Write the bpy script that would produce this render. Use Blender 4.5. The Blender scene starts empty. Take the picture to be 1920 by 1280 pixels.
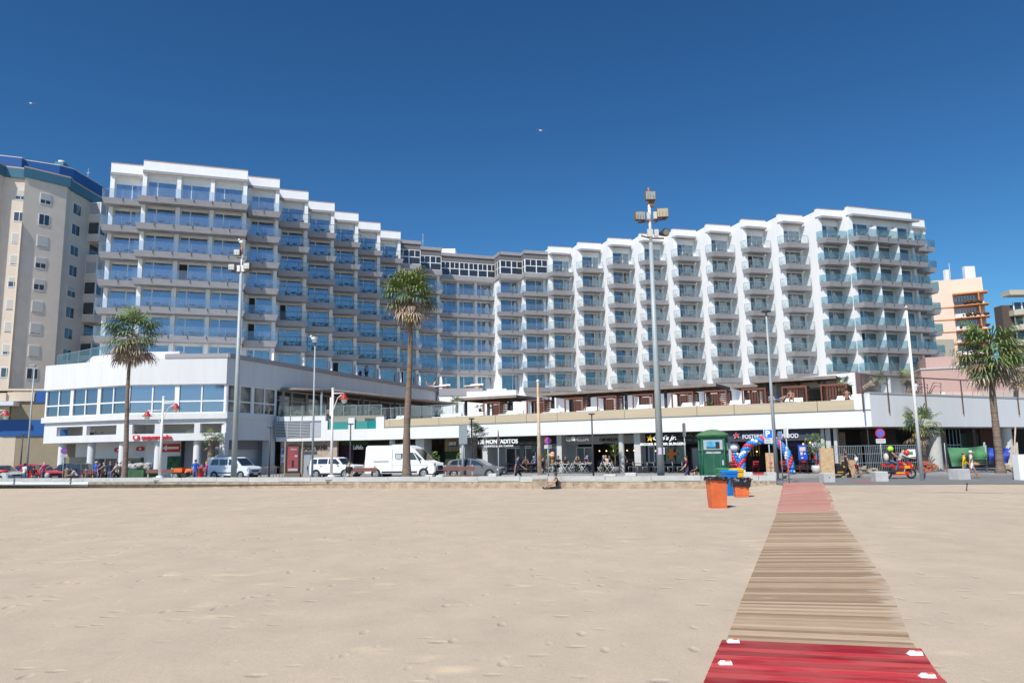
import bpy, bmesh, math, random
from mathutils import Vector, Matrix
R=math.radians; sc=bpy.context.scene; C=sc.collection
random.seed(7)
# ---------- camera ----------
F=1400.; PIT=math.atan(204/1400.); ROLL=R(0.9); H=2.0
cp,sp=math.cos(PIT),math.sin(PIT); cr,sr=math.cos(ROLL),math.sin(ROLL)
cam=bpy.data.objects.new('camera',bpy.data.cameras.new('camera')); C.objects.link(cam); sc.camera=cam
cam.data.sensor_width=36; cam.data.lens=F/1920*36; cam.data.clip_end=3000; cam.data.clip_start=.1
r0=Vector((1,0,0)); u0=Vector((0,-sp,cp)); f0=Vector((0,cp,sp))
rr=cr*r0-sr*u0; uu=sr*r0+cr*u0
cam.matrix_world=Matrix(((rr.x,uu.x,-f0.x,0),(rr.y,uu.y,-f0.y,0),(rr.z,uu.z,-f0.z,H),(0,0,0,1)))
# ---------- world, sun, exposure ----------
SUN=Vector((-.72,-1.26,1.72)).normalized()
w=bpy.data.worlds.new('World'); sc.world=w; w.use_nodes=True
nt=w.node_tree; nt.nodes.clear()
sky=nt.nodes.new('ShaderNodeTexSky'); sky.sky_type='NISHITA'; sky.sun_disc=False
sky.sun_elevation=math.asin(SUN.z); sky.sun_rotation=math.atan2(SUN.x,SUN.y)%(2*math.pi)
sky.air_density=1.0; sky.dust_density=0.1; sky.ozone_density=3.5; sky.altitude=0
hs=nt.nodes.new('ShaderNodeHueSaturation'); hs.inputs['Saturation'].default_value=1.12; hs.inputs['Value'].default_value=1.0
bg=nt.nodes.new('ShaderNodeBackground'); bg.inputs[1].default_value=0.104
wo=nt.nodes.new('ShaderNodeOutputWorld')
nt.links.new(sky.outputs[0],hs.inputs['Color']); gm=nt.nodes.new('ShaderNodeGamma'); gm.inputs[1].default_value=1.22; nt.links.new(hs.outputs[0],gm.inputs[0])
tcw=nt.nodes.new('ShaderNodeTexCoord'); dp=nt.nodes.new('ShaderNodeVectorMath'); dp.operation='DOT_PRODUCT'; dp.inputs[1].default_value=tuple(SUN); nt.links.new(tcw.outputs['Generated'],dp.inputs[0])
mr=nt.nodes.new('ShaderNodeMapRange'); mr.inputs[1].default_value=.35; mr.inputs[2].default_value=.95; mr.clamp=True; nt.links.new(dp.outputs['Value'],mr.inputs[0])
tn=nt.nodes.new('ShaderNodeMixRGB'); tn.inputs[1].default_value=(.375,.58,.64,1); tn.inputs[2].default_value=(1.25,1.15,1.05,1); nt.links.new(mr.outputs[0],tn.inputs[0])
ml=nt.nodes.new('ShaderNodeMixRGB'); ml.blend_type='MULTIPLY'; ml.inputs[0].default_value=1; nt.links.new(gm.outputs[0],ml.inputs[1]); nt.links.new(tn.outputs[0],ml.inputs[2]); nt.links.new(ml.outputs[0],bg.inputs[0]); nt.links.new(bg.outputs[0],wo.inputs[0])
sl=bpy.data.lights.new('sun','SUN'); sl.energy=4.8; sl.angle=R(.55); sl.color=(1,.95,.87)
so=bpy.data.objects.new('sun',sl); C.objects.link(so); so.rotation_euler=SUN.to_track_quat('Z','Y').to_euler(); so.location=(-30,-40,60)
vs=sc.view_settings; vs.view_transform='Standard'; vs.look='None'; vs.exposure=.09; vs.gamma=1
sc.cycles.max_bounces=6; sc.cycles.transparent_max_bounces=16
# ---------- pixel -> world helpers (1920x1280 photo pixels) ----------
def ray(x,y):
    a=(x-960)/F; b=-(y-640)/F
    a2=cr*a+sr*b; b2=-sr*a+cr*b
    return Vector((a2,cp-b2*sp,sp+b2*cp))
def at(x,y,Y):
    r=ray(x,y); t=Y/r.y; return Vector((r.x*t,Y,H+r.z*t))
def gz(x,y,z=0.):
    r=ray(x,y); t=(z-H)/r.z; return Vector((r.x*t,r.y*t,z))
def col(x,Y,z=0.):            # point at photo column x, depth Y, height z
    y=844-(z-H)/Y*F
    for _ in range(3):
        p=at(x,y,Y); y-=(z-p.z)/Y*F
    return Vector((p.x,Y,z))
def pxm(Y): return F/Y
# ---------- materials ----------
MATS={}
def nodes(m):
    nt=m.node_tree; return nt,nt.nodes,nt.links
def mat(name,c,rough=.7,metal=0.,var=0.,vs_=3.,bump=0.,bs=40.,stretch=None,spec=.5,coords='Object',c2=None):
    if name in MATS: return MATS[name]
    m=bpy.data.materials.new(name); m.use_nodes=True; nt,N,L=nodes(m)
    b=N['Principled BSDF']; b.inputs['Base Color'].default_value=(*c,1); b.inputs['Roughness'].default_value=rough
    b.inputs['Metallic'].default_value=metal; b.inputs['Specular IOR Level'].default_value=spec
    if var or bump or c2:
        tc=N.new('ShaderNodeTexCoord'); mp=N.new('ShaderNodeMapping'); L.new(tc.outputs[coords],mp.inputs[0])
        if stretch: mp.inputs['Scale'].default_value=stretch
    if var or c2:
        nz=N.new('ShaderNodeTexNoise'); nz.inputs['Scale'].default_value=vs_; nz.inputs['Detail'].default_value=5; nz.inputs['Roughness'].default_value=.65
        L.new(mp.outputs[0],nz.inputs[0])
        rp=N.new('ShaderNodeValToRGB'); rp.color_ramp.elements[0].position=.3; rp.color_ramp.elements[1].position=.7
        lo=c2 if c2 else tuple(x*(1-var) for x in c)
        rp.color_ramp.elements[0].color=(*lo,1); rp.color_ramp.elements[1].color=(*[min(1,x*(1+var*.5)) for x in c],1)
        L.new(nz.outputs[0],rp.inputs[0]); L.new(rp.outputs[0],b.inputs['Base Color'])
    if bump:
        n2=N.new('ShaderNodeTexNoise'); n2.inputs['Scale'].default_value=bs; n2.inputs['Detail'].default_value=4; L.new(mp.outputs[0],n2.inputs[0])
        bp=N.new('ShaderNodeBump'); bp.inputs['Strength'].default_value=bump; bp.inputs['Distance'].default_value=.05
        L.new(n2.outputs[0],bp.inputs['Height']); L.new(bp.outputs[0],b.inputs['Normal'])
    MATS[name]=m; return m
def mat_window(name,base,gl=.35,stripes=True,tint=(.6,.8,1.)):
    m=bpy.data.materials.new(name); m.use_nodes=True; nt,N,L=nodes(m)
    b=N['Principled BSDF']; b.inputs['Roughness'].default_value=.6; b.inputs['Base Color'].default_value=(*base,1)
    g=N.new('ShaderNodeBsdfGlossy'); g.inputs['Color'].default_value=(*tint,1); g.inputs['Roughness'].default_value=.03
    mx=N.new('ShaderNodeMixShader'); mx.inputs[0].default_value=gl
    if stripes:
        tc=N.new('ShaderNodeTexCoord'); wv=N.new('ShaderNodeTexWave'); wv.bands_direction='X'; wv.inputs['Scale'].default_value=2.2; wv.inputs['Distortion'].default_value=1.5; wv.inputs['Detail Scale'].default_value=.6
        oi=N.new('ShaderNodeObjectInfo'); nz=N.new('ShaderNodeTexNoise'); nz.inputs['Scale'].default_value=.9; nz.noise_dimensions='4D'
        ml=N.new('ShaderNodeMath'); ml.operation='MULTIPLY'; ml.inputs[1].default_value=40
        L.new(oi.outputs['Random'],ml.inputs[0]); L.new(ml.outputs[0],nz.inputs['W'])
        L.new(tc.outputs['Object'],wv.inputs[0]); L.new(tc.outputs['Object'],nz.inputs[0])
        rp=N.new('ShaderNodeValToRGB'); rp.color_ramp.elements[0].position=.4; rp.color_ramp.elements[1].position=.56
        rp.color_ramp.elements[0].color=(*[x*.35 for x in base],1); rp.color_ramp.elements[1].color=(*base,1)
        L.new(nz.outputs[0],rp.inputs[0])
        mc=N.new('ShaderNodeMixRGB'); mc.blend_type='MULTIPLY'; mc.inputs[0].default_value=.45
        L.new(rp.outputs[0],mc.inputs[1]); L.new(wv.outputs[0],mc.inputs[2]); L.new(mc.outputs[0],b.inputs['Base Color'])
        n3=N.new('ShaderNodeTexNoise'); n3.inputs['Scale'].default_value=.7; L.new(tc.outputs['Object'],n3.inputs[0])
        bp=N.new('ShaderNodeBump'); bp.inputs['Strength'].default_value=.12; bp.inputs['Distance'].default_value=.1; L.new(n3.outputs[0],bp.inputs['Height']); L.new(bp.outputs[0],g.inputs['Normal'])
    L.new(b.outputs[0],mx.inputs[1]); L.new(g.outputs[0],mx.inputs[2]); L.new(mx.outputs[0],N['Material Output'].inputs[0])
    MATS[name]=m; return m
def mat_rail(name,tint,dif,fd,gl):
    m=bpy.data.materials.new(name); m.use_nodes=True; nt,N,L=nodes(m); N.remove(N['Principled BSDF'])
    t=N.new('ShaderNodeBsdfTransparent'); t.inputs[0].default_value=(*tint,1)
    d=N.new('ShaderNodeBsdfDiffuse'); d.inputs[0].default_value=(*dif,1)
    g=N.new('ShaderNodeBsdfGlossy'); g.inputs['Roughness'].default_value=.03; g.inputs['Color'].default_value=(.85,.95,1,1)
    m1=N.new('ShaderNodeMixShader'); m1.inputs[0].default_value=fd; m2=N.new('ShaderNodeMixShader'); m2.inputs[0].default_value=gl
    L.new(t.outputs[0],m1.inputs[1]); L.new(d.outputs[0],m1.inputs[2]); L.new(m1.outputs[0],m2.inputs[1]); L.new(g.outputs[0],m2.inputs[2]); L.new(m2.outputs[0],N['Material Output'].inputs[0])
    MATS[name]=m; return m
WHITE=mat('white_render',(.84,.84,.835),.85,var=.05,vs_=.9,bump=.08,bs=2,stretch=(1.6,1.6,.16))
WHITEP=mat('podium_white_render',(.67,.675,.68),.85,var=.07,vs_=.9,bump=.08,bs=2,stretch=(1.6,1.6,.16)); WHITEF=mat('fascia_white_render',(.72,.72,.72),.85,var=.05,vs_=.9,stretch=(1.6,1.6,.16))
WHITE2=mat('white_paint',(.78,.78,.77),.5)
GREYCL=mat('grey_cladding',(.34,.33,.34),.8,var=.3,vs_=3,stretch=(.5,.5,7),bump=.2,bs=8)
DKCL=mat('dark_cladding',(.17,.16,.165),.8,var=.25,vs_=3,stretch=(.5,.5,6))
SOF=mat('cream_soffit',(.72,.70,.66),.9)
WIN=mat_window('curtained_glass',(.10,.15,.18),.42,True,(.52,.62,.74))
WINR=mat_window('curtained_glass_teal',(.11,.16,.165),.27,True,(.6,.75,.85))
WIND=mat_window('shop_glass',(.012,.013,.014),.13,False,(.8,.85,.9))
WINP=mat_window('restaurant_glass',(.02,.03,.045),.36,False,(.42,.56,.85))
WINDK=mat_window('bronze_glass',(.012,.014,.02),.10,False,(.5,.6,.7))
RAILB=mat_rail('balcony_glass_blue',(.84,.90,.94),(.50,.56,.66),.08,.05)
RAILT=mat_rail('balcony_glass_teal',(.70,.82,.84),(.36,.48,.52),.10,.06)
RAILC=mat_rail('balcony_glass_clear',(.93,.96,.96),(.5,.55,.57),.03,.025)
DARKM=mat('dark_metal',(.05,.05,.055),.5)
GREYM=mat('grey_metal',(.32,.36,.38),.45,metal=.3)
LGREYM=mat('galvanised_metal',(.42,.45,.46),.5,metal=.2,var=.12,vs_=2)
STONE=mat('brown_stone_cladding',(.46,.36,.28),.8,var=.35,vs_=2.5)
CONC=mat('pale_concrete',(.50,.50,.48),.9,var=.15,vs_=2,bump=.2)
BLACK=mat('black',(.012,.012,.013),.6)
# ---------- mesh builder ----------
class MB:
    def __init__(s,mats=None): s.v=[];s.f=[];s.m=[];s.mats=list(mats) if mats else [];s.cm=0;s.fr=None;s.sm=[]
    def use(s,m):
        if m not in s.mats: s.mats.append(m)
        s.cm=s.mats.index(m); return s
    def frame(s,o=None,u=None,z=0):
        if o is None: s.fr=None
        else:
            u=Vector((u[0],u[1],0)).normalized(); s.fr=(Vector((o[0],o[1],z)),u,Vector((-u[1],u[0],0)))
        return s
    def P(s,p):
        if s.fr: o,u,w_=s.fr; q=o+u*p[0]+w_*p[1]; q.z+=p[2]; return (q.x,q.y,q.z)
        return (p[0],p[1],p[2])
    def add(s,vs,fs,smooth=False):
        n=len(s.v); s.v+= [s.P(p) for p in vs]
        for f in fs: s.f.append([n+i for i in f]); s.m.append(s.cm); s.sm.append(smooth)
    def box(s,x0,x1,y0,y1,z0,z1):
        s.add([(x0,y0,z0),(x1,y0,z0),(x1,y1,z0),(x0,y1,z0),(x0,y0,z1),(x1,y0,z1),(x1,y1,z1),(x0,y1,z1)],
          [(0,3,2,1),(4,5,6,7),(0,1,5,4),(1,2,6,5),(2,3,7,6),(3,0,4,7)])
    def b(s,u0,u1,v0,v1,z0,z1): s.box(u0,u1,-v1,-v0,z0,z1)   # v = outward
    def prism(s,poly,z0,z1,top=None):
        n=len(poly); t=top or poly
        s.add([(p[0],p[1],z0) for p in poly]+[(p[0],p[1],z1) for p in t],
          [tuple(reversed(range(n))),tuple(range(n,2*n))]+[(i,(i+1)%n,n+(i+1)%n,n+i) for i in range(n)])
    def quad(s,*p): s.add(p,[tuple(range(len(p)))])
    def tube(s,pts,rad,n=8,cap=True,smooth=True):
        pts=[Vector(p) for p in pts]; rad=rad if isinstance(rad,(list,tuple)) else [rad]*len(pts)
        vs=[]; fs=[]
        for i,p in enumerate(pts):
            d=(pts[min(i+1,len(pts)-1)]-pts[max(i-1,0)])
            if d.length<1e-9: d=Vector((0,0,1))
            d.normalize(); a=d.orthogonal().normalized() if abs(d.z)<.99 else Vector((1,0,0)); a=(a-d*a.dot(d)).normalized(); b_=d.cross(a)
            for k in range(n):
                t=2*math.pi*k/n; q=p+(a*math.cos(t)+b_*math.sin(t))*rad[i]; vs.append(tuple(q))
        for i in range(len(pts)-1):
            for k in range(n): fs.append((i*n+k,i*n+(k+1)%n,(i+1)*n+(k+1)%n,(i+1)*n+k))
        s.add(vs,fs,smooth)
        if cap:
            m=(len(pts)-1)*n
            nb=len(s.v)-len(vs)
            s.f.append([nb+k for k in reversed(range(n))]);s.m.append(s.cm);s.sm.append(False)
            s.f.append([nb+m+k for k in range(n)]);s.m.append(s.cm);s.sm.append(False)
    def lathe(s,c,prof,n=12,sy=1.):
        vs=[];fs=[]
        for r_,z in prof:
            for k in range(n):
                t=2*math.pi*k/n; vs.append((c[0]+r_*math.cos(t),c[1]+r_*math.sin(t)*sy,c[2]+z))
        for i in range(len(prof)-1):
            for k in range(n): fs.append((i*n+k,i*n+(k+1)%n,(i+1)*n+(k+1)%n,(i+1)*n+k))
        s.add(vs,fs,True)
    def ball(s,c,r,n=10,m=6,sq=(1,1,1)):
        vs=[];fs=[]
        for i in range(m+1):
            a=math.pi*i/m
            for k in range(n):
                t=2*math.pi*k/n; vs.append((c[0]+r*sq[0]*math.sin(a)*math.cos(t),c[1]+r*sq[1]*math.sin(a)*math.sin(t),c[2]-r*sq[2]*math.cos(a)))
        for i in range(m):
            for k in range(n): fs.append((i*n+k,i*n+(k+1)%n,(i+1)*n+(k+1)%n,(i+1)*n+k))
        s.add(vs,fs,True)
    def mesh(s,name,off=None):
        me=bpy.data.meshes.new(name)
        vs=s.v if off is None else [(a-off.x,b-off.y,c-off.z) for a,b,c in s.v]
        me.from_pydata(vs,[],s.f); 
        for m in s.mats: me.materials.append(m)
        me.polygons.foreach_set('material_index',s.m); me.polygons.foreach_set('use_smooth',s.sm); me.update(); return me
    def build(s,name,parent=None,world=True,mats=None):
        if mats: s.mats=mats
        off=None
        if world: off=wloc(parent) if parent else None
        if world and parent is None and s.v:
            xs=[p[0] for p in s.v]; ys=[p[1] for p in s.v]; zs=[p[2] for p in s.v]
            off=Vector(((min(xs)+max(xs))/2,(min(ys)+max(ys))/2,min(zs)))
        o=bpy.data.objects.new(name,s.mesh(name,off)); C.objects.link(o)
        if parent: o.parent=parent
        elif off is not None and world: o.location=off
        return o
def wloc(o):
    v=Vector((0,0,0))
    while o: v+=o.location; o=o.parent
    return v
def tag(o,label=None,cat=None,group=None,kind=None):
    if label: o['label']=label
    if cat: o['category']=cat
    if group: o['group']=group
    if kind: o['kind']=kind
    return o
def thing(name,label,cat,loc=(0,0,0),rz=0.,group=None):
    o=bpy.data.objects.new(name,None); C.objects.link(o); o.location=loc; o.rotation_euler=(0,0,rz); o.empty_display_size=.2
    return tag(o,label,cat,group)
def inst(name,me,parent=None,loc=(0,0,0),rz=0.,label=None,cat=None,group=None):
    o=bpy.data.objects.new(name,me); C.objects.link(o); o.location=loc; o.rotation_euler=(0,0,rz)
    if parent: o.parent=parent
    return tag(o,label,cat,group)
def copy_tree(o,parent=None):
    c=o.copy(); C.objects.link(c); c.parent=parent
    for ch in list(o.children): copy_tree(ch,c)
    return c
class Wl:                      # vertical plane from P0 to P1, u to the right, v outwards (to the camera)
    def __init__(s,p0,p1):
        s.o=Vector((p0[0],p0[1],0)); d=Vector((p1[0]-p0[0],p1[1]-p0[1],0)); s.L=d.length; s.u=d.normalized(); s.w=Vector((-s.u.y,s.u.x,0)); s.rz=math.atan2(s.u.y,s.u.x)
    def pt(s,u,v,z): q=s.o+s.u*u-s.w*v; return Vector((q.x,q.y,z))
    def uz(s,x,y,v=0):
        r=ray(x,y); p0=s.pt(0,v,0); c=Vector((0,0,H)); t=(p0-c).dot(s.w)/r.dot(s.w); q=c+r*t
        return (q-s.o).dot(s.u), q.z
    def U(s,x,v=0,z=3.): 
        y=800
        for _ in range(4): u,zz=s.uz(x,y,v); Y=s.pt(u,v,0).y; y-=(z-zz)/Y*F
        return u
    def mb(s,mats=None): return MB(mats).frame(s.o,s.u)
FONTC={}
def text(name,body,wall,u0,u1,z0,z1,v,m,parent,depth=.04,shear=0.,bold=.0,align=None):
    cu=bpy.data.curves.new(name,'FONT'); cu.body=body; cu.extrude=depth; cu.shear=shear; cu.offset=bold; cu.resolution_u=3
    o=bpy.data.objects.new('t',cu); C.objects.link(o)
    dg=bpy.context.evaluated_depsgraph_get(); me=bpy.data.meshes.new_from_object(o.evaluated_get(dg)); C.objects.unlink(o); bpy.data.objects.remove(o)
    xs=[p.co.x for p in me.vertices]; ys=[p.co.y for p in me.vertices]
    a,b,c,d=min(xs),max(xs),min(ys),max(ys); off=wloc(parent) if parent else Vector((0,0,0))
    for p in me.vertices:
        q=wall.pt(u0+(p.co.x-a)/(b-a)*(u1-u0), v+p.co.z+depth, z0+(p.co.y-c)/(d-c)*(z1-z0)); p.co=q-off
    me.materials.clear(); me.materials.append(m)
    ob=bpy.data.objects.new(name,me); C.objects.link(ob)
    if parent: ob.parent=parent
    return ob
# ---------- ground ----------
def sandmat():
    m=bpy.data.materials.new('beach_sand'); m.use_nodes=True; nt,N,L=nodes(m); b=N['Principled BSDF']; b.inputs['Roughness'].default_value=.95; b.inputs['Specular IOR Level'].default_value=.1
    tc=N.new('ShaderNodeTexCoord'); O=tc.outputs['Object']
    def mp(sc_,rot=0):
        q=N.new('ShaderNodeMapping'); q.inputs['Scale'].default_value=sc_; q.inputs['Rotation'].default_value=(0,0,R(rot)); L.new(O,q.inputs[0]); return q.outputs[0]
    def noise(s,det,src,ro=.6):
        n=N.new('ShaderNodeTexNoise'); n.inputs['Scale'].default_value=s; n.inputs['Detail'].default_value=det; n.inputs['Roughness'].default_value=ro; L.new(src,n.inputs[0]); return n.outputs[0]
    def mth(op,a,b_,c=None):
        q=N.new('ShaderNodeMath'); q.operation=op
        for i,x in enumerate((a,b_,c)):
            if x is None: continue
            if isinstance(x,(int,float)): q.inputs[i].default_value=x
            else: L.new(x,q.inputs[i])
        return q.outputs[0]
    big=noise(.22,5,mp((1,.7,1),20)); pat=noise(1.1,6,mp((1,.8,1),-15)); fine=noise(60,2,O,.9); gr=noise(240,2,O)
    mid=noise(24,4,O,.9); v=mth('MULTIPLY_ADD',pat,.25,mth('MULTIPLY_ADD',big,.2,mth('MULTIPLY_ADD',fine,.25,mth('MULTIPLY',mid,.3))))
    rp=N.new('ShaderNodeValToRGB'); e=rp.color_ramp.elements; e[0].position=.42; e[0].color=(.435,.36,.27,1); e[1].position=.58; e[1].color=(.555,.445,.332,1); L.new(v,rp.inputs[0])
    pv=N.new('ShaderNodeTexVoronoi'); pv.inputs['Scale'].default_value=1.; pv.feature='SMOOTH_F1'; L.new(mp((1.1,2.,1),12),pv.inputs[0]); pm=N.new('ShaderNodeMapRange'); pm.inputs[1].default_value=.30; pm.inputs[2].default_value=.12; pm.inputs[3].default_value=0; pm.inputs[4].default_value=.75; L.new(pv.outputs['Distance'],pm.inputs[0])
    pm2=N.new('ShaderNodeMapRange'); pm2.inputs[1].default_value=.5; pm2.inputs[2].default_value=.66; L.new(noise(.5,4,O),pm2.inputs[0])
    pc=N.new('ShaderNodeMixRGB'); pc.inputs[2].default_value=(.68,.53,.37,1); L.new(mth('MULTIPLY',pm.outputs[0],pm2.outputs[0]),pc.inputs[0]); L.new(rp.outputs[0],pc.inputs[1]); rp=pc
    g2=N.new('ShaderNodeMixRGB'); g2.blend_type='OVERLAY'; g2.inputs[0].default_value=.6; L.new(rp.outputs[0],g2.inputs[1]); L.new(gr,g2.inputs[2])
    # scattered dark specks: shell grit and litter
    vs_=N.new('ShaderNodeTexVoronoi'); vs_.inputs['Scale'].default_value=1.3; L.new(O,vs_.inputs[0]); sp1=mth('LESS_THAN',vs_.outputs['Distance'],.028)
    k=N.new('ShaderNodeMixRGB'); k.inputs[2].default_value=(.16,.12,.09,1); L.new(mth('MULTIPLY',sp1,.7),k.inputs[0]); L.new(g2.outputs[0],k.inputs[1]); L.new(k.outputs[0],b.inputs['Base Color'])
    def bump(h,st,ds,prev=None):
        bp=N.new('ShaderNodeBump'); bp.inputs['Strength'].default_value=st; bp.inputs['Distance'].default_value=ds; L.new(h,bp.inputs['Height'])
        if prev: L.new(prev,bp.inputs['Normal'])
        return bp.outputs[0]
    # footprints: oval dimples, present only where a large mask allows
    def prints(sc_,rot,rad):
        q=N.new('ShaderNodeTexVoronoi'); q.inputs['Scale'].default_value=1.; q.inputs['Randomness'].default_value=.9; L.new(mp(sc_,rot),q.inputs[0])
        r_=N.new('ShaderNodeMapRange'); r_.inputs[1].default_value=rad*.35; r_.inputs[2].default_value=rad; L.new(q.outputs['Distance'],r_.inputs[0]); return r_.outputs[0]
    f=mth('MINIMUM',prints((1.6,2.8,1),25,.22),prints((3.0,1.5,1),-40,.2)); mask=noise(.35,3,mp((1,1,1),0)); mk=N.new('ShaderNodeMapRange'); mk.inputs[1].default_value=.40; mk.inputs[2].default_value=.52; L.new(mask,mk.inputs[0])
    f=mth('MULTIPLY',mth('SUBTRACT',f,1.),mk.outputs[0])
    n=bump(f,.7,.03); n=bump(noise(2.3,5,mp((.8,1,1),10)),.05,.05,n); n=bump(noise(13.,5,O,.75),.33,.02,n); n=bump(fine,.5,.006,n); n=bump(gr,.4,.003,n); L.new(n,b.inputs['Normal'])
    return m
import mathutils
def hn(x,y,s): return mathutils.noise.noise(Vector((x*s,y*s,0)))
WA=Vector((-40.,59.,0)); WB=Vector((14.,40.6,0)); WLU=(WB-WA).normalized()
def wallY(X): 
    if X<14: return WA.y+(X-WA.x)*(WB.y-WA.y)/(WB.x-WA.x)
    return 40.6-1.6*min(1,(X-14)/3)-(X-17)*.18 if X>17 else 40.6-1.6*(X-14)/3
def sandz(X,Y):
    z=-.25+.022*hn(X,Y,.16)+.004*hn(X+9,Y,1.1)
    if X>12: z+=max(0,min(1,(Y-26)/12))*.235*min(1,(X-12)/2)
    return z
mb=MB([sandmat()]); 
ys=[-30,-10,0]; y=1.5
while y<70: ys.append(y); y+=.16+.012*y
xs=[]; 
for i in range(-130,131): xs.append(math.copysign((abs(i)/130)**1.7*90,i))
vs=[];fs=[]
for y in ys:
    for x in xs:
        yy=min(y,wallY(x)+(.3 if x<12.5 else 1.6))
        vs.append((x,yy,sandz(x,yy)))
n=len(xs)
for j in range(len(ys)-1):
    for i in range(n-1):
        if ys[j]<wallY(xs[i])+1.7 or ys[j]<wallY(xs[i+1])+1.7: fs.append((j*n+i,j*n+i+1,(j+1)*n+i+1,(j+1)*n+i))
mb.add(vs,fs,True); tag(mb.build('beach_sand'),kind='structure')
# base ground reaching the horizon, a little under the street
mb=MB([mat('far_ground',(.22,.21,.19),.95,var=.2,vs_=.05)]); mb.quad((-2500,-900,-.6),(2500,-900,-.6),(2500,2500,-.6),(-2500,2500,-.6)); tag(mb.build('ground'),kind='structure')
# promenade paving
PAVE=mat('promenade_paving',(.36,.35,.33),.9,var=.12,vs_=1.2)
mb=MB([PAVE]); mb.quad((-90,wallY(-90)+.3,0),(14,wallY(14)+.3,0),(14.3,46,0),(-90,75,0)); tag(mb.build('promenade_pavement'),kind='structure')
ASPH=mat('asphalt',(.19,.185,.18),.92,var=.2,vs_=1.,bump=.2,bs=60)
mb=MB([ASPH]); mb.quad((-100,70.,-.004),(14.3,46,-.004),(14.0,39.7,-.004),(17,38.7,-.004),(60,31,-.004),(60,46,-.004),(19,47.5,-.004),(-26,76,-.004),(-26,140,-.004),(-100,140,-.004)); tag(mb.build('road'),kind='structure')
mb=MB([mat('terrace_paving',(.30,.29,.27),.9,var=.12,vs_=.8)])
mb.quad((-34,67,.12),(-23,63,.12),(19,47.6,.12),(60,46.2,.12),(70,90,.12),(-30,90,.12))
mb.add([(-34,67,-.1),(-34,67,.12),(-23,63,.12),(-23,63,-.1),(19,47.6,-.1),(19,47.6,.12),(60,46.2,.12),(60,46.2,-.1)],[(0,1,2,3),(3,2,5,4),(4,5,6,7)]); tag(mb.build('pavement'),kind='structure')
RM=mat('faded_crossing_paint',(.35,.15,.12),.9,var=.3)
mb=MB([RM]); a=[gz(1590,899,.002),gz(1650,901.5,.002),gz(1640,904,.002),gz(1610,902,.002)]; mb.quad(*a); tag(mb.build('crossing_paint'),kind='structure')
# sea wall
W=Wl(WA,WB); BR=mat('rough_brown_concrete',(.42,.33,.235),.95,var=.45,vs_=2.5,bump=.6,bs=12)
t=thing('sea_wall','long low brown concrete wall with pale slab coping between the sand and the street','wall',W.pt(0,0,-.5))
m=W.mb([BR]); L_=W.L
m.b(-50,L_,-.45,0,-.8,.165); m.build('wall_base',t)
m=W.mb([WHITE2]); m.b(-50,L_,-.40,.03,.165,.205); m.b(-50,9,-.0,.045,-.14,.165); m.build('white_joint',t)
CP=mat('pale_coping_stone',(.47,.475,.455),.85,var=.18,vs_=1.5)
m=W.mb([CP]); u=-50
while u<L_-2.6:
    l=random.uniform(2.4,3.3); h=.46+random.uniform(-.012,.012); m.b(u,u+l-.025,-.5,.05+random.uniform(-.015,.015),.205,h); u+=l
m.b(u,L_,-.5,.05,.205,.46); m.build('coping',t)
m=W.mb([BLACK,BR]); 
for _ in range(70):
    u=random.uniform(4,L_); z=random.uniform(-.15,.1); s_=random.uniform(.02,.06); m.use(BLACK); m.b(u,u+s_,-.02,.004,z,z+s_)
m.build('drain_hole',t)['kind']='stuff'
mb=MB([WHITE2]); tt=W
m=W.mb([mat('white_low_wall',(.7,.7,.68),.9)]); 
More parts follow.
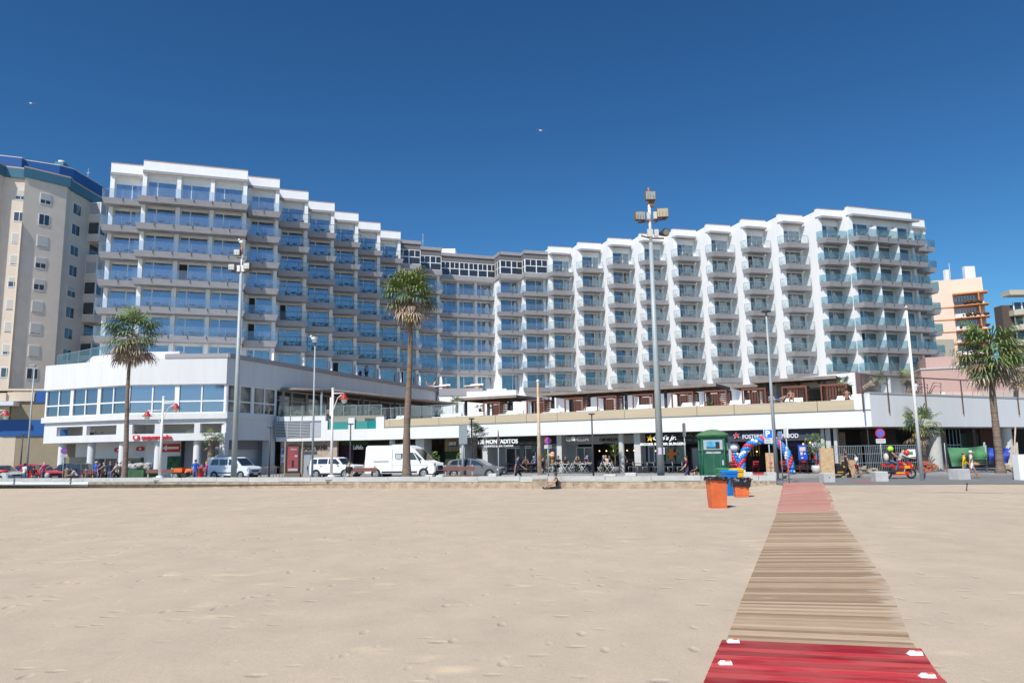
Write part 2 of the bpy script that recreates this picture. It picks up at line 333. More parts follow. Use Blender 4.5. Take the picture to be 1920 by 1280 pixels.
# boardwalk -----------------------------------------------------
def plankmat(name,c1,c2,rot,pitch):
    m=bpy.data.materials.new(name); m.use_nodes=True; nt,N,L=nodes(m); b=N['Principled BSDF']; b.inputs['Roughness'].default_value=.8; b.inputs['Specular IOR Level'].default_value=.15
    tc=N.new('ShaderNodeTexCoord'); sp_=N.new('ShaderNodeSeparateXYZ'); L.new(tc.outputs['UV'],sp_.inputs[0])
    d=N.new('ShaderNodeMath'); d.operation='FLOOR'; L.new(sp_.outputs[1],d.inputs[0])
    wn=N.new('ShaderNodeTexWhiteNoise'); wn.noise_dimensions='1D'; L.new(d.outputs[0],wn.inputs['W'])
    mp=N.new('ShaderNodeMapping'); mp.inputs['Scale'].default_value=(2.2,2.1,1); L.new(tc.outputs['UV'],mp.inputs[0])
    nz=N.new('ShaderNodeTexNoise'); nz.inputs['Scale'].default_value=1.0; nz.inputs['Detail'].default_value=8; nz.inputs['Roughness'].default_value=.7; L.new(mp.outputs[0],nz.inputs[0])
    ad=N.new('ShaderNodeMath'); ad.operation='MULTIPLY_ADD'; ad.inputs[1].default_value=.42; L.new(wn.outputs[0],ad.inputs[0])
    a2=N.new('ShaderNodeMath'); a2.operation='MULTIPLY'; a2.inputs[1].default_value=.45; L.new(nz.outputs[0],a2.inputs[0]); L.new(a2.outputs[0],ad.inputs[2])
    rp=N.new('ShaderNodeValToRGB'); e=rp.color_ramp.elements; e[0].position=.28; e[0].color=(*c1,1); e[1].position=.72; e[1].color=(*c2,1); L.new(ad.outputs[0],rp.inputs[0])
    # drifted sand toward the right edge and in blots
    n2=N.new('ShaderNodeTexNoise'); n2.inputs['Scale'].default_value=1.4; n2.inputs['Detail'].default_value=6; m4=N.new('ShaderNodeMapping'); m4.inputs['Scale'].default_value=(.8,.5,1); L.new(tc.outputs['UV'],m4.inputs[0]); L.new(m4.outputs[0],n2.inputs[0])
    ma=N.new('ShaderNodeMapRange'); ma.inputs[1].default_value=1.7 if 'wood' in name else 3.; ma.inputs[2].default_value=2.15; ma.inputs[3].default_value=0.; ma.inputs[4].default_value=.2; L.new(sp_.outputs[0],ma.inputs[0])
    s3=N.new('ShaderNodeMath'); s3.operation='ADD'; L.new(n2.outputs[0],s3.inputs[0]); L.new(ma.outputs[0],s3.inputs[1])
    r2=N.new('ShaderNodeValToRGB'); r2.color_ramp.elements[0].position=.63; r2.color_ramp.elements[1].position=.72; L.new(s3.outputs[0],r2.inputs[0])
    mx=N.new('ShaderNodeMixRGB'); mx.inputs[2].default_value=(.52,.42,.31,1); L.new(rp.outputs[0],mx.inputs[1]); 
    k=N.new('ShaderNodeMath'); k.operation='MULTIPLY'; k.inputs[1].default_value=.8 if 'wood' in name else .1; L.new(r2.outputs[0],k.inputs[0]); L.new(k.outputs[0],mx.inputs[0]); L.new(mx.outputs[0],b.inputs['Base Color'])
    bp=N.new('ShaderNodeBump'); bp.inputs['Strength'].default_value=.3; bp.inputs['Distance'].default_value=.01; L.new(nz.outputs[0],bp.inputs['Height']); L.new(bp.outputs[0],b.inputs['Normal'])
    return m
LE=[(1.25,6.0),(1.86,7.61),(2.51,9.28),(3.47,11.83),(5.92,18.16),(9.04,26.32),(12.2,34.8),(15.0,42.2)]
RE=[(3.6,6.0),(4.03,7.6),(4.56,9.03),(5.98,12.42),(6.92,15.05),(9.02,20.7),(10.96,25.95),(14.3,34.5),(17.1,42.2)]
def edge(E_,y):
    for (a,b),(c,d) in zip(E_,E_[1:]):
        if y<=d: t=(y-b)/(d-b); return a+(c-a)*t
    return E_[-1][0]
def deck(name,y0,y1,pitch,m,lift,jit,sink=0,tilt=.055,over=0):
    mb=MB([m]); uv=[]; y=y0; k=0
    while y<y1-pitch*.4:
        xl=edge(LE,y)-over+random.uniform(-jit,jit); xr=edge(RE,y)+over+random.uniform(-jit,jit)
        if sink: xr-=max(0,random.gauss(sink,sink*.6)); xl+=max(0,random.gauss(0,sink*.3))
        xl2=edge(LE,y+pitch)-over; xr2=edge(RE,y+pitch)+over-(edge(RE,y)+over-xr); tilt=.24*math.exp(-max(0,y-9)/5.5)
        sk0=-(xr-xl)*tilt; xr=edge(RE,y+sk0)+over-max(0,random.gauss(sink,sink*.6) if sink else 0); xr2=edge(RE,y+sk0+pitch)+over-(edge(RE,y+sk0)+over-xr)
        g=.955; zl=sandz(xl,y)+lift+random.uniform(-.003,.003); zr=sandz(xr,y)+lift+random.uniform(-.003,.003)
        sk=-(xr-xl)*tilt; n0=len(mb.f)
        h=.035
        mb.add([(xl,y,zl-h),(xr,y+sk,zr-h),(xr2,y+sk+pitch*g,zr-h),(xl2,y+pitch*g,zl-h),(xl,y,zl),(xr,y+sk,zr),(xr2,y+sk+pitch*g,zr),(xl2,y+pitch*g,zl)],
          [(4,5,6,7),(0,1,5,4),(1,2,6,5),(2,3,7,6),(3,0,4,7)])
        W_=xr-xl; q=k*1.0
        for f in range(5): uv+=[(0,q+.05),(W_,q+.05),(W_,q+.95),(0,q+.95)]
        y+=pitch; k+=1
    o=mb.build(name); l=o.data.uv_layers.new(name='UVMap')
    for i,c in enumerate(uv): l.data[i].uv=c
    return o
WOODP=plankmat('weathered_wood_planks',(.28,.19,.12),(.58,.435,.29),0,0)
REDP=plankmat('red_plastic_planks',(.27,.018,.025),(.60,.05,.06),0,0)
FREDP=plankmat('faded_red_wood_planks',(.42,.20,.16),(.60,.33,.25),0,0)
tag(deck('boardwalk_path',9.1,26.2,.112,WOODP,.03,.003,0),kind='structure')
tag(deck('red_walkway_path',5.6,9.0,.155,REDP,.05,.0015,0,.045,.04),kind='structure')
tag(deck('faded_red_walkway_path',26.25,41.6,.12,FREDP,.045,.05,.16),kind='structure')
# white connectors on the red section
for i,(x,y,l) in enumerate([(1373,1200,'white plastic corner clip with orange insert, far left of the red deck'),(1358,1241,'white plastic corner clip with orange insert, second down the left edge of the red deck'),(1714,1222,'white plastic corner clip with orange insert, far right of the red deck'),(1737,1265,'white plastic corner clip with orange insert, second down the right edge of the red deck')]):
    p=gz(x,y+3,-.19); t=thing('corner_clip',l,'plastic clip',p,R(-3),'white corner clips on the red deck')
    m=MB([WHITE2]); m.prism([(-.08,-.05),(.08,-.05),(.08,.05),(-.08,.05)],-.02,.03,[(-.03,-.03),(.07,-.03),(.07,.03),(-.03,.03)]); m.build('clip_body',t,world=False)
    m=MB([mat('orange_insert',(.75,.12,.04),.5)]); m.box(.01,.06,-.025,.025,.03,.034); m.build('insert',t,world=False)
p=gz(1811,921,-.12); t=thing('bollard_stub','thin dark stick leaning out of the sand at the right','stick',p); m=MB([DARKM]); m.tube([(0,0,-.1),(.12,.05,.32)],.025); m.ball((.12,.05,.34),.045); m.build('stick',t,world=False)
# sand kerb line at right
m=MB([mat('red_sand_edging',(.38,.2,.14),.9)]); a=gz(1547,922,-.12);b_=gz(1925,924,-.1); 
N_=60
for i in range(N_):
    q=a.lerp(b_,i/N_); q2=a.lerp(b_,(i+.6+.4*(i>35))/N_); q.z=sandz(q.x,q.y)+.03; q2.z=sandz(q2.x,q2.y)+.03; wd=.05 if i<35 else .13
    m.quad((q.x,q.y,q.z),(q2.x,q2.y,q2.z),(q2.x,q2.y+wd,q2.z),(q.x,q.y+wd,q.z))
tag(m.build('buried_edging_path'),kind='structure')
# ---------- hotel ----------
hotel=thing('hotel','large white zigzag hotel with two wings of balconies and a white two-storey podium','building',(0,90,0))
PF=3.0; ZB=11.2
bays=[]   # name,start,angle,width,type,rooms,klo
def bay(n,x,y,ang,w,ty,rooms=1,klo=1,sp=.33,rail='B',body=12,ext=0.,khi=6): bays.append(dict(n=n,o=(x,y),a=R(ang),w=w,ty=ty,r=rooms,klo=klo,sp=sp,rail=rail,body=body,ext=ext,khi=khi))
bay('A',-43.6,78.1,19,3.6,'L',1,1,.62,'B')
bay('B',-39.8,77.6,19,10.7,'L',3,1,.33,'B')
for i,c in enumerate('CDEFGH'): bay(c,-30.25+2.18*i,82.8+4.38*i,19,3.49,'L',1,1,.30,'B' if i==0 else 'M')
bay('I',-17.1,108.4,19,3.45,'G',1,1,.33,'B',khi=5)
bay('J',-14.4,112.2,19,3.5,'G',1,1,.33,'B',khi=5)
bay('K',-11.5,116.0,19.4,9.3,'G',3,1,.33,'B',khi=5)
bay('L',-2.05,116.,19,3.75,'G',1,1,.66,'B',khi=5)
bay('M',1.9,115.5,16,3.75,'G',1,0,.62,'B',khi=5)
for i in range(8): bay('N%d'%i,6.05+4.46*i,114.9-2.11*i,15,3.52,'R',1,0,.64 if i<3 else .36,'C',ext=.3)
bay('N8',6.05+4.46*8,114.9-2.11*8,15,3.75,'R',1,0,.36,'T',ext=.2)
bay('P',45.6,97.3,18,10.9,'R',3,0,.36,'T')
bay('Q',57.2,103.3,18,2.6,'L',1,0,.33,'T')
body=MB([WHITE]); greyw=MB([GREYCL]); dkw=MB([DKCL]); roofc=MB([GREYCL]); fins=[]; wins=[]; bals=[]; sof=MB([SOF]); cap=MB([mat('terracotta_coping',(.45,.30,.24),.8)]); gal=[]
def fr(b,mb): return mb.frame(b['o'],(math.cos(b['a']),math.sin(b['a'])))
TCC=mat('terracotta_coping',(.45,.30,.24),.8)
def capb(b,u1): m=fr(b,MB([TCC])); m.b(-.02,u1,-b['rc'],.03,33.85,33.93); m.build('roof_coping',hotel)
def sofb(b,*a): m=fr(b,MB([SOF])); m.b(*a); m.build('canopy_soffit',hotel)
for b in bays:
    w_=b['w']; n=b['r']; ty=b['ty']; RC={'L':.6,'G':.6,'R':.55}[ty]; b['rc']=RC
    fr(b,body)
    ztop=33.6 if ty!='G' else 32.6
    body.b(0,w_+b['ext'],-b['body'],-RC,.2,ztop)
    if ty in 'LG':
        fw=.42; 
        for j in range(n+1):
            u=j*(w_-fw)/n; zt=32.5 if ty=='L' else ZB+18-.32
            body.b(u,u+fw,-RC,-.005*j,4.3,zt)
        if ty=='L':
            body.b(0,w_,-RC,0,32.75,33.85); capb(b,w_+.02)
            fr(b,roofc).b(-.02,w_+.02,-RC,.22,32.45,32.75); sofb(b,0,w_,-RC,.1,32.40,32.45)
            body.b(0.42,w_-.42,-RC-.02,-RC+.1,31.7,32.4)
        else:
            z6=ZB+18; fr(b,greyw); fr(b,dkw)
            greyw.b(-.1,w_+.1,-RC,1.25,32.65,33.15); dkw.b(0,w_,-RC,1.1,31.75,32.65); greyw.b(-.1,w_+.1,-RC,1.3,z6-.35,z6+.35); sofb(b,0,w_,-RC,1.2,z6-.4,z6-.35)
            gal.append(b)
        for j in range(n):
            us=j*(w_-fw)/n+fw+.08; ue=(j+1)*(w_-fw)/n-.06
            for k in range(0,7):
                if ty=='G' and k==6: continue
                if b['n']=='M' and k<0: continue
                wins.append((b,k,us,ue-us,ZB+PF*k+.1,2.42,b['sp'] if not(b['n']=='K' and j) else .3,-RC+.02))
    else:
        fr(b,body)
        ls=.62; body.b(0,ls,-RC,0,.2,32.5); body.b(0,w_+b['ext'],-RC,0,32.75,33.85); body.b(ls,w_,-RC,-RC+.1,31.7,32.5)
        capb(b,w_+b['ext']+.02)
        if n==1:
            fr(b,greyw).prism([(-.0,.03),(.25,-.62),(w_,-.62),(w_,.03)],32.45,32.75)
            for k in range(0,7): wins.append((b,k,ls+.04,w_-ls-.12,ZB+PF*k+.1,2.42,b['sp'],-RC+.02))
        else:
            fr(b,greyw).prism([(.0,.03),(.25,-.62),(w_+.7,-.62),(w_,.03)],32.45,32.75)
            pw=(w_-.15)/n
            for j in range(n):
                if j: 
                    body.b(j*pw-.08,j*pw+.12,-RC,.95,.2,ZB+18+.3); body.b(j*pw-.08,j*pw+.12,-RC,.85,ZB+18.3,ZB+18+2.0)
                for k in range(0,7): wins.append((b,k,j*pw+(ls if j==0 else .45),pw-(ls if j==0 else .45)-.12-(.0 if j<2 else .3),ZB+PF*k+.1,2.42,b['sp'],-RC+.02))
            body.b(w_-.35,w_,-RC,.0,.2,32.5)
    for k in range(b['klo'],7):
        if ty=='G' and k==6: continue
        bals.append((b,k))
body.build('wall',hotel); greyw.build('grey_cladding_band',hotel); roofc.build('roof_canopy',hotel); dkw.build('dark_cladding_band',hotel);
# roof kit
m=MB([WHITE]); m.box(-14,-9,118,124,33,34.6); m.build('roof_hut',hotel)
# galleries
g=0
for b in gal:
    m=fr(b,MB([WHITE2])); z0=ZB+18+.35; z1=31.75; w_=b['w']; nn=max(2,round(w_/1.65)); 
    gl=fr(b,MB([WINDK])); gl.b(0,w_,-.5,1.12,z0,z1); 
    if b['n'] in 'KLM':
        d=2.6 if b['n']!='K' else 2.; gl.box(-.035,-.0,-1.1,d,z0,z1); m.box(-.07,-.035,-1.1,d,z0,z0+.08); m.box(-.07,-.035,-1.1,d,z1-.08,z1)
        for q in (-1.1,.1,1.3,d-.12): m.box(-.075,-.035,q,q+.12,z0,z1)
        q=fr(b,MB([DKCL])); q.box(-.06,-.001,-1.1,d,z1,32.65); q.use(GREYCL); q.box(-.12,-.001,-1.25,d,32.65,33.15); q.build('dark_cladding_band',hotel); q=fr(b,MB([GREYCL])); q.box(-.12,-.001,-1.3,d,ZB+18-.35,z0); q.build('grey_cladding_band',hotel)
    m.b(0,w_,1.12,1.2,z0,z0+.08); m.b(0,w_,1.12,1.2,z1-.08,z1); m.b(0,w_,1.12,1.19,z0+1.05,z0+1.17)
    for i in range(nn+1):
        u=i*w_/nn; m.b(max(0,u-.07),min(w_,u+.07),1.12,1.21,z0,z1)
        if i<nn: u+=w_/nn/2; m.b(u-.045,u+.045,1.12,1.18,z0+1.1,z1)
    for v in (-.9,.1,1.1): m.box(-.04,.0,-v-.06,-v+.06,z0,z1)
    m.box(-.04,0,-1.2,.9,z0+1.05,z0+1.17)
    o=gl.build('gallery_glazing',hotel); m.build('gallery_frame',o)
# windows
def wframe(m,w_,h,sp,x=0,z=0,y=0):
    t=.06
    m.use(WHITE2)
    for a,c,d,e in ((x,x+w_,z,z+t),(x,x+w_,z+h-t,z+h),(x,x+t,z+t,z+h-t),(x+w_-t,x+w_,z+t,z+h-t),(x+w_*sp-.05,x+w_*sp+.05,z+t,z+h-t)): m.box(a,c,y-.06,y+.02,d,e)
def wpane(m,w_,h,gm,x=0,z=0,y=0,sp=.33,op=0):
    m.use(gm)
    if op==1: m.box(x+w_*sp,x+w_-.03,y-.02,y+.01,z+.03,z+h-.03); m.use(BLACK); m.box(x+.04,x+w_*sp,y+.012,y+.02,z+.03,z+h-.03)
    elif op==2: m.box(x+.03,x+w_*sp,y-.02,y+.01,z+.03,z+h-.03); m.box(x+w_*sp+.5,x+w_-.03,y-.02,y+.01,z+.03,z+h-.03); m.use(mat('door_gap_brown',(.12,.08,.06),.8)); m.box(x+w_*sp,x+w_*sp+.5,y+.012,y+.02,z+.03,z+h-.03)
    else: m.box(x+.03,x+w_-.03,y-.02,y+.01,z+.03,z+h-.03)
opens={('C',4-0):0}
wins.sort(key=lambda t:t[0]['o'][1]); cache={}
st=MB([WHITE2,WIN,WINR])
openset={('B',3,1):1,('C',2,0):1,('C',1,0):1,('D',2,0):1,('P',1,0):1,('F',0,0):1,('I',0,0):1,('N6',5,0):1,('N2',5,0):2}
cntw={}
for i,(b,k,us,ww,z,h,spp,v) in enumerate(wins):
    gm=WINR if b['ty']=='R' or b['n'] in 'M' else WIN
    j=cntw.get((b['n'],k),0); cntw[(b['n'],k)]=j+1
    op=openset.get((b['n'],k,j),0)
    if i<100:
        key=(round(ww,2),h,spp,gm.name,op)
        if key not in cache:
            f=MB(); wframe(f,ww,h,spp); p=MB(); wpane(p,ww,h,gm,sp=spp,op=op); cache[key]=(f.mesh('window'),p.mesh('pane'))
        f,p=cache[key]; wl=Wl(b['o'],(b['o'][0]+math.cos(b['a']),b['o'][1]+math.sin(b['a']))); q=wl.pt(us,v,z)-hotel.location
        o=inst('window',f,hotel,q,b['a']); inst('pane',p,o)
    else:
        fr(b,st); wframe(st,ww,h,spp,us,z,-v); wpane(st,ww,h,gm,us,z,-v,spp,op)
st.build('window',hotel)['kind']='stuff'
# balconies
def bslab(m,b,k,off=None):
    w_=b['w']; RC=b['rc']; z=ZB+PF*k if off is None else 0
    n=b['n']; m.use(GREYCL)
    if b['ty']=='R':
        if b['r']==1: out=[(-.45,-.0),(.12,-1.3),(w_,-1.3),(w_,-.0)]; inn=[(-.3,0),(.25,-1.15),(w_,-1.15),(w_,0)]
        else: out=[(-.35,0),(.25,-1.3),(w_+.9,-1.3),(w_+.9,-.1),(w_,0)]; inn=[(-.2,0),(.35,-1.15),(w_+.75,-1.15),(w_+.75,-.1),(w_,0)]
        m.prism(inn,z-.32,z+.32,out)
        m.box(.62,w_-.002,-.02,RC-.002,z-.3,z+.1)
    else:
        l=-.5 if n=='A' else (-.35 if n=='B' else (-.3 if n in 'LMK' else 0.)); r=w_+(.25 if n!='Q' else .1)
        if n=='A': r=w_+.0
        out=[(l,0),(l+.02,-1.3),(r,-1.3),(r,0)]; inn=[(l+.15,0),(l+.17,-1.18),(r-.22,-1.18),(r-.22,0)]
        m.prism(inn,z-.32,z+.32,out)
        m.use(SOF); m.box(.0,w_,.002,RC-.002,z-.318,z+.1)
def brail(m,b,k,off=None):
    w_=b['w']; z=(ZB+PF*k if off is None else 0)+.32; n=b['n']; ty=b['ty']
    gm={'B':RAILB,'M':RAILC,'C':RAILC,'T':RAILT}[b['rail']]
    if ty=='R':
        if b['r']==1: path=[(-.42,-.02),(.14,-1.27),(w_-.02,-1.27)]
        else: path=[(-.32,-.02),(.27,-1.27),(w_+.87,-1.27),(w_+.87,-.1)]
    else:
        l=-.48 if n=='A' else (-.33 if n=='B' else (-.28 if n in 'LMK' else .0)); r=w_+(.22 if n!='Q' else .07)
        if n=='A': r=w_-.02
        path=[(l,-.02),(l,-1.27),(r,-1.27),(r,-.02)]
        if n in 'CDEFGH': path=path[1:]
    def seg(a,c,z0,z1,t):
        d=Vector((c[0]-a[0],c[1]-a[1])); ln=d.length; d.normalize(); nn_=Vector((-d.y,d.x))*t/2
        m.prism([(a[0]-nn_.x,a[1]-nn_.y),(c[0]-nn_.x,c[1]-nn_.y),(c[0]+nn_.x,c[1]+nn_.y),(a[0]+nn_.x,a[1]+nn_.y)],z0,z1)
    m.use(gm)
    for a,c in zip(path,path[1:]): seg(a,c,z,z+1.03,.015)
    m.use(GREYM if b['rail']!='M' else DARKM)
    if b['rail'] in 'MC':
        for a,c in zip(path,path[1:]):
            seg(a,c,z+1.03,z+1.075,.04)
            if b['rail']=='M': seg(a,c,z+.45,z+.47,.02)
            d=Vector((c[0]-a[0],c[1]-a[1])); nn_=max(1,round(d.length/1.2))
            for i in range(nn_+1):
                q=Vector(a)+d*i/nn_; m.box(q.x-.018,q.x+.018,q.y-.018,q.y+.018,z-.0,z+1.03)
    if b['rail'] in 'BT':
        m.use(DARKM)
        for a,c in zip(path,path[1:]):
            if abs(c[1]-a[1])<.1:
                nn_=max(2,round((c[0]-a[0])/1.75))
                for i in range(1,nn_):
                    q=a[0]+(c[0]-a[0])*i/nn_; m.box(q-.035,q+.035,a[1]-.06,a[1]-.01,z-.28,z+.02)
                    m.use(GREYM); m.box(q-.012,q+.012,a[1]-.03,a[1]-.0,z,z+1.0); m.use(DARKM)
bals.sort(key=lambda t:t[0]['o'][1]-t[1]*.01); bc={}; st=MB(); st2=MB()
for i,(b,k) in enumerate(bals):
    if i<100:
        key=(b['ty'],b['w'],b['rail'],b['n'] if b['n'] in 'ABKLMPQ' else ('c' if b['n'] in 'CDEFGH' else 'x'))
        if key not in bc:
            f=MB(); bslab(f,b,0,1); p=MB(); brail(p,b,0,1); bc[key]=(f.mesh('balcony'),p.mesh('railing'))
        o=inst('balcony',bc[key][0],hotel,Vector((b['o'][0],b['o'][1],ZB+PF*k))-hotel.location,b['a']); inst('railing',bc[key][1],o)
    else: fr(b,st); bslab(st,b,k); brail(st,b,k)
st.build('balcony',hotel)['kind']='stuff'
# balcony furniture: every table and chair a thing
CH=mat('dark_brown_wicker',(.075,.055,.05),.8); CH2=mat('tan_wicker',(.24,.14,.08),.8); CH3=mat('taupe_wicker',(.20,.165,.145),.8)
def chairmesh(m_):
    m=MB([m_]); 
    for x in (-.22,.22):
        for y in (-.2,.22): m.box(x-.02,x+.02,y-.02,y+.02,0,.44 if y<0 else .62)
    m.box(-.25,.25,-.24,.24,.40,.46); m.prism([(-.25,.2),(.25,.2),(.25,.25),(-.25,.25)],.46,.85,[(-.23,.27),(.23,.27),(.23,.31),(-.23,.31)]); m.box(-.26,-.21,-.2,.24,.6,.64); m.box(.21,.26,-.2,.24,.6,.64)
    return m.mesh('chair')
def tablemesh(m_):
    m=MB([m_]); m.lathe((0,0,0),[(.001,.74),(.33,.74),(.33,.71),(.03,.70),(.03,.04),(.2,.02),(.2,0),(.001,0)],12); return m.mesh('table')
cm={c:(chairmesh(c),tablemesh(c)) for c in (CH,CH2,CH3)}
nth=['lowest','second-lowest','third-lowest','fourth','third-highest','second-highest','topmost']
colname={'A':'far-left bay','B':'wide left-wing bay','N8':'ninth zigzag bay','P':'wide right-wing bay','M':'grey-topped bay by the right wing','L':'second grey-topped bay from the right wing'}
for i,s in enumerate(['first','second','third','fourth','fifth','sixth']): colname['CDEFGH'[i]]=s+' stepped left-wing bay'
for i,s in enumerate(['first','second','third','fourth','fifth','sixth','seventh','eighth']): colname['N%d'%i]=s+' zigzag bay'
for b,k in bals:
    if b['n'] in 'IJKQ': continue
    wl=Wl(b['o'],(b['o'][0]+math.cos(b['a']),b['o'][1]+math.sin(b['a']))); n=b['r']; pw=b['w']/n
    for j in range(n):
        if b['n'] in 'AB' and (k==6 and j<2): continue
        c=CH if b['ty']!='R' else (CH2 if b['n'] in ('N0','N1','N2') else CH3)
        if b['ty']=='R': uc=.42*pw+j*pw+(.35 if b['n'] not in ('N0','N1','N2') else 0)
        else: uc=j*pw+pw*.58
        z=ZB+PF*k+.12; rm='' if n==1 else [' left',' middle',' right'][j]
        base='%s%s balcony, %s'%(nth[k],rm,colname[b['n']])
        rn=random.uniform
        grp='outdoor tables and chairs on the hotel balconies'
        for s,l in ((-1,'left'),(1,'right')):
            p=wl.pt(uc+s*.62+rn(-.08,.08),.35+rn(-.15,.2),z); o=inst('balcony_chair',cm[c][0],None,p,b['a']+s*R(-75+rn(-25,25)),'%s chair, %s of table, %s'%({CH:'dark',CH2:'tan',CH3:'taupe'}[c],l,base),'chair',grp)
        p=wl.pt(uc,.4+rn(-.1,.1),z); inst('balcony_table',cm[c][1],None,p,0,'round %s table, %s'%({CH:'dark',CH2:'tan',CH3:'taupe'}[c],base),'table',grp)
# terrace dividers at the lowest left level
for b in bays:
    if b['n'] in 'CDEFGHIJK':
        m=fr(b,MB([WHITE])); w_=b['w']
        m.add([(w_-.3,0,9.5),(w_-.3,-2.1,9.5),(w_-.3,-2.1,12.2),(w_-.3,-1.7,13.1),(w_-.3,0,13.3),(w_-.12,0,9.5),(w_-.12,-2.1,9.5),(w_-.12,-2.1,12.2),(w_-.12,-1.7,13.1),(w_-.12,0,13.3)],[(0,1,2,3,4),(9,8,7,6,5),(0,5,6,1),(1,6,7,2),(2,7,8,3),(3,8,9,4)])
        m.b(0,w_,0,2.,4.,11.25); m.build('terrace_divider',hotel)
    if b['n'] in 'AB': m=fr(b,MB([WHITE])); m.b(-.2,b['w']+.3,-.0,2.5,4,11.25); m.build('terrace_plinth',hotel)
m=MB([GREYM,WHITE]); p=at(793,480,118); m.tube([(p.x,118,33),(p.x,118,37.2)],.05,5); p=at(815,462,118); m.tube([(p.x,118,33),(p.x,118,34.6)],.03,5); m.box(p.x-.5,p.x+.5,117.98,118.02,34.3,34.4); m.box(p.x-.5,p.x-.45,117.98,118.02,34,34.7); m.box(p.x+.45,p.x+.5,117.98,118.02,34,34.7); m.build('roof_antenna',hotel)
# ---------- podium ----------
pod=thing('hotel_podium','white two-storey podium with shops, restaurant windows and a roof terrace in front of the hotel','building',(0,66,0))
pa,pb,pc,pd=(-44.2,70.7),(-34.3,66.5),(-25.6,66.7),(-10.8,109.2)
FA,FB,FC=Wl(pa,pb),Wl(pb,pc),Wl(pc,pd)
S0,S1,S2,S3=(-23.,72.9),(-14.,71.9),(24.,50.3),(49.,64.)
G1,G2,G3=Wl(S0,S1),Wl(S1,S2),Wl(S2,S3)
m=MB([WHITEP]); up=[pa,pb,pc,pd,(-10.8,113),(-48,88)]
def off(poly,idx,d):   # push listed vertices outward (away from centroid) by d
    cx=sum(p[0] for p in poly)/len(poly); cy=sum(p[1] for p in poly)/len(poly)
    return [(p[0]+(p[0]-cx)/math.hypot(p[0]-cx,p[1]-cy)*d,p[1]+(p[1]-cy)/math.hypot(p[0]-cx,p[1]-cy)*d) if i in idx else p for i,p in enumerate(poly)]
def shrink(poly,idx,d): return off(poly,idx,-d)
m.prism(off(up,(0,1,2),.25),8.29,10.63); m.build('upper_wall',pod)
m=MB([mat('grey_parapet_cap',(.33,.31,.33),.8)]); 
m.frame(FC.o,FC.u); m.b(-.3,FC.L+.3,-.4,.3,10.63,11.02); m.frame(FB.o,FB.u); m.b(3.2,FB.L+.3,-.4,.303,10.63,11.02); m.build('parapet_cap',pod)
m=MB([WHITEP]); m.prism([(-46.2,79.2),(-39.6,69.9),(-34.2,67.5),(-30.3,67.4),(-30.3,83)],10.63,11.4); m.build('terrace_kerb',pod)
# glass rail on the left terrace
m=MB([RAILT,GREYM]); wl=Wl(tuple(at(109,668,75.9)[:2]),tuple(at(238,655,67.4)[:2])); m.frame(wl.o,wl.u); m.use(RAILT); m.b(0,wl.L,0,.015,11.3,12.34); m.use(GREYM)
for i in range(7): m.b(i*wl.L/6,i*wl.L/6+.05,.02,.07,10.7,12.34)
m.b(0,wl.L,-.01,.03,12.34,12.38); m.build('terrace_glass_railing',pod)
# middle band / interior core behind windows
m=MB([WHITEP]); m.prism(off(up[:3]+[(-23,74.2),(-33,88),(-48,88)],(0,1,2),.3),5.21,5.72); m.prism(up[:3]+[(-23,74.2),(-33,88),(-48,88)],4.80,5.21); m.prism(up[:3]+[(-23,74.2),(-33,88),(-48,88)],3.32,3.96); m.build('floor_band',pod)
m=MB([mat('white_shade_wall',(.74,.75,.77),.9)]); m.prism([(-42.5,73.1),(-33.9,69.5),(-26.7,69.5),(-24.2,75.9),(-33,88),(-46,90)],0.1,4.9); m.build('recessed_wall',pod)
def strip(wl,u0,u1,z0,z1,v,groups,rows,gm,fm,name,t=.09,post=.2,rowz=None,parent=pod):
    g=wl.mb([gm]); g.b(u0,u1,v-.05,v,z0,z1); f=wl.mb([fm]); f.b(u0,u1,v,v+.08,z0,z0+t); f.b(u0,u1,v,v+.08,z1-t,z1)
    for a,b_,n in groups:
        f.b(a,a+post,v,v+.12,z0,z1); f.b(b_-post,b_,v,v+.12,z0,z1)
        for i in range(1,n): q=a+post+(b_-a-2*post)*i/n; f.b(q-.06,q+.06,v,v+.09,z0+t,z1-t)
        for zz in rows: f.b(a+post,b_-post,v,v+.07,zz-.06,zz+.06)
    o=g.build(name,parent); f.build('window_frame',o); return o
L=FA.L; strip(FA,0,L,5.72,8.29,-.05,[(0,L/3,2),(L/3,2*L/3,2),(2*L/3,L,2)],[6.79],WINP,WHITE2,'restaurant_window')
L=FB.L; strip(FB,0,L,5.72,8.29,-.05,[(0,L/2,2),(L/2,L,2)],[6.79],WINP,WHITE2,'restaurant_window')
uE=FC.U(516); u1=FC.U(470)
strip(FC,0.0,uE,5.72,8.29,-.05,[(0,u1,2),(u1,uE-.1,2)],[6.79],WIND,WHITE2,'restaurant_window')
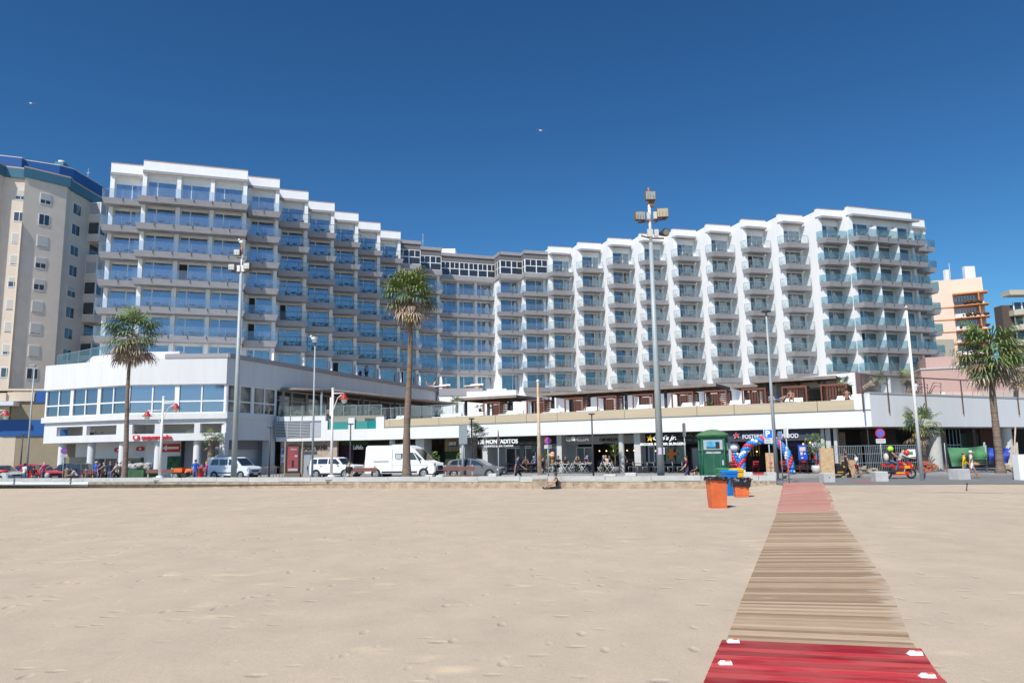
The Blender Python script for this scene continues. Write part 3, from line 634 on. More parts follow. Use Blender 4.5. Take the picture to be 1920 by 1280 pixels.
# openings 3.78-4.55: piers
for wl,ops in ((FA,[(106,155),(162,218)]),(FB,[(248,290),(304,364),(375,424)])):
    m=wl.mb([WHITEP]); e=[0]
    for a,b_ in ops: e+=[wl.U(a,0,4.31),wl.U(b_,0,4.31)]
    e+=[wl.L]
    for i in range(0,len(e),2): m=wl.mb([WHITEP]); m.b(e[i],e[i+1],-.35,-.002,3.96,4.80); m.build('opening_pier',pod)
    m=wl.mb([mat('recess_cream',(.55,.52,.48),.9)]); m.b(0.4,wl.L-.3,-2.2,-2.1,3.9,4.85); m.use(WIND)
    for i in range(1,len(e)-1,2): a,b_=e[i],e[i+1]; m.b(a+(b_-a)*.45,b_-.05,-2.1,-2.05,3.8,4.3)
    m.use(WHITE2)
    for i in range(1,len(e)-1,2): a,b_=e[i],e[i+1]; q=a+(b_-a)*.72; m.b(q-.04,q+.04,-2.05,-2.0,3.98,4.5)
    m.build('recess_window',pod)
# C-D lower shaded wall + side
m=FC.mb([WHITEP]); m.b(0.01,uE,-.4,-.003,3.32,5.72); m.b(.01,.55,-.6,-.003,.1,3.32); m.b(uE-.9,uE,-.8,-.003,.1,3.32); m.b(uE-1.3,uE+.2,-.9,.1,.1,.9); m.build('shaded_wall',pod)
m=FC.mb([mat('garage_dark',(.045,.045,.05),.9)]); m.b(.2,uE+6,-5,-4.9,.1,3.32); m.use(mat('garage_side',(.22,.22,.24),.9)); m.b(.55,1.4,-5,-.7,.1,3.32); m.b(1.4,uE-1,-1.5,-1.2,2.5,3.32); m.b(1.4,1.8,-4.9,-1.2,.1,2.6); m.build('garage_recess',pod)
# columns of the left arcade
for x in (115,170,229): 
    u=FA.U(x,-.6,1.5); p=FA.pt(u,-.6,.1); m=MB([WHITEP]); m.tube([(p.x,p.y,.1),(p.x,p.y,3.32)],.33,14,False); m.build('round_column',pod)
for x in (296,369): u=FB.U(x,-.6,1.5); p=FB.pt(u,-.6,.1); m=MB([WHITEP]); m.tube([(p.x,p.y,.1),(p.x,p.y,3.32)],.33,14,False); m.build('round_column',pod)
bw=Wl((-42.5,73.1),(-33.9,69.5)); bw2=Wl((-33.9,69.5),(-26.7,69.5))
def panel(name,wl,x0,x1,y0,y1,v,m_,parent,t=.05,mats=None):
    a,z1=wl.uz(x0,y0,v); c,z0=wl.uz(x1,y1,v); m=wl.mb([m_]); m.b(a,c,v-t,v,z0,z1); return m.build(name,parent),a,c,z0,z1
def shopwin(wl,x0,x1,y0,y1,v,parent,n=2,gm=WIND,fm=WHITE2,name='shop_window',hz=None):
    a,z1=wl.uz(x0,y0,v); c,z0=wl.uz(x1,y1,v); z0=max(z0,.12)
    g=wl.mb([gm]); g.b(a,c,v-.06,v-.01,z0,z1); f=wl.mb([fm])
    for i in range(n+1): q=a+(c-a)*i/n; f.b(q-.05,q+.05,v-.02,v+.04,z0,z1)
    f.b(a,c,v-.02,v+.03,z1-.08,z1); f.b(a,c,v-.02,v+.03,z0,z0+.08)
    if hz: f.b(a,c,v-.02,v+.03,hz-.05,hz+.05)
    o=g.build(name,parent); f.build('window_frame',o); return o
BEI=mat('beige_shutter',(.38,.33,.25),.8); shutter,_,_,_,_=panel('roller_shutter',bw,130,163,857,889,.06,BEI,pod)
shopwin(bw,175,219,858,888,.05,pod,2); shopwin(bw2,237,270,856,889,.05,pod,1)
GP=mat('green_product_poster',(.03,.16,.05),.6,var=.6,vs_=2.5,c2=(.005,.02,.008)); panel('poster_window',bw2,314,361,855,884,.05,GP,pod)
# supermarket signs
RED=mat('sign_red',(.55,.012,.025),.45); SW=mat('sign_white',(.85,.85,.83),.5)
sg=thing('shop_sign','red supermarket lettering with a round red logo on the white band','sign',FB.pt(2,0,3.25))
a,z1=FB.uz(263,816,.1); c,z0=FB.uz(322,824,.1); text('lettering','supersiplo',FB,a+.12,c,z0-.05,z1+.02,.06,RED,sg,.05,bold=.035)
a,z1=FB.uz(249,815.5,.1); c,z0=FB.uz(261,824,.1); m=FB.mb([RED]); cx,cz,rx,rz_=(a+c)/2,(z0+z1)/2,(c-a)/2,(z1-z0)/2
def disc(m,wl,cx,cz,rx,rz_,v,t=.08,n=20,p=2.):
    pts=[]
    for i in range(n):
        an=2*math.pi*i/n; s_,k_=math.sin(an),math.cos(an); pts.append((cx+rx*math.copysign(abs(k_)**(2/p),k_),cz+rz_*math.copysign(abs(s_)**(2/p),s_)))
    m.add([(x,-v,z) for x,z in pts]+[(x,-v-t,z) for x,z in pts],[tuple(range(n)),tuple(reversed(range(n,2*n)))]+[(i,(i+1)%n,n+(i+1)%n,n+i) for i in range(n)])
disc(m,FB,cx,cz,rx,rz_,.02,.1,20,3.5); m.build('logo',sg); m=FB.mb([SW]); m.add([(cx-.12,-.13,cz+.12),(cx+.14,-.13,cz+.12),(cx+.08,-.13,cz-.12),(cx-.08,-.13,cz-.12)],[(0,1,2,3)]); m.build('logo_mark',sg)
for i,(x0,x1,y0,y1,wl,l) in enumerate([(214,228,839,847,bw,'small red rounded logo plaque on the arcade wall left of the palm trunk'),(255,270,837,845,bw2,'small red rounded logo plaque on the arcade wall right of the palm trunk')]):
    a,z1=wl.uz(x0,y0,.1); c,z0=wl.uz(x1,y1,.1); s_=thing('logo_plaque',l,'sign',wl.pt(a,.1,z0)); m=wl.mb([RED]); disc(m,wl,(a+c)/2,(z0+z1)/2,(c-a)/2,(z1-z0)/2,.02,.06,20,3.5); m.build('plaque',s_); m=wl.mb([SW]); m.b((a+c)/2-.1,(a+c)/2+.1,.082,.09,(z0+z1)/2-.1,(z0+z1)/2+.08); m.build('logo_mark',s_)
a,z1=bw2.uz(303,832,.1); c,z0=bw2.uz(378,846,.1); s_=thing('shop_banner','long red banner reading supermercado abierto with a white arrow','sign',bw2.pt(a,.1,z0)); m=bw2.mb([RED]); m.b(a,c,.02,.07,z0,z1); m.build('panel',s_)
h=z1-z0; W_=c-a; m=bw2.mb([SW]); m.add([(a+.1,-.08,z0+h/2),(a+W_*.13,-.08,z0+h*.88),(a+W_*.13,-.08,z0+h*.64),(a+W_*.43,-.08,z0+h*.64),(a+W_*.43,-.08,z0+h*.36),(a+W_*.13,-.08,z0+h*.36),(a+W_*.13,-.08,z0+h*.12)],[(0,1,2,3,4,5,6)]); m.build('arrow',s_)
text('lettering','SUPERMERCADO',bw2,a+W_*.46,c-.15,z0+h*.62,z0+h*.9,.075,SW,s_,.01); text('lettering','ABIERTO',bw2,a+W_*.46,c-.5,z0+h*.1,z0+h*.54,.075,SW,s_,.01,bold=.03)
# ---- segment S1 (left of the pool) and fascia S2 ----
m=G1.mb([WHITEF]); uT=G1.U(611,0,5.4); m.b(0,uT,-.35,0,3.2,5.62)
u_=[G1.U(x,0,4.6) for x in (614,653,664.5,705)]; m.b(uT,u_[0],-.35,0,3.2,5.1); m.b(u_[0],u_[1],-.35,-.002,3.2,4.25); m.b(u_[1],u_[2],-.35,0,3.2,5.35); m.b(u_[2],G1.L,-.35,-.002,3.2,4.25); m.build('terrace_wall',pod)
m=G2.mb([WHITEF]); uP=G2.U(705,0,4.6); uP2=G2.U(720,0,5); m.b(0,uP,-.35,-.001,3.2,4.25); m.b(uP,uP2,-.35,0,3.2,5.35); m.b(uP2,G2.L,-.35,0,3.2,4.33); m.build('terrace_wall',pod)
POOL=mat('teal_pool_glass',(.01,.23,.22),.12,spec=.8)
m=G1.mb([POOL]); m.b(u_[0]+.1,u_[1],-.32,-.15,4.25,4.98); m.b(u_[2]+.1,G1.L,-.32,-.15,4.25,5.0); m.build('pool_window',pod)
m=G2.mb([POOL]); m.b(0,uP,-.32,-.15,4.25,5.0); m.build('pool_window',pod)
m=G1.mb([mat('grey_green_wall',(.25,.27,.22),.8)]); m.b(uT,G1.L+1.2,-1.6,-1.4,4.9,5.62); m.build('pool_back_wall',pod)
BEIGE=mat('beige_slatted_panel',(.50,.42,.29),.85,var=.12,vs_=2,stretch=(.3,.3,9))
m=G2.mb([BEIGE]); e=[uP2]+[G2.U(x,0,4.7) for x in (730,822,928,986,1044,1170,1306,1376,1532)]+[G2.L-.1]
for a,c in zip(e,e[1:]): m.b(a+.015,c-.015,-.22,-.08,4.345,5.05)
m.build('terrace_parapet',pod); m=G2.mb([DARKM]); m.b(uP2,G2.L,-.3,.06,4.33,4.345); m.build('ledge_flashing',pod)
m=MB([mat('terrace_deck',(.35,.30,.25),.9)]); q=[G2.pt(0,-.3,0),G2.pt(G2.L,-.3,0),G3.pt(G3.L,-.3,0)]; m.prism([(-22.6,73.3),(G1.pt(G1.L,-.3,0).x,G1.pt(G1.L,-.3,0).y),(q[0].x,q[0].y),(q[1].x,q[1].y),(q[2].x,q[2].y),(60,100),(-12,120)],3.25,4.25); m.build('terrace_floor',pod)
m=MB([mat('terrace_deck2',(.33,.29,.25),.9)]); m.prism([(-22.8,73.3),(-14.3,72.3),(-8,80),(-7,101),(-10,108),(-24,76)],4.25,5.3); m.build('restaurant_floor',pod)
m=MB([mat('grey_soffit',(.42,.40,.38),.9)]); m.prism([(-22.8,73.3),(-14,72.3),(G2.pt(G2.L,-.3,0).x,G2.pt(G2.L,-.3,0).y),(49,64.3),(60,100),(-12,120)],3.18,3.24); m.build('arcade_soffit',pod)
m=G3.mb([WHITEF]); m.b(0.003,G3.L,-.35,0,3.2,5.42); m.build('terrace_wall',pod); m=G3.mb([mat('grey_parapet_cap2',(.4,.42,.40),.8)]); m.b(0,G3.L,-.4,.04,5.42,5.52); m.build('parapet_cap',pod)
m=G2.mb([WHITEF]); m.b(G2.L-1.,G2.L-.002,-.35,-.003,4.25,5.42); m.build('parapet_end',pod)
# louvre
LV=mat('louvre_grey',(.40,.43,.46),.6); m=G1.mb([LV]); a,z1=G1.uz(516,790,.02); c,z0=G1.uz(601,819,.02); z1+=.05
m.b(a,c,-.0,.01,z0,z1); n=11
for i in range(n): zz=z0+(z1-z0)*i/n; m.b(a,c-1.1 if i<n-1 else c,.01,.09,zz+.05,zz+.13)
m.b(c-1.1,c,.01,.03,z0,z1-.22); 
for f_ in (.28,.57): m.b(a+(c-a)*f_-.03,a+(c-a)*f_+.03,.03,.11,z0,z1)
m.build('louvre_grille',pod); m=G1.mb([mat('louvre_dark',(.05,.055,.06),.8)]); m.b(a+.05,c-1.15,.011,.02,z0+.05,z1-.05); m.build('louvre_shadow_gap',pod)
# restaurant glazing along C-D and its railing
strip(FC,uE+.3,FC.L-9,5.3,8.29,-.4,[(uE+.3+i*2.6,uE+.3+(i+1)*2.6,1 if i%3 else 2) for i in range(int((FC.L-9-uE)/2.6))],[7.3],WIND,mat('greige_frame',(.38,.36,.33),.6),'restaurant_glazing',.12,.12)
m=FC.mb([WHITEF]); m.b(FC.L-9,FC.L,-.5,-.2,4.2,8.29); m.build('restaurant_end_wall',pod)
def rail(parent,wl,u0,u1,z0,z1,v,m_=RAILC,pm=GREYM,sp_=1.25,low=0.,name='glass_railing',top=True):
    g=wl.mb([m_]); g.b(u0,u1,v,v+.012,z0+.05,z1); p=wl.mb([pm]); n=max(1,round((u1-u0)/sp_))
    for i in range(n+1): q=u0+(u1-u0)*i/n; p.b(q-.025,q+.025,v+.012,v+.05,z0-low,z1)
    if top: p.b(u0,u1,v-.02,v+.03,z1,z1+.04)
    o=g.build(name,parent); p.build('railing_posts',o); return o
rail(pod,G1,.2,uT,5.5,6.6,.02,low=.35,top=False); rail(pod,G1,uT,G1.L+1.,5.6,6.6,-1.45); rail(pod,G2,.3,10,5.3,6.25,-1.7)
# pergola roof attached to the restaurant
BRN=mat('weathered_brown_slats',(.16,.105,.075),.9,var=.35,vs_=3,stretch=(1,8,1)); BRT=mat('grey_brown_log',(.27,.225,.19),.9,var=.3,vs_=2)
pg=thing('restaurant_pergola','long brown slatted pergola roof along the grey wall above the restaurant terrace','pergola',(-17,72,5.3))
m=MB([BRN]); PG=[(-23.1,73.9),(-18.6,77.),(-7.9,101.6),(-10.8,107.3)]
m.prism(PG,8.25,8.35); m.build('roof_slats',pg); m=MB([BRT]); m.tube([(-23.1,73.9,8.38),(-18.6,77,8.38)],.15,8); m.tube([(-18.6,77,8.38),(-7.9,101.6,8.38)],.15,8); m.build('edge_log',pg)
for x,Y in ((530,74.6),(602,76.4),(679,82.7),(712,87),(740,90),(790,98),(826,101)):
    p=col(x,Y,5.3); m=MB([GREYM if x<650 else DARKM]); m.box(p.x-.09,p.x+.09,Y-.09,Y+.09,5.3 if x>600 else 4.,8.25); m.build('post',pg)
# right terrace fence
fe=thing('terrace_fence','tall dark metal frame fence with glass on the right-hand white terrace wall','fence',G3.pt(8,0,4.2))
m=G3.mb([mat('rust_brown_metal',(.12,.075,.065),.7)])
us=[G3.U(x,.05,5) for x in (1616.5,1665,1735,1804)]; us+= [us[-1]+3.7*i for i in (1,2,3,4)]
for u in us: 
    if u<G3.L: m.b(u,u+.07,.03,.10,4.15,6.62)
m.b(us[0],G3.L,.02,.09,6.6,6.68); m.build('posts_and_rail',fe); m=G3.mb([RAILC]); m.b(us[0],us[1]+1.6,-.0,.01,5.52,6.6); m.build('glass',fe); m=G3.mb([RAILC]); m.b(us[3]+3,G3.L,-.3,-.29,5.52,6.1); m.build('glass',fe)
# terrace bar block
tb=thing('terrace_bar','white flat-roofed bar block on the right end of the roof terrace','kiosk',(18.5,60,4.25))
wl=Wl(tuple(at(1455,714,60.5)[:2]),tuple(at(1603,703,55.5)[:2])); m=wl.mb([WHITE]); m.b(0,wl.L,-4,0,6.45,7.35); m.b(0,.2,-4,-.3,4.25,6.45); m.b(wl.L-.3,wl.L,-4,-.01,4.25,6.45); m.build('wall',tb); m=wl.mb([mat('bar_back',(.28,.25,.22),.9)]); m.b(.2,wl.L-.3,-3.9,-3.8,4.25,6.45); m.build('back_wall',tb)
m=wl.mb([GREYM]); m.b(.6,wl.L*.6,.0,.03,6.95,7.1); m.b(wl.L*.64,wl.L*.92,.0,.03,6.95,7.1); m.build('vent_strip',tb)
m=wl.mb([mat('mauve_side',(.3,.2,.2),.9)]); m.b(wl.L,wl.L+.05,-4,.0,4.25,7.35); m.build('side_panel',tb)
m=wl.mb([mat('bar_counter',(.4,.36,.3),.7)]); m.b(.5,wl.L-1,-2.5,-2,4.25,5.3); m.build('counter',tb)
# pergolas over the terrace
for i,(xa,xb,z,dep,l) in enumerate([(852,969,6.82,5.0,'brown slatted terrace pergola left of the rusty white pole'),(1014,1343,6.82,4.5,'longest brown slatted terrace pergola, in front of the zigzag wing'),(1372,1440,6.75,3.0,'short brown slatted pergola set back between the two larger right-hand pergolas'),(1410,1568,6.9,4.0,'brown slatted terrace pergola below the white bar block')]):
    vo=-3.2 if i!=2 else -5.2
    a=G2.U(xa,vo,z); c=G2.U(xb,vo,z); t=thing('terrace_pergola',l,'pergola',G2.pt(a,vo,4.25),group='pergolas on the hotel terrace')
    m=G2.mb([BRT]); m.b(a,c,vo-.12,vo+.1,z-.1,z+.13); m.b(a,c,vo-dep,vo-dep+.15,z-.1,z+.1); m.b(c-.15,c,vo-dep,vo,z-.1,z+.12); m.b(a,a+.15,vo-dep,vo,z-.1,z+.12); m.build('frame',t)
    m=G2.mb([BRN]); q=a+.2
    while q<c-.1: m.b(q,q+.13,vo-dep+.1,vo-.1,z-.02,z+.03); q+=.2
    m.b(a,c,vo-dep+.1,vo-.1,z+.032,z+.05); q=a+1.2
    while q<c: m.b(q,q+.1,vo-dep,vo-.05,z-.16,z-.03); q+=1.6
    m.build('slats',t); n=max(2,round((c-a)/4.4)+1)
    for j in range(n):
        q=a+.8+(c-a-1.8)*j/(n-1)
        for v in (vo-.5,vo-dep+.4): m=G2.mb([DARKM]); m.b(q,q+.2,v-.2,v,4.25,z-.1); m.build('post',t)
# cabanas
MAH=mat('mahogany_frame',(.20,.07,.045),.6,var=.2); MAHS=mat('mahogany_slats',(.13,.055,.038),.7)
ca=thing('cabana','c','cabana',(0,0,0),G2.rz); CW=1.75
m=MB([MAH])
for x in (0,CW-.1):
    for y in (0,1.5): m.box(x,x+.1,y,y+.1,0,1.95)
m.box(0,CW,-.003,.1,1.95,2.06); m.box(0,CW,1.5,1.6,1.95,2.06); m.box(0,.1,.1,1.5,1.95,2.06); m.box(CW-.1,CW,.1,1.5,1.95,2.06); m.build('frame',ca,world=False)
m=MB([MAHS]); z=.12
while z<1.9: m.box(CW-.07,CW-.03,.1,1.5,z,z+.09); m.box(.9,CW-.1,1.53,1.57,z,z+.09); z+=.16
m.box(.1,.9,1.52,1.56,0,1.9)
q=.12
while q<CW-.15: m.box(q,q+.06,.1,1.5,1.96,1.99); q+=.2
m.build('slat_panel',ca,world=False)
cabl=['leftmost','second from the left','third from the left','fourth from the left','fifth from the left, behind the tall mast','sixth from the left','seventh from the left','eighth, under the gap between pergolas','second from the right, with sunbathers in front','rightmost, before the white bar']
for i,(x,yv) in enumerate([(906,-1.6),(987,-1.6),(1058,-1.6),(1119,-1.6),(1186,-1.6),(1259,-1.6),(1320,-1.6),(1391,-1.6),(1466,-1.6),(1539,-1.6)]):
    o=ca if i==0 else copy_tree(ca); u=G2.U(x,yv,5.5); o.location=G2.pt(u,yv,4.25); tag(o,'mahogany slatted cabana frame on the terrace, '+cabl[i],'cabana','cabanas on the roof terrace')
db=thing('daybed','d','daybed',(0,0,0),G2.rz); m=MB([mat('teak',(.40,.22,.10),.7)]); m.box(0,1.7,0,1.,.55,.68); m.box(.1,.2,.1,.9,0,.55); m.box(1.5,1.6,.1,.9,0,.55); m.build('base',db,world=False)
MAT_=mat('white_cushion',(.80,.80,.80),.9,var=.05,bump=.2,bs=5); m=MB([MAT_]); m.box(.0,1.7,.0,1.,.68,.82); m.build('mattress',db,world=False)
m=MB([MAT_]); m.prism([(.25,.85),(1.7,.85),(1.7,1.),(.25,1.)],.822,1.15,[(.35,.97),(1.68,.97),(1.68,1.1),(.35,1.1)]); m.build('backrest',db,world=False)
dl=['left of the tall middle palm','right of the tall middle palm','right of that palm, second bed','beside the terrace palm left of the first cabana','in front of the first and second cabanas','just right of the rusty white pole','in front of the fourth cabana','in front of the fifth cabana','in front of the sixth cabana','right of the seventh cabana','under sunbathers near the bar','at the far right by the bar']
for i,(x,w_) in enumerate([(724,1.),(807,.9),(826,.9),(862,1.2),(931,1.2),(1014,1.),(1078,1.),(1176,1.),(1263,1.),(1353,1.1),(1450,1.1),(1557,1.)]):
    o=db if i==0 else copy_tree(db); u=G2.U(x,-1.,5.2); o.location=G2.pt(u,-.25-1,4.35); o.scale=(w_,1,1); tag(o,'white cushioned daybed '+dl[i],'daybed','white daybeds along the terrace parapet')
# white stepped walls behind the mid terrace
m=MB([WHITE]); 
for x0,x1,Y,yt in ((820,875,108,742),(875,913,106,734),(913,950,104,729),(950,968,103,731)):
    a=col(x0,Y,8); c=col(x1,Y,8); zt=at(x0,yt,Y).z; m.box(a.x+.01,c.x-.01,Y,Y+9,4.3,zt)
m.build('stepped_wall',pod)
m=MB([mat('grey_parapet_cap',(.33,.31,.33),.8)]); a=col(823,108,9);c=col(905,108,9); zt=at(823,742,108).z; m.box(a.x,c.x,107.9,109,zt+.002,zt+1.05); m.build('terrace_band',pod)
m=MB([WINP]); a=col(833,107.9,6); c=col(868,107.9,6); m.box(a.x,c.x,107.85,107.95,5.,7.2); a=col(880,105.9,6); c=col(910,105.9,6); m.box(a.x,c.x,105.88,105.96,4.7,6.4); m.build('lower_window',pod)
for i,(x,w_,l) in enumerate([(870,1.6,'upper terrace lounger near the middle wing, left one'),(812,1.4,'upper terrace lounger beside the sunbathing pair')]): 
    p=col(x,109,10.9); o=copy_tree(db); o.location=p; o.scale=(w_,1,.7); tag(o,'white '+l,'daybed','white daybeds along the terrace parapet')
# ---------- shops under the arcade ----------
BV=-4.6
sh=thing('shopfronts','row of dark shop and bar fronts set back under the white podium arcade','shops',G2.pt(16,-4,0.12))
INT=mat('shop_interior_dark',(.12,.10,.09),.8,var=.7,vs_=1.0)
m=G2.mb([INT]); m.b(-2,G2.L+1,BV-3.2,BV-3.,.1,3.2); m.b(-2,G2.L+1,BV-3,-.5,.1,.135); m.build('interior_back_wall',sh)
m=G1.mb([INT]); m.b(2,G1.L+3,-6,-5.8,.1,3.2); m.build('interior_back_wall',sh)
SHW=mat('shop_grey_wall',(.42,.42,.42),.85,var=.08); BLKP=mat('black_shop_panel',(.018,.018,.02),.5); NAVY=mat('dark_slate_panel',(.035,.045,.06),.6)
def pn(name,wl,x0,x1,y0,y1,v,m_,par=None,t=.05): return panel(name,wl,x0,x1,y0,y1,v,m_,par or sh,t)[0]
# stone corner of S1
m=G1.mb([STONE]); a=G1.U(526,-.5,2); c=G1.U(566,-.5,2); d=G1.U(595,-.5,2); e=G1.U(632,-.5,2); m.b(a,c,-.9,-.5,.1,3.2); m.b(c,d,-.9,-.5,2.2,3.2); m.b(d,e,-.9,-.5,.1,3.2); m.build('stone_wall',sh)
m=G1.mb([mat('grey_steel_door',(.30,.33,.36),.6)]); m.b(c,d,-.85,-.75,.1,2.2); q=(c+d)/2; m.use(DARKM); m.b(q-.01,q+.01,-.75,-.745,.1,2.2); m.build('steel_door',sh)
m=G1.mb([mat('darker_stone_band',(.33,.255,.20),.85,var=.3)]); a,z1=G1.uz(562,829,-.49); c,z0=G1.uz(621,844,-.49); m.b(a,c,-.5,-.47,z0,3.15); m.build('stone_band',sh)
def sign(name,label,cat='sign',loc=(0,0,0)): return thing(name,label,cat,loc)
def lett(par,body,wl,x0,x1,y0,y1,v,m_,name='lettering',**k):
    a,z1=wl.uz(x0,y0,v); c,z0=wl.uz(x1,y0,v); _,zb=wl.uz(x0,y1,v)
    zt=(z1+z0)/2; return text(name,body,wl,a,c,zt-(z1-zb),zt,v,m_,par,**k)
p=G1.pt(G1.U(590,-.45,3),-.45,2.9); s_=sign('building_name_sign','black lettering CADIZ BAHIA on the brown stone wall',loc=p); lett(s_,'CÁDIZ BAHÍA',G1,565.5,615,833,842.5,-.46,BLACK,bold=.015)
BLU=mat('sign_blue',(.01,.11,.50),.4); SRED=mat('traffic_red',(.62,.01,.03),.4)
p=G1.pt(G1.U(530,-.4,2.5),-.4,1.2); s_=sign('parking_sign','small square blue parking sign with an information board under it on the stone wall',loc=p); pn('panel',G1,527.3,533.5,838,848,-.44,BLU,s_); lett(s_,'P',G1,528.5,531.5,839.5,846.5,-.43,SW); pn('info_panel',G1,527,533,852,866,-.44,SW,s_); pn('info_stripe',G1,527.3,532,857,859,-.43,BLU,s_,.02); pn('info_stripe',G1,527.3,531,861,863,-.43,BLU,s_,.02)
# shops on S2
def bar(par,wl,x0,x1,z0,z1,v,m_,name='panel',t=.06): a=wl.U(x0,v,z0); c=wl.U(x1,v,z0); m=wl.mb([m_]); m.b(a,c,v-t,v,z0,z1); return m.build(name,par)
s_=thing('bar_facade','dark bar front with plants and a white lit name sign behind the white camper van','shop',G1.pt(9,-4,.1))
bar(s_,G1,632,690,2.75,3.2,-1.2,mat('hanging_greenery',(.03,.07,.02),.9,var=.6,vs_=6),'greenery'); MUL=mat('coloured_bar_wall',(.10,.02,.05),.7,var=.9,vs_=4,c2=(.01,.03,.05)); bar(s_,G1,636,662,.2,3.,-2.6,MUL,'mosaic_wall'); lett(s_,'LaMafia',G1,663,681,834,842,-1.1,SW,bold=.01); bar(s_,G1,661,683,2.3,2.65,-1.2,mat('brown_board',(.10,.05,.035),.7),'board')
for x in (647,700,718,741): 
    p=G2.pt(G2.U(x,-2,2.4),-2,2.2); m=MB([mat('wicker_shade',(.30,.22,.15),.9)]); m.lathe((p.x,p.y,2.15),[(.28,0),(.26,.18),(.1,.42),(.02,.5)],10); m.build('lamp_shade',s_)
bar(s_,G2,742,780,2.65,3.0,-2.5,BLKP,'board'); lett(s_,'LaMafia',G2,746,768,827,833,-2.4,mat('dim_letters',(.25,.25,.25),.6),bold=.01); bar(s_,G2,687,797,2.9,3.05,-3.,mat('hanging_greenery',(.03,.07,.02)),'greenery'); bar(s_,G2,740,778,.2,2.5,-4,mat('teal_door',(.01,.05,.06),.4),'door')
s_=thing('slatted_facade','dark doorway framed by vertical wood slats, a black name plate and a hedge panel','shop',G2.pt(5,-2,.1))
a=G2.U(834,-1.6,3); c=G2.U(861,-1.6,3); m=G2.mb([mat('oak_slats',(.40,.27,.15),.7)]); q=a
while q<c: m.b(q,q+.07,-1.65,-1.6,2.0,3.2); q+=.15
m.build('slats',s_); bar(s_,G2,841,857,2.45,2.9,-1.55,BLKP,'plate'); lett(s_,'SUMOYE',G2,842,856,828,834.5,-1.53,SW)
HEDGE=mat('hedge_green',(.035,.06,.02),.9,var=.6,vs_=14,bump=1,bs=30)
bar(s_,G2,835,861,.3,1.95,-1.6,HEDGE,'hedge_panel',.25)
s_=thing('tapas_bar_facade','tapas bar front with white hanging letters and a dark name board inside','shop',G2.pt(9,-3,.1))
lett(s_,'100 MONTADITOS',G2,897,971.5,823,831.5,-.3,SW,bold=.03); lett(s_,'CERVECERÍA-TAPAS',G2,908,963,833.5,837.5,-.3,SW,name='small_lettering',bold=.02)
bar(s_,G2,935,1060,2.55,3.12,-3.4,NAVY,'board'); lett(s_,'100 MONTADITOS',G2,955,1007,828,834,-3.3,mat('grey_letters',(.40,.42,.42),.6),name='board_lettering',bold=.02); bar(s_,G2,903,952,.12,3.1,-3.5,SHW,'wall'); bar(s_,G2,1028,1052,.12,2.5,-3.5,SHW,'wall')
WTEAL=mat('pale_reflecting_glass',(.16,.20,.22),.15); shopwin(G2,949,1005,836,880,-3.4,s_,3,WIND,hz=2.2); shopwin(G2,905,918,836,880,-3.35,s_,1,BLKP)
shopwin(G2,1017,1044,838,880,-3.35,s_,2,WTEAL); bar(s_,G2,975,983,1.2,2.4,-3.3,WTEAL,'poster'); bar(s_,G2,997,1004,1.8,2.4,-3.3,WTEAL,'poster')
s_=thing('ice_cream_parlour','light grey ice cream parlour front with dark lettering and hanging bulbs','shop',G2.pt(15,-3,.1))
bar(s_,G2,1056,1085,.12,3.1,-3.4,SHW,'wall'); bar(s_,G2,1060,1200,2.42,3.12,-3.35,mat('pale_sign_band',(.50,.50,.51),.7),'sign_band'); GL=mat('dark_letters',(.06,.06,.065),.6)
lett(s_,'GIOELIA',G2,1124,1159,821,827,-3.25,GL,name='board_lettering',bold=.015); lett(s_,'natural gelato',G2,1130,1154,829.5,832,-3.25,GL,name='small_lettering'); lett(s_,'GIOELIA',G2,1062,1105,819,826.5,-.4,mat('silver_letters',(.34,.33,.32),.5),bold=.01)
a,z1=G2.uz(1073,819,-.38); m=G2.mb([SW]); disc(m,G2,a+.12,z1-.14,.17,.17,-.35,.03); m.build('logo_disc',s_)
shopwin(G2,1081,1112,838,882,-3.3,s_,2,WTEAL); 
BULB=bpy.data.materials.new('warm_bulb'); BULB.use_nodes=True; BULB.node_tree.nodes['Principled BSDF'].inputs['Emission Color'].default_value=(1,.6,.25,1); BULB.node_tree.nodes['Principled BSDF'].inputs['Emission Strength'].default_value=5
for x,y in ((1124,845),(1137,845),(1176,844),(1189,844),(1229,845),(1150,845),(1419,846),(1441,830),(1506,832),(1519,829)):
    u,z=G2.uz(x,y,-3.6 if x<1300 else -1.6); p=G2.pt(u,-3.6 if x<1300 else -1.6,z); m=MB([BULB]); m.ball(p,.05,6,4); m.use(BLACK); m.tube([(p.x,p.y,p.z+.05),(p.x,p.y,3.2)],.008,4); m.build('pendant_bulb',sh)
bar(s_,G2,1171,1190,1.05,1.12,-3.2,mat('wood_shelf',(.35,.2,.1),.7),'shelf'); bar(s_,G2,1120,1160,.12,1.0,-3.9,mat('counter_dark',(.09,.07,.06),.6),'counter')
s_=thing('burger_bar_facade','black burger bar front with a yellow star and white script lettering','shop',G2.pt(21,-2,.1))
bar(s_,G2,1210,1350,2.3,3.15,-2.4,BLKP,'sign_band'); lett(s_,"Carl's Jr.",G2,1225,1268,815.5,827,-.4,SW,shear=.35,bold=.03); lett(s_,'BIGGER BETTER BURGERS',G2,1201,1286,829.5,834.5,-.35,SW,name='small_lettering',bold=.035)
GR2=mat('dim_grey_letters',(.16,.16,.165),.7); lett(s_,"Carl's Jr.",G2,1274,1312,813,820,-2.3,GR2,name='board_lettering',shear=.35,bold=.02); lett(s_,'BETTER BURGERS',G2,1270,1340,822,826.5,-2.3,GR2,name='board_lettering',bold=.03)
YEL=mat('star_yellow',(.85,.50,.02),.5)
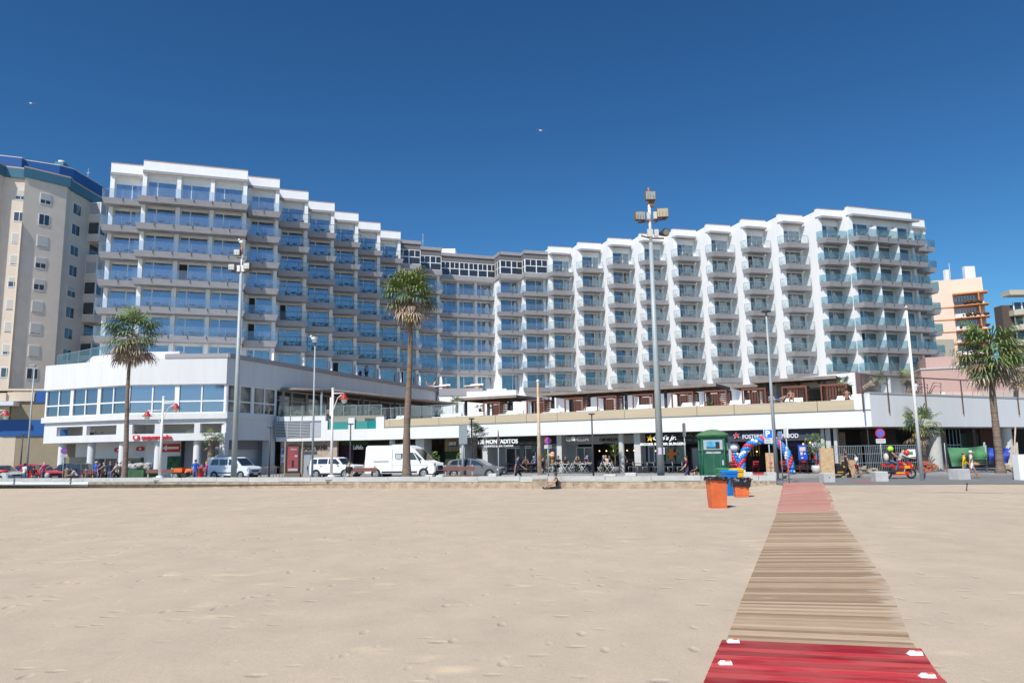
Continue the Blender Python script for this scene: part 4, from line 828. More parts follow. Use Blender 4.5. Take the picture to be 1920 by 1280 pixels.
def star(par,wl,x,y,r,v,m_,name='star',rot=0.,inner=.45):
    u,z=wl.uz(x,y,v); m=wl.mb([m_]); pts=[]
    for i in range(10):
        a=math.pi/2+rot+i*math.pi/5; q=r if i%2==0 else r*inner; pts.append((u+q*math.cos(a),z+q*math.sin(a)))
    m.add([(x_,-v,z_) for x_,z_ in pts]+[(x_,-v-.05,z_) for x_,z_ in pts]+[(u,-v-.06,z)],[(10+i,10+(i+1)%10,20) for i in range(10)]+[(i,(i+1)%10,10+(i+1)%10,10+i) for i in range(10)]); return m.build(name,par)
star(s_,G2,1219,821.5,.30,-.42,YEL,rot=-.15)
shopwin(G2,1216,1228,836,868,-2.5,s_,1,WTEAL); shopwin(G2,1246,1287,834,868,-2.5,s_,2,WTEAL,BLKP); shopwin(G2,1296,1312,838,880,-2.5,s_,1,WTEAL,BLKP)
u,z=G2.uz(1263,850.5,-2.3); m=G2.mb([mat('ring_green',(.02,.30,.10),.5)]); n=24
m.add([(u+.62*math.cos(2*math.pi*i/n),2.3,z+.62*math.sin(2*math.pi*i/n)) for i in range(n)]+[(u+.57*math.cos(2*math.pi*i/n),2.28,z+.57*math.sin(2*math.pi*i/n)) for i in range(n)],[(i,(i+1)%n,n+(i+1)%n,n+i) for i in range(n)]); m.build('green_ring',s_)
m=G2.mb([mat('orange_poster',(.75,.20,.02),.6)]); m.b(u-.35,u-.02,-2.3,-2.28,z-.4,z+.38); m.b(u-.5,u+.3,-2.3,-2.275,z-.1,z+.12); m.build('orange_poster',s_)
s_=thing('diner_facade','dark slate awning with FOSTERS HOLLYWOOD lettering and a star over a dark diner entrance','shop',G2.pt(29,-1,.1))
AW=mat('slate_awning',(.045,.048,.065),.8); a=G2.U(1361,-.4,2.8); c=G2.U(1537,-.4,2.8); m=G2.mb([AW]); m.b(a,c,-1.2,-.35,2.38,3.17); m.build('awning',s_); m=G2.mb([mat('awning_rib',(.06,.063,.085),.8)]); q=a
while q<c: m.b(q,q+.02,-.35,-.34,2.38,3.17); q+=.16
m.build('awning_ribs',s_)
SIL=mat('silver_white_letters',(.62,.62,.66),.5); lett(s_,"FOSTER'S HOLLYWOOD",G2,1392,1497,812.5,821.5,-.33,SIL,bold=.035,depth=.02)
star(s_,G2,1381,816,.26,-.32,SW,'star_edge',.1,.5); star(s_,G2,1381,816,.20,-.28,mat('star_red',(.6,.02,.03),.5),'star',.1,.5)
m=G2.mb([SHW]); a=G2.U(1366,-1,1); m.b(a,a+.3,-3,-.8,.12,2.4); m.build('side_wall',s_)
shopwin(G2,1376,1402,826,886,-3,s_,1,INT,BLKP); shopwin(G2,1462,1532,826,880,-1.8,s_,3,WIND,BLKP,hz=2.0); bar(s_,G2,1455,1500,1.95,2.25,-1.7,mat('purple_glow_panel',(.06,.05,.22),.5),'banner'); 
GOLD=mat('gold_tube',(.6,.35,.06),.4,metal=.5); m=G2.mb([GOLD])
for x in (1407,1412,1418,1423): u=G2.U(x,-2,2); m.b(u-.02,u+.02,-2.02,-2,1.3,2.38)
m.build('gold_tubes',s_); bar(s_,G2,1402,1404,1.6,1.9,-1.9,YEL,'lit_sign')
# arcade columns
for i,(x0,x1,rnd,c_) in enumerate([(730,739,1,0),(779,795,0,1),(862,871,0,0),(905,914,0,0),(1007,1014,0,0),(1044,1053,0,0),(1159.5,1169.5,1,0),(1189,1201,0,0),(1536,1547,1,0),(1549,1558,0,1),(1564,1570,0,1)]):
    CM=mat('pillar_grey',(.55,.54,.51),.9,var=.1)
    v=-.7 if rnd else -.75; a=G2.U(x0,v,2); c=G2.U(x1,v,2)
    if rnd: p=G2.pt((a+c)/2,v-.1,.1); m=MB([CM]); m.tube([(p.x,p.y,.1),(p.x,p.y,3.2)],(c-a)/2,16,False); m.build('round_column',sh)
    else: m=G2.mb([CM]); m.b(a,c,v-1.2,v,.12,3.2); m.build('square_pillar',sh)
# grey back of a road sign board near x=868
# right side arcade (G3): building site
bs=thing('unfinished_unit','dark unfinished shell under the right podium with brick piers and columns','building site',G3.pt(6,-4,.1))
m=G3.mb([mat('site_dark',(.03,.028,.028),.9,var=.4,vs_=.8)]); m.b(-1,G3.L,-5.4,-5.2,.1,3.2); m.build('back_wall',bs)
m=G3.mb([mat('site_concrete_wall',(.12,.10,.10),.9,var=.3)]); a=G3.U(1772,-3,1); c=G3.U(1812,-3,1); m.b(a,c,-5.1,-3,.1,1.7); m.b(a+4.,a+4.4,-5,-3,.1,3.2); m.use(mat('dark_green_panel',(.035,.06,.05),.8)); m.b(c,c+2.6,-3.5,-3.4,.8,2.8); m.use(mat('brown_brick_panel',(.09,.035,.03),.9)); m.b(c+2.7,c+4.6,-3.4,-3.3,.1,3.2); m.build('partition',bs)
def brickm():
    m=bpy.data.materials.new('brickwork'); m.use_nodes=True; nt,N,L=nodes(m); b=N['Principled BSDF']; b.inputs['Roughness'].default_value=.9
    tc=N.new('ShaderNodeTexCoord'); mp=N.new('ShaderNodeMapping'); mp.inputs['Rotation'].default_value=(R(90),0,0); L.new(tc.outputs['Object'],mp.inputs[0])
    t=N.new('ShaderNodeTexBrick'); t.inputs['Color1'].default_value=(.20,.10,.055,1); t.inputs['Color2'].default_value=(.13,.065,.04,1); t.inputs['Mortar'].default_value=(.30,.25,.2,1); t.inputs['Scale'].default_value=2.2; t.inputs['Mortar Size'].default_value=.03
    L.new(mp.outputs[0],t.inputs[0]); L.new(t.outputs[0],b.inputs['Base Color']); return m
BK=brickm()
for x0,x1,v in ((1571,1586,-1.6),(1733,1745,-1.4),(1764,1776,-1.2)): 
    wl=G2 if x0<1600 else G3; a=wl.U(x0,v,1.5); c=wl.U(x1,v,1.5); m=wl.mb([BK]); m.b(a,c,v-.4,v,.1,2.9); m.build('brick_pier',bs)
for x0,x1 in ((1746,1762),(1886,1897)):
    a=G3.U(x0,-.7,1.5); c=G3.U(x1,-.7,1.5); p=G3.pt((a+c)/2,-.8,.1); m=MB([mat('pillar_grey',(.55,.54,.51))]); m.tube([(p.x,p.y,.1),(p.x,p.y,3.2)],(c-a)/2,16,False); m.build('round_column',bs)
m=G3.mb([mat('steel_blue_frame',(.30,.42,.48),.6)]); a=G3.U(1772,-3,2); 
for i in range(5): m.b(a+i*.48,a+i*.48+.05,-2.95,-2.9,1.2,3.1)
m.b(a,a+2,-2.94,-2.9,1.85,1.92); m.build('window_frame',bs); m=G3.mb([LGREYM]); a=G3.U(1640,-2,1.8); c=G3.U(1730,-2,1.8); m.b(a,c,-2,-1.95,1.72,1.78); a=G3.U(1628,-2,1.8); m.b(a,a+.05,-2,-1.95,.2,3.1); m.build('steel_rail',bs)
# arch shapes
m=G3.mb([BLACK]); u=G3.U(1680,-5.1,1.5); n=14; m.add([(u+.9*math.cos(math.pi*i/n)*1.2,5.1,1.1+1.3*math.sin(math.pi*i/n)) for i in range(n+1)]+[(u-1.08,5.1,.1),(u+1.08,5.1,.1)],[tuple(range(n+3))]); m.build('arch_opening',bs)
# mesh fence
fe=thing('site_fence','grey wire mesh site fence with signs under the right podium','fence',gz(1640,889))
fp=[(1560,889),(1622,889.5),(1680,889),(1722,889)]; m=MB([GREYM]); g=MB([RAILC])
pts=[col(x,50.5,.12) for x,_ in fp]
for a,c in zip(pts,pts[1:]):
    d=c-a; n=int(d.length/.12)
    for i in range(n+1): q=a+d*i/n; r_=.022 if i%n else .03; m.box(q.x-r_/2,q.x+r_/2,q.y-.01,q.y+.01,.2,1.95)
    for z in (.25,.8,1.4,1.93): m.box(a.x,c.x,a.y-.015,a.y+.01,z,z+.03)
m.build('mesh_panel',fe)
m=MB([SW,mat('sign_green',(.03,.35,.08),.5)]); a=at(1701,842,50.3); c=at(1717,856,50.3); m.use(MATS['sign_white']); m.box(a.x,c.x,50.28,50.32,c.z,a.z); m.use(MATS['sign_green']); m.box(a.x+.1,c.x-.18,50.265,50.28,c.z+.15,a.z-.15); m.build('notice_board',fe)
GT=mat('green_tarpaulin',(.07,.22,.10),.8,var=.35,vs_=1.5,bump=.6,bs=3); BT=mat('blue_tarpaulin',(.02,.06,.40),.6,var=.35,vs_=1.5,bump=.6,bs=3)
def tarp(name,label,pts,m_,Y):
    t=thing(name,label,'tarpaulin',col(pts[0][0],Y,.1)); nx=14; nz_=8; vs=[];fs=[]
    (x0,y0,x1,y1),(bx0,by0,bx1,by1)=pts
    for j in range(nz_+1):
        for i in range(nx+1):
            s_,r_=i/nx,j/nz_; x=(x0+(x1-x0)*s_)*(1-r_)+(bx0+(bx1-bx0)*s_)*r_; y=(y0+(y1-y0)*s_)*(1-r_)+(by0+(by1-by0)*s_)*r_; y+=math.sin(s_*math.pi)*3*(1-r_)
            vs.append(at(x,y,Y+.12*math.sin(s_*9+r_*4)+.1*math.cos(r_*7)))
    for j in range(nz_):
        for i in range(nx): a=j*(nx+1)+i; fs.append((a,a+1,a+nx+2,a+nx+1))
    m=MB([m_]); m.add(vs,fs,True); m.build('sheet',t); m=MB([LGREYM])
    for x in (x0,x1): p=col(x,Y+.2,.1); m.tube([(p.x,p.y,.1),(p.x,p.y,2.05)],.03,6)
    m.build('fence_post',t)
tarp('green_tarpaulin','green netting sheet hung on the site fence behind the walking couple',[(1776,838,1850,834),(1785,874,1853,872)],GT,49.8)
tarp('blue_tarpaulin','blue sheet hung on the site fence behind the tall right palm',[(1852,838,1896,838),(1855,869,1890,868)],BT,49.5)
m=MB([mat('rust_white_panel',(.55,.50,.42),.9,var=.3)]); a=[at(1892,845,49.4),at(1908,828,49),at(1912,880,49),at(1893,880,49.4)]; m.quad(*a); m.quad(*[v+Vector((0,.06,0)) for v in a]); t=thing('stained_sheet','stained pale sheet panel leaning right of the blue sheet','panel',col(1893,49,.1)); m.build('panel',t)
m=MB([SW]); p=col(1917,41,-.1); t=thing('white_post','thick white concrete post at the right edge of the photo','post',p); m.box(p.x-.16,p.x+.5,40.9,41.4,-.15,1.35); m.build('post',t)
p=col(1906,41.2,0); t=thing('leaning_pole','thin rust-stained white pole leaning beside the white post at the right edge','pole',p); m=MB([mat('rusty_white',(.6,.55,.48),.7,c2=(.35,.16,.05),vs_=3)]); m.tube([(p.x,41.5,0),at(1904,800,41.5)],.04,6); m.build('pole',t)
# stacked rubble / brick pallets
for i,(x,Y,w_,h,c_,l) in enumerate([(1738,50,1.2,.75,(.45,.13,.07),'orange brick pile at the foot of the small right palm'),(1890,48.6,1.3,.45,(.45,.36,.25),'sand-coloured rubble heap right of the bench'),(1625,49.7,1.3,.5,(.42,.36,.27),'low pale stone stack behind the mesh fence')]):
    p=col(x,Y,.1); t=thing('rubble_pile',l,'rubble',p); m=MB([mat('rubble%d'%i,c_,.95,var=.4,vs_=5)])
    for k in range(26):
        q=random.uniform(-w_/2,w_/2); zz=random.uniform(0,h*(1-abs(q)/w_*1.3)); s_=random.uniform(.08,.16); m.box(p.x+q-s_,p.x+q+s_,Y-s_+random.uniform(-.2,.2),Y+s_,.1+zz,.1+zz+s_)
    m.build('blocks',t)
# ---------- neighbouring buildings ----------
CREAM=mat('beige_render',(.68,.59,.50),.9,var=.08,vs_=.8,bump=.1,bs=20); BLUE=mat('blue_fascia',(.012,.09,.30),.5); BLUE2=mat('teal_blue_fascia',(.05,.16,.24),.6); TC=mat('terracotta_line',(.55,.42,.33),.8)
apt=thing('apartment_block','tall beige apartment block with a blue roof edge at the far left','building',(-66,100,-.5))
def aptwin(wl,u,z,w_,h,v=0,shut=.5):
    m=wl.mb([WHITE2]); m.b(u,u+w_,v,v+.05,z,z+h); o=m.build('window',apt); m=wl.mb([WIND]); m.b(u+.08,u+w_/2-.04,v+.05,v+.06,z+.1,z+h*(1-shut)-.05); m.b(u+w_/2+.04,u+w_-.08,v+.05,v+.06,z+.1,z+h*(1-shut)-.05); m.build('pane',o)
    if shut>.05: m=wl.mb([mat('shutter_grey',(.50,.49,.46),.7)]); m.b(u+.06,u+w_-.06,v+.05,v+.075,z+h*(1-shut),z+h-.05); m.build('shutter',o)
# facade segments: (left point, right point)
segs=[((-82,90),(-69.,93.5)),((-69.,95.),(-64.9,97.5)),((-66.2,96.9),(-59.9,100.3)),((-62.,101.5),(-59.,109.)),]
Zr=42.6
segs=[((-84,88),(-66.9,95.)),((-66.9,96.2),(-62.9,97.6)),((-62.9,96.6),(-59.5,99.8)),((-60.6,101.5),(-54,117))]
WP_=[(-84,88),(-67.9,94.6),(-67.9,96.0),(-65.2,97.0),(-65.2,96.2),(-61.9,100.2),(-62.3,101.8),(-61.9,121),(-61.9,135),(-92,135)]
m=MB([CREAM]); m.prism(WP_,-.5,39.4); m.build('wall',apt)
ol=[(-84.3,87.7),(-67.6,94.35),(-67.6,95.75),(-65.3,96.7),(-65.25,95.9),(-61.5,100.2),(-61.9,101.7),(-61.5,121),(-61.3,136),(-93,136)]
m=MB([BLUE2]); m.prism(ol,39.4,40.7); m.build('blue_band',apt); m=MB([TC]); m.prism(ol,40.7,40.88); m.build('roof_coping',apt)
def mv(p,dx,dy): return [(x+dx,y+dy) for x,y in p]
U1=[(-84,92),(-67.5,98.6),(-67.5,99.4),(-64,101.5),(-62.9,103),(-62.2,121.4),(-62.2,134),(-92,134)]
m=MB([BLUE]); m.prism(U1,41.5,43.1); m.build('upper_blue_band',apt); m=MB([CREAM]); m.prism([(-83,93),(-68,99.4),(-68,100),(-64.6,102.2),(-63.4,103.6),(-62.7,121),(-62.7,133),(-91,133)],40.8,41.5); m.prism(mv(U1,0,.02),43.1,43.22); m.build('setback_wall',apt)
for x,y_,w_,h in ((24,303,1.0,1.),(89,322,1.1,1.),(110,310,1.3,2.7)): p=at(x,y_+3,108); m=MB([BLUE2 if w_>1.2 else CREAM]); m.box(p.x-w_/2,p.x+w_/2,108,109.3,43.,p.z+h*.3); m.use(CREAM); m.lathe((p.x,108.6,p.z+h*.3),[(.45,0),(.45,.35),(.001,.4)],8); m.build('chimney',apt)
for x in (85,100,165): p=at(x,330,110); m=MB([GREYM]); m.tube([(p.x,110,43.),(p.x,110,46.)],.04,5); m.box(p.x-.3,p.x+.3,109.98,110.02,45.3,45.36); m.build('antenna',apt)
m=MB([BLUE2]); m.prism([(-76,127),(-66,122.5),(-60,127.5),(-60,134),(-76,134)],45.2,46.8); m.use(mat('blue_slate',(.05,.08,.13),.8)); m.prism([(-75,128),(-66,123.5),(-61,128),(-61,133.9),(-75,133.9)],42,45.2); m.build('lift_house',apt)
wa=Wl((-84,88),(-67.9,94.6)); wb=Wl((-67.9,96.0),(-65.2,97.0)); wc=Wl((-65.2,96.2),(-61.9,100.2)); wd=Wl((-62.3,101.8),(-61.9,121))
def winrow(wl,x,y,w_,h,sh,z0=None,n=12,v=0):
    u,z=wl.uz(x,y,v); 
    for k in range(n):
        zz=z-h/2-3*k
        if zz>4: aptwin(wl,u-w_/2,zz,w_,h,v,sh[k%len(sh)])
winrow(wa,-20,345,1.3,1.5,[.6,.1,.4]); winrow(wa,-80,330,1.3,1.5,[.6,.1,.4])
winrow(wb,39.5,366,1.35,1.4,[.6,.05,.9,.85,.45,.95,.95,.7,.05,.7,.2,.2]); winrow(wc,85.5,373,1.35,1.55,[.6,0,.95,.5,.45,.95,.85,.95,.05,.6,.1])
winrow(wd,124,378,1.7,1.0,[0,.1,0,.1,0,.05,.1,.1]); winrow(wd,144,394,1.9,1.6,[0,.0,.1,0,.4,0,0,0])
# bays at the right end of the block
m=wd.mb([CREAM]); ue=wd.L
for k in range(12):
    z=37.3-3*k; 
    if z<5: break
    u=wd.U(151,0,20); m.b(u,u+8,0,1.9,z-1.0,z-.0)
    if k%4!=2 and k!=6:
        g=wd.mb([WHITE2]); g.b(u+.1,u+7.9,.0,1.75,z+.003,z+1.97); o=g.build('bay_window',apt); g=wd.mb([WIND if k%3 else SHW]); 
        for i in range(4): g.b(u+.25+i*1.45,u+1.45+i*1.45,1.75,1.77,z+.15,z+1.85)
        g.b(u+.07,u+.1,.1,1.6,z+.15,z+1.85); g.build('pane',o)
    else:
        g=wd.mb([WIND]); g.b(u+.8,u+3,-.0,.03,z+.1,z+1.8); g.build('pane',apt); g=wd.mb([LGREYM]); g.b(u,u+6,.82,.87,z+.5,z+.56); g.build('balcony_rail',apt)
m.build('bay_parapet',apt)
# pale drain strips
m=MB([mat('pale_strip',(.62,.53,.42),.9)]); m.box(-65.25,-65.0,95.95,96.2,3,33); m.build('pale_strip',apt)
# low blue banded building
lb=thing('low_building','low cream building with wide blue bands left of the supermarket podium','building',(-47,72,-.2))
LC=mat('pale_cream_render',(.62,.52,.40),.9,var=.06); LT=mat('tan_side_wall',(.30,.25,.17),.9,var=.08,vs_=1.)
q0=col(-20,74,0); q1=col(10,74,0); q2=col(53,74.5,0); q3=col(97,70,0)
m=MB([LC]); m.prism([(q0.x-12,72),(q2.x-2.2,74.2),(q2.x-2.2,90),(q0.x-12,90)],-.3,8.4); m.build('front_wall',lb)
sw=Wl((q2.x-2.3,74.1),(q2.x+9,77)); m=sw.mb([LT]); m.b(.3,11.,-10,0,-.3,8.6); m.build('side_wall',lb)
m=sw.mb([BLUE]); m.b(-.3,11.05,-9,.12,4.15,5.75); m.b(2.4,11.05,-9,.1,7.45,8.65); m.build('blue_band',lb)
m=MB([BLUE]); m.prism([(q0.x-12,71.8),(q2.x-2.2,74.),(q2.x-2.2,75),(q0.x-12,75)],4.15,5.75); m.build('blue_band',lb)
m=sw.mb([LC]); m.b(-.1,2.3,-9,.2,7.6,8.5); m.b(-4,11.1,-9,.05,8.65,8.85); m.b(-14,-.1,-3,.4,7.6,8.4); m.build('roof_edge',lb); m=sw.mb([LC]); m.b(-.5,.9,-.5,.02,-.3,4.15); m.build('corner_pier',lb)
m=sw.mb([mat('striped_awning',(.65,.68,.72),.8)]); m.prism([(-7,-1.6),(1.,-1.6),(1.,0),(-7,0)],7.1,7.5); m.build('awning',lb)
m=MB([WHITE2,mat('green_glass',(.12,.22,.2),.2)]); w5=Wl((q0.x-12,72),(q2.x-2.2,74.2)); m=w5.mb([WHITE2]); m.b(w5.L-5.5,w5.L-.9,0,.05,5.9,7.3); m.use(mat('green_glass',(.12,.22,.2),.2)); 
for i in range(4): m.b(w5.L-5.4+i*1.12,w5.L-4.4+i*1.12,.05,.06,6,7.2)
m.build('window',lb); m=w5.mb([WHITE2]); m.b(w5.L-4,w5.L-2.5,0,.05,2.1,3.8); m.use(WIND); m.b(w5.L-3.9,w5.L-2.6,.05,.06,2.2,3.7); m.build('window',lb)
m=w5.mb([SW]); m.b(w5.L-4.,w5.L-2.5,.06,.12,.9,1.3); m.use(RED); m.b(w5.L-4,w5.L-2.5,.06,.1,.2,.8); m.build('sign_plate',lb); 
# peach tower
pt_=thing('peach_tower','peach apartment tower with orange balcony edges right of the hotel','building',(112,180,-.5))
PE=mat('peach_render',(.80,.62,.48),.9,var=.04); OR=mat('orange_trim',(.62,.24,.08),.8)
A=col(1737,176,0); B=col(1785,181,0); Cc=col(1840,190,0)
A=Vector((98,184,0)); B=at(1787,560,181); Cc=at(1845,560,178)
wl1=Wl((A.x,A.y),(B.x,B.y)); wl2=Wl((B.x,B.y),(Cc.x,Cc.y))
m=MB([PE]); m.prism([(A.x,A.y),(B.x,B.y),(Cc.x,Cc.y),(Cc.x,198),(A.x,198)],-.5,42); 
zt=at(1785,533,181).z; m.prism([(B.x-.01,B.y),(B.x+(Cc.x-B.x)*.72,B.y+(Cc.y-B.y)*.72),(Cc.x-1,196),(B.x,196)],42,zt); z2=at(1760,540,178).z; m.prism([(A.x,A.y),(B.x-.02,B.y),(B.x-.02,197),(A.x,197)],42,max(42.1,z2)); m.build('wall',pt_)
base=at(1787,645,181).z
for k in range(-4,4):
    z=base+3.04*k
    if z<3: continue
    m=wl1.mb([OR]); m.b(0,wl1.L,0,.12,z-.1,z+.12); m.build('orange_string_course',pt_)
    m=wl2.mb([OR]); m.b(-.1,wl2.L+.8,-1,1.9,z-.10,z+.12); m.build('balcony_slab',pt_)
    m=wl2.mb([WHITE2 if k!=3 else DARKM]); m.b(0,wl2.L*.78,1.7,1.8,z+.18,z+1.05); m.build('balcony_front',pt_); 
    m=wl2.mb([mat('lilac_wall',(.42,.42,.5),.9)]); m.b(.2,wl2.L*.78,.02,.06,z+.18,z+2.86); o=m.build('recess_wall',pt_); m=wl2.mb([WHITE2,WIND]); m.use(WHITE2); m.b(.6,wl2.L*.7,.06,.12,z+1.2,z+2.5); m.use(WIND if k%2 else SHW)
    for i in range(6): q=.7+(wl2.L*.7-.8)*i/6; m.b(q,q+(wl2.L*.7-.8)/6-.15,.12,.13,z+1.3,z+2.4)
    m.build('window',o); m=wl2.mb([OR]); m.b(wl2.L*.8,wl2.L*.84,-.5,1.6,z+.18,z+2.86); m.build('orange_post',pt_)
    m=wl2.mb([mat('planter_foliage',(.10,.06,.03),.9,var=.7,vs_=9)]); 
    for i in range(14): q=random.uniform(wl2.L*.1,wl2.L+.6); m.ball((q,-1.75,z+.7+random.uniform(-.2,.3)),random.uniform(.25,.5),6,4)
    m.build('planter_plants',pt_)
m=wl2.mb([OR]); z=base+3.04*4; m.b(-.1,wl2.L+.8,-1,1.6,z-.2,z+.15); m.build('balcony_slab',pt_)
m=wl1.mb([OR]); m.b(0,1,0,.3,28,36); m.build('orange_panel',pt_)
m=MB([mat('grey_annex',(.42,.38,.30),.95,var=.1)]); a=at(1752,640,150); c=at(1789,640,150); m.box(a.x-6,c.x,150,165,3,at(1770,636,150).z); m.build('grey_annex_wall',pt_)
for x,w_,h,c_ in ((1778,.9,4.2,WHITE2),(1821,2.6,5.0,WHITE2)):
    p=at(x,530,183); m=MB([c_]); m.box(p.x-w_/2,p.x+w_/2,183,184,zt-1,zt+h); m.build('roof_cabinet',pt_)
m=MB([LGREYM]); p=at(1782,520,182); m.tube([(p.x,182,zt-3),(p.x,182,zt+5.6)],.12,5); a=at(1790,520,182); c=at(1836,520,182); m.box(a.x,c.x,182,182.06,zt+1.2,zt+1.28); m.box(a.x,c.x,182,182.06,zt+.6,zt+.66)
for i in range(6): q=a.x+(c.x-a.x)*i/5; m.box(q,q+.08,182,182.06,zt,zt+1.3)
m.build('roof_railing',pt_)
# brown tower at the right edge
bt=thing('brown_tower','brown and cream balcony tower cut by the right edge of the photo','building',(100,150,-.5))
BC=mat('cream_balcony',(.50,.45,.35),.9); BB=mat('dark_brown_wall',(.10,.075,.06),.9,var=.3)
a=at(1893,600,150); m=MB([BB]); m.box(a.x,a.x+30,152,154.5,-.5,at(1900,572,152).z); m.build('wall',bt)
zz=at(1900,590,150).z
for k in range(-7,1):
    z=zz+3.1*k
    if z<2: continue
    m=MB([BC]); m.prism([(a.x+1.4,152),(a.x+1.4,150.4),(a.x+2.6,149.3),(a.x+16,149.3),(a.x+16,152)],z,z+1.1); m.build('balcony',bt); m=MB([WHITE2,WIND]); m.use(WIND); m.box(a.x+2.2,a.x+14,151.8,151.9,z+1.1,z+2.9); m.use(WHITE2)
    for i in range(5): q=a.x+2.2+i*1.7; m.box(q,q+.25,151.7,151.8,z+1.1,z+2.9)
    m.build('window',bt)
m=MB([BC]); m.box(a.x+.8,a.x+22,150.2,153,zz+4.2,zz+5.2); m.build('roof_parapet',bt)
# pink building behind the fence
pk=thing('pink_building','low pink building behind the glass-fenced terrace on the right','building',(62,95,-.5))
PK=mat('pink_render',(.50,.33,.29),.9,var=.06); zt=at(1729,693,92).z; a=at(1727,700,92); c=at(1865,690,92)
pw=Wl((a.x,92),(c.x+3,88)); m=pw.mb([PK]); m.b(0,pw.L,-16,0,4,zt); m.build('wall',pk); m=pw.mb([mat('pale_pink_panels',(.58,.43,.37),.9)]); m.b(1,pw.L-.2,0,.06,4.2,zt-2.9); m.build('lower_panels',pk); m=pw.mb([CONC]); m.b(-.1,pw.L+.1,-16,.12,zt,zt+.18); m.build('roof_edge',pk)
m=pw.mb([mat('panel_joint',(.25,.18,.16),.9)]); 
for i in range(1,12): m.b(i*pw.L/12,i*pw.L/12+.04,.061,.065,4.3,zt-2.95)
m.build('panel_joints',pk); m=pw.mb([PK]); m.b(1.2,4.4,-10,-3,zt+.18,zt+1.8); m.build('roof_hut',pk)
m=pw.mb([mat('blue_shutter_door',(.10,.28,.48),.7)]); m.b(pw.L+.1,pw.L+2.6,-1.2,-1,4,zt-3); m.build('blue_door',pk)
m=MB([mat('grey_side_building',(.36,.37,.33),.9)]); a=at(1872,700,84); m.box(a.x+4,a.x+22,96,110,3,at(1880,705,96).z); t=thing('grey_shed','plain grey-green shed roofline behind the right palms','building',(a.x+10,100,3)); m.build('wall',t)
m=MB([LGREYM]); t=thing('stair_handrail','dark tubular stair handrails with a small white notice on the right terrace','handrail',at(1765,737,58))
for (x0,x1) in ((1716,1739),(1741,1764)):
    for dy in (0,6):
        a=at(x0+dy*.5,738,57.); b_=at(x0+9+dy*.4,717.5+dy+(0 if x0>1730 else 2),57.); c=at(x1,718.5+dy+(0 if x0>1730 else 2),57.); d=at(x1,738,57.); m.use(DARKM); m.tube([a,b_,c,d],.035,6)
m.build('rails',t); a=at(1764,735,57); c=at(1771,740,57); m=MB([SW]); m.box(a.x,c.x,56.9,56.95,c.z,a.z); m.build('notice',t)
m=G3.mb([WHITE]); m.b(0.5,9.5,-9,-8.8,4.2,7.0); t=thing('terrace_wall','white terrace wall with glass panes behind the two planted palms','wall',G3.pt(3,-9,4.25)); m.build('wall',t); m=G3.mb([mat('frosted_panel',(.45,.5,.5),.4)]); m.b(1,9,-8.8,-8.78,4.9,6.9); m.build('frosted_glass',t)
# ---------- trees ----------
def rmat(n,c,**k): return mat(n,c,.8,**k)
GRN=[rmat('palm_green_a',(.13,.20,.05),var=.3,vs_=2),rmat('palm_green_b',(.19,.25,.07),var=.3,vs_=2),rmat('palm_green_c',(.075,.13,.035),var=.3,vs_=2),rmat('palm_yellow',(.42,.36,.12),var=.3,vs_=2)]
DED=[rmat('dead_frond_a',(.42,.31,.21),var=.4,vs_=3),rmat('dead_frond_b',(.26,.18,.12),var=.4,vs_=3),rmat('dead_frond_c',(.55,.44,.32),var=.4,vs_=3)]
TRK=rmat('palm_trunk',(.235,.17,.125),var=.45,vs_=1.5,stretch=(3,3,9),bump=.6,bs=9); TRKD=rmat('shaggy_trunk',(.34,.26,.19),var=.6,vs_=5,bump=.8,bs=10)
for m_ in GRN+DED:
    b=m_.node_tree.nodes['Principled BSDF']; b.inputs['Roughness'].default_value=.55
def fan(m,c,az,el,pl,fl,mt,nseg=13,droop=.5,rng=random,petm=None):
    # petiole from c, direction az/el, length pl, then a fan of leaflets of length fl, tips droop
    d=Vector((math.cos(az)*math.cos(el),math.sin(az)*math.cos(el),math.sin(el))); sd=Vector((-math.sin(az),math.cos(az),0)); up=sd.cross(d)*-1
    up=d.cross(sd)*-1 if d.cross(sd).z<0 else d.cross(sd)
    mid=Vector(c)+d*pl*.5+Vector((0,0,.06*pl)); hub=Vector(c)+d*pl
    m.use(petm or mt); w_=.025*pl
    m.add([tuple(Vector(c)+sd*w_),tuple(Vector(c)-sd*w_),tuple(mid-sd*w_),tuple(mid+sd*w_),tuple(hub-sd*w_),tuple(hub+sd*w_)],[(0,1,2,3),(3,2,4,5)])
    m.use(mt); fold=rng.uniform(.1,.45)
    for i in range(nseg):
        t=(i/(nseg-1)-.5)*2; a=t*R(100); L_=fl*(1-.25*abs(t))*rng.uniform(.82,1.08)
        dr=d*math.cos(a)+sd*math.sin(a)+up*(-fold*abs(t)*.6+rng.uniform(-.08,.08)); dr.normalize(); pr=(sd*math.cos(a)-d*math.sin(a)).normalized()*(.04*fl)
        p1=hub+dr*L_*.5; p2=p1+(dr+Vector((0,0,-droop*.5))).normalized()*L_*.25; p3=p2+(dr*.5+Vector((0,0,-droop*1.6+rng.uniform(-.2,.1)))).normalized()*L_*.3*rng.uniform(.6,1.2)
        m.add([tuple(hub+pr*.25),tuple(hub-pr*.25),tuple(p1-pr),tuple(p1+pr),tuple(p2-pr*.7),tuple(p2+pr*.7),tuple(p3)],[(0,1,2,3),(3,2,4,5),(5,4,6)])
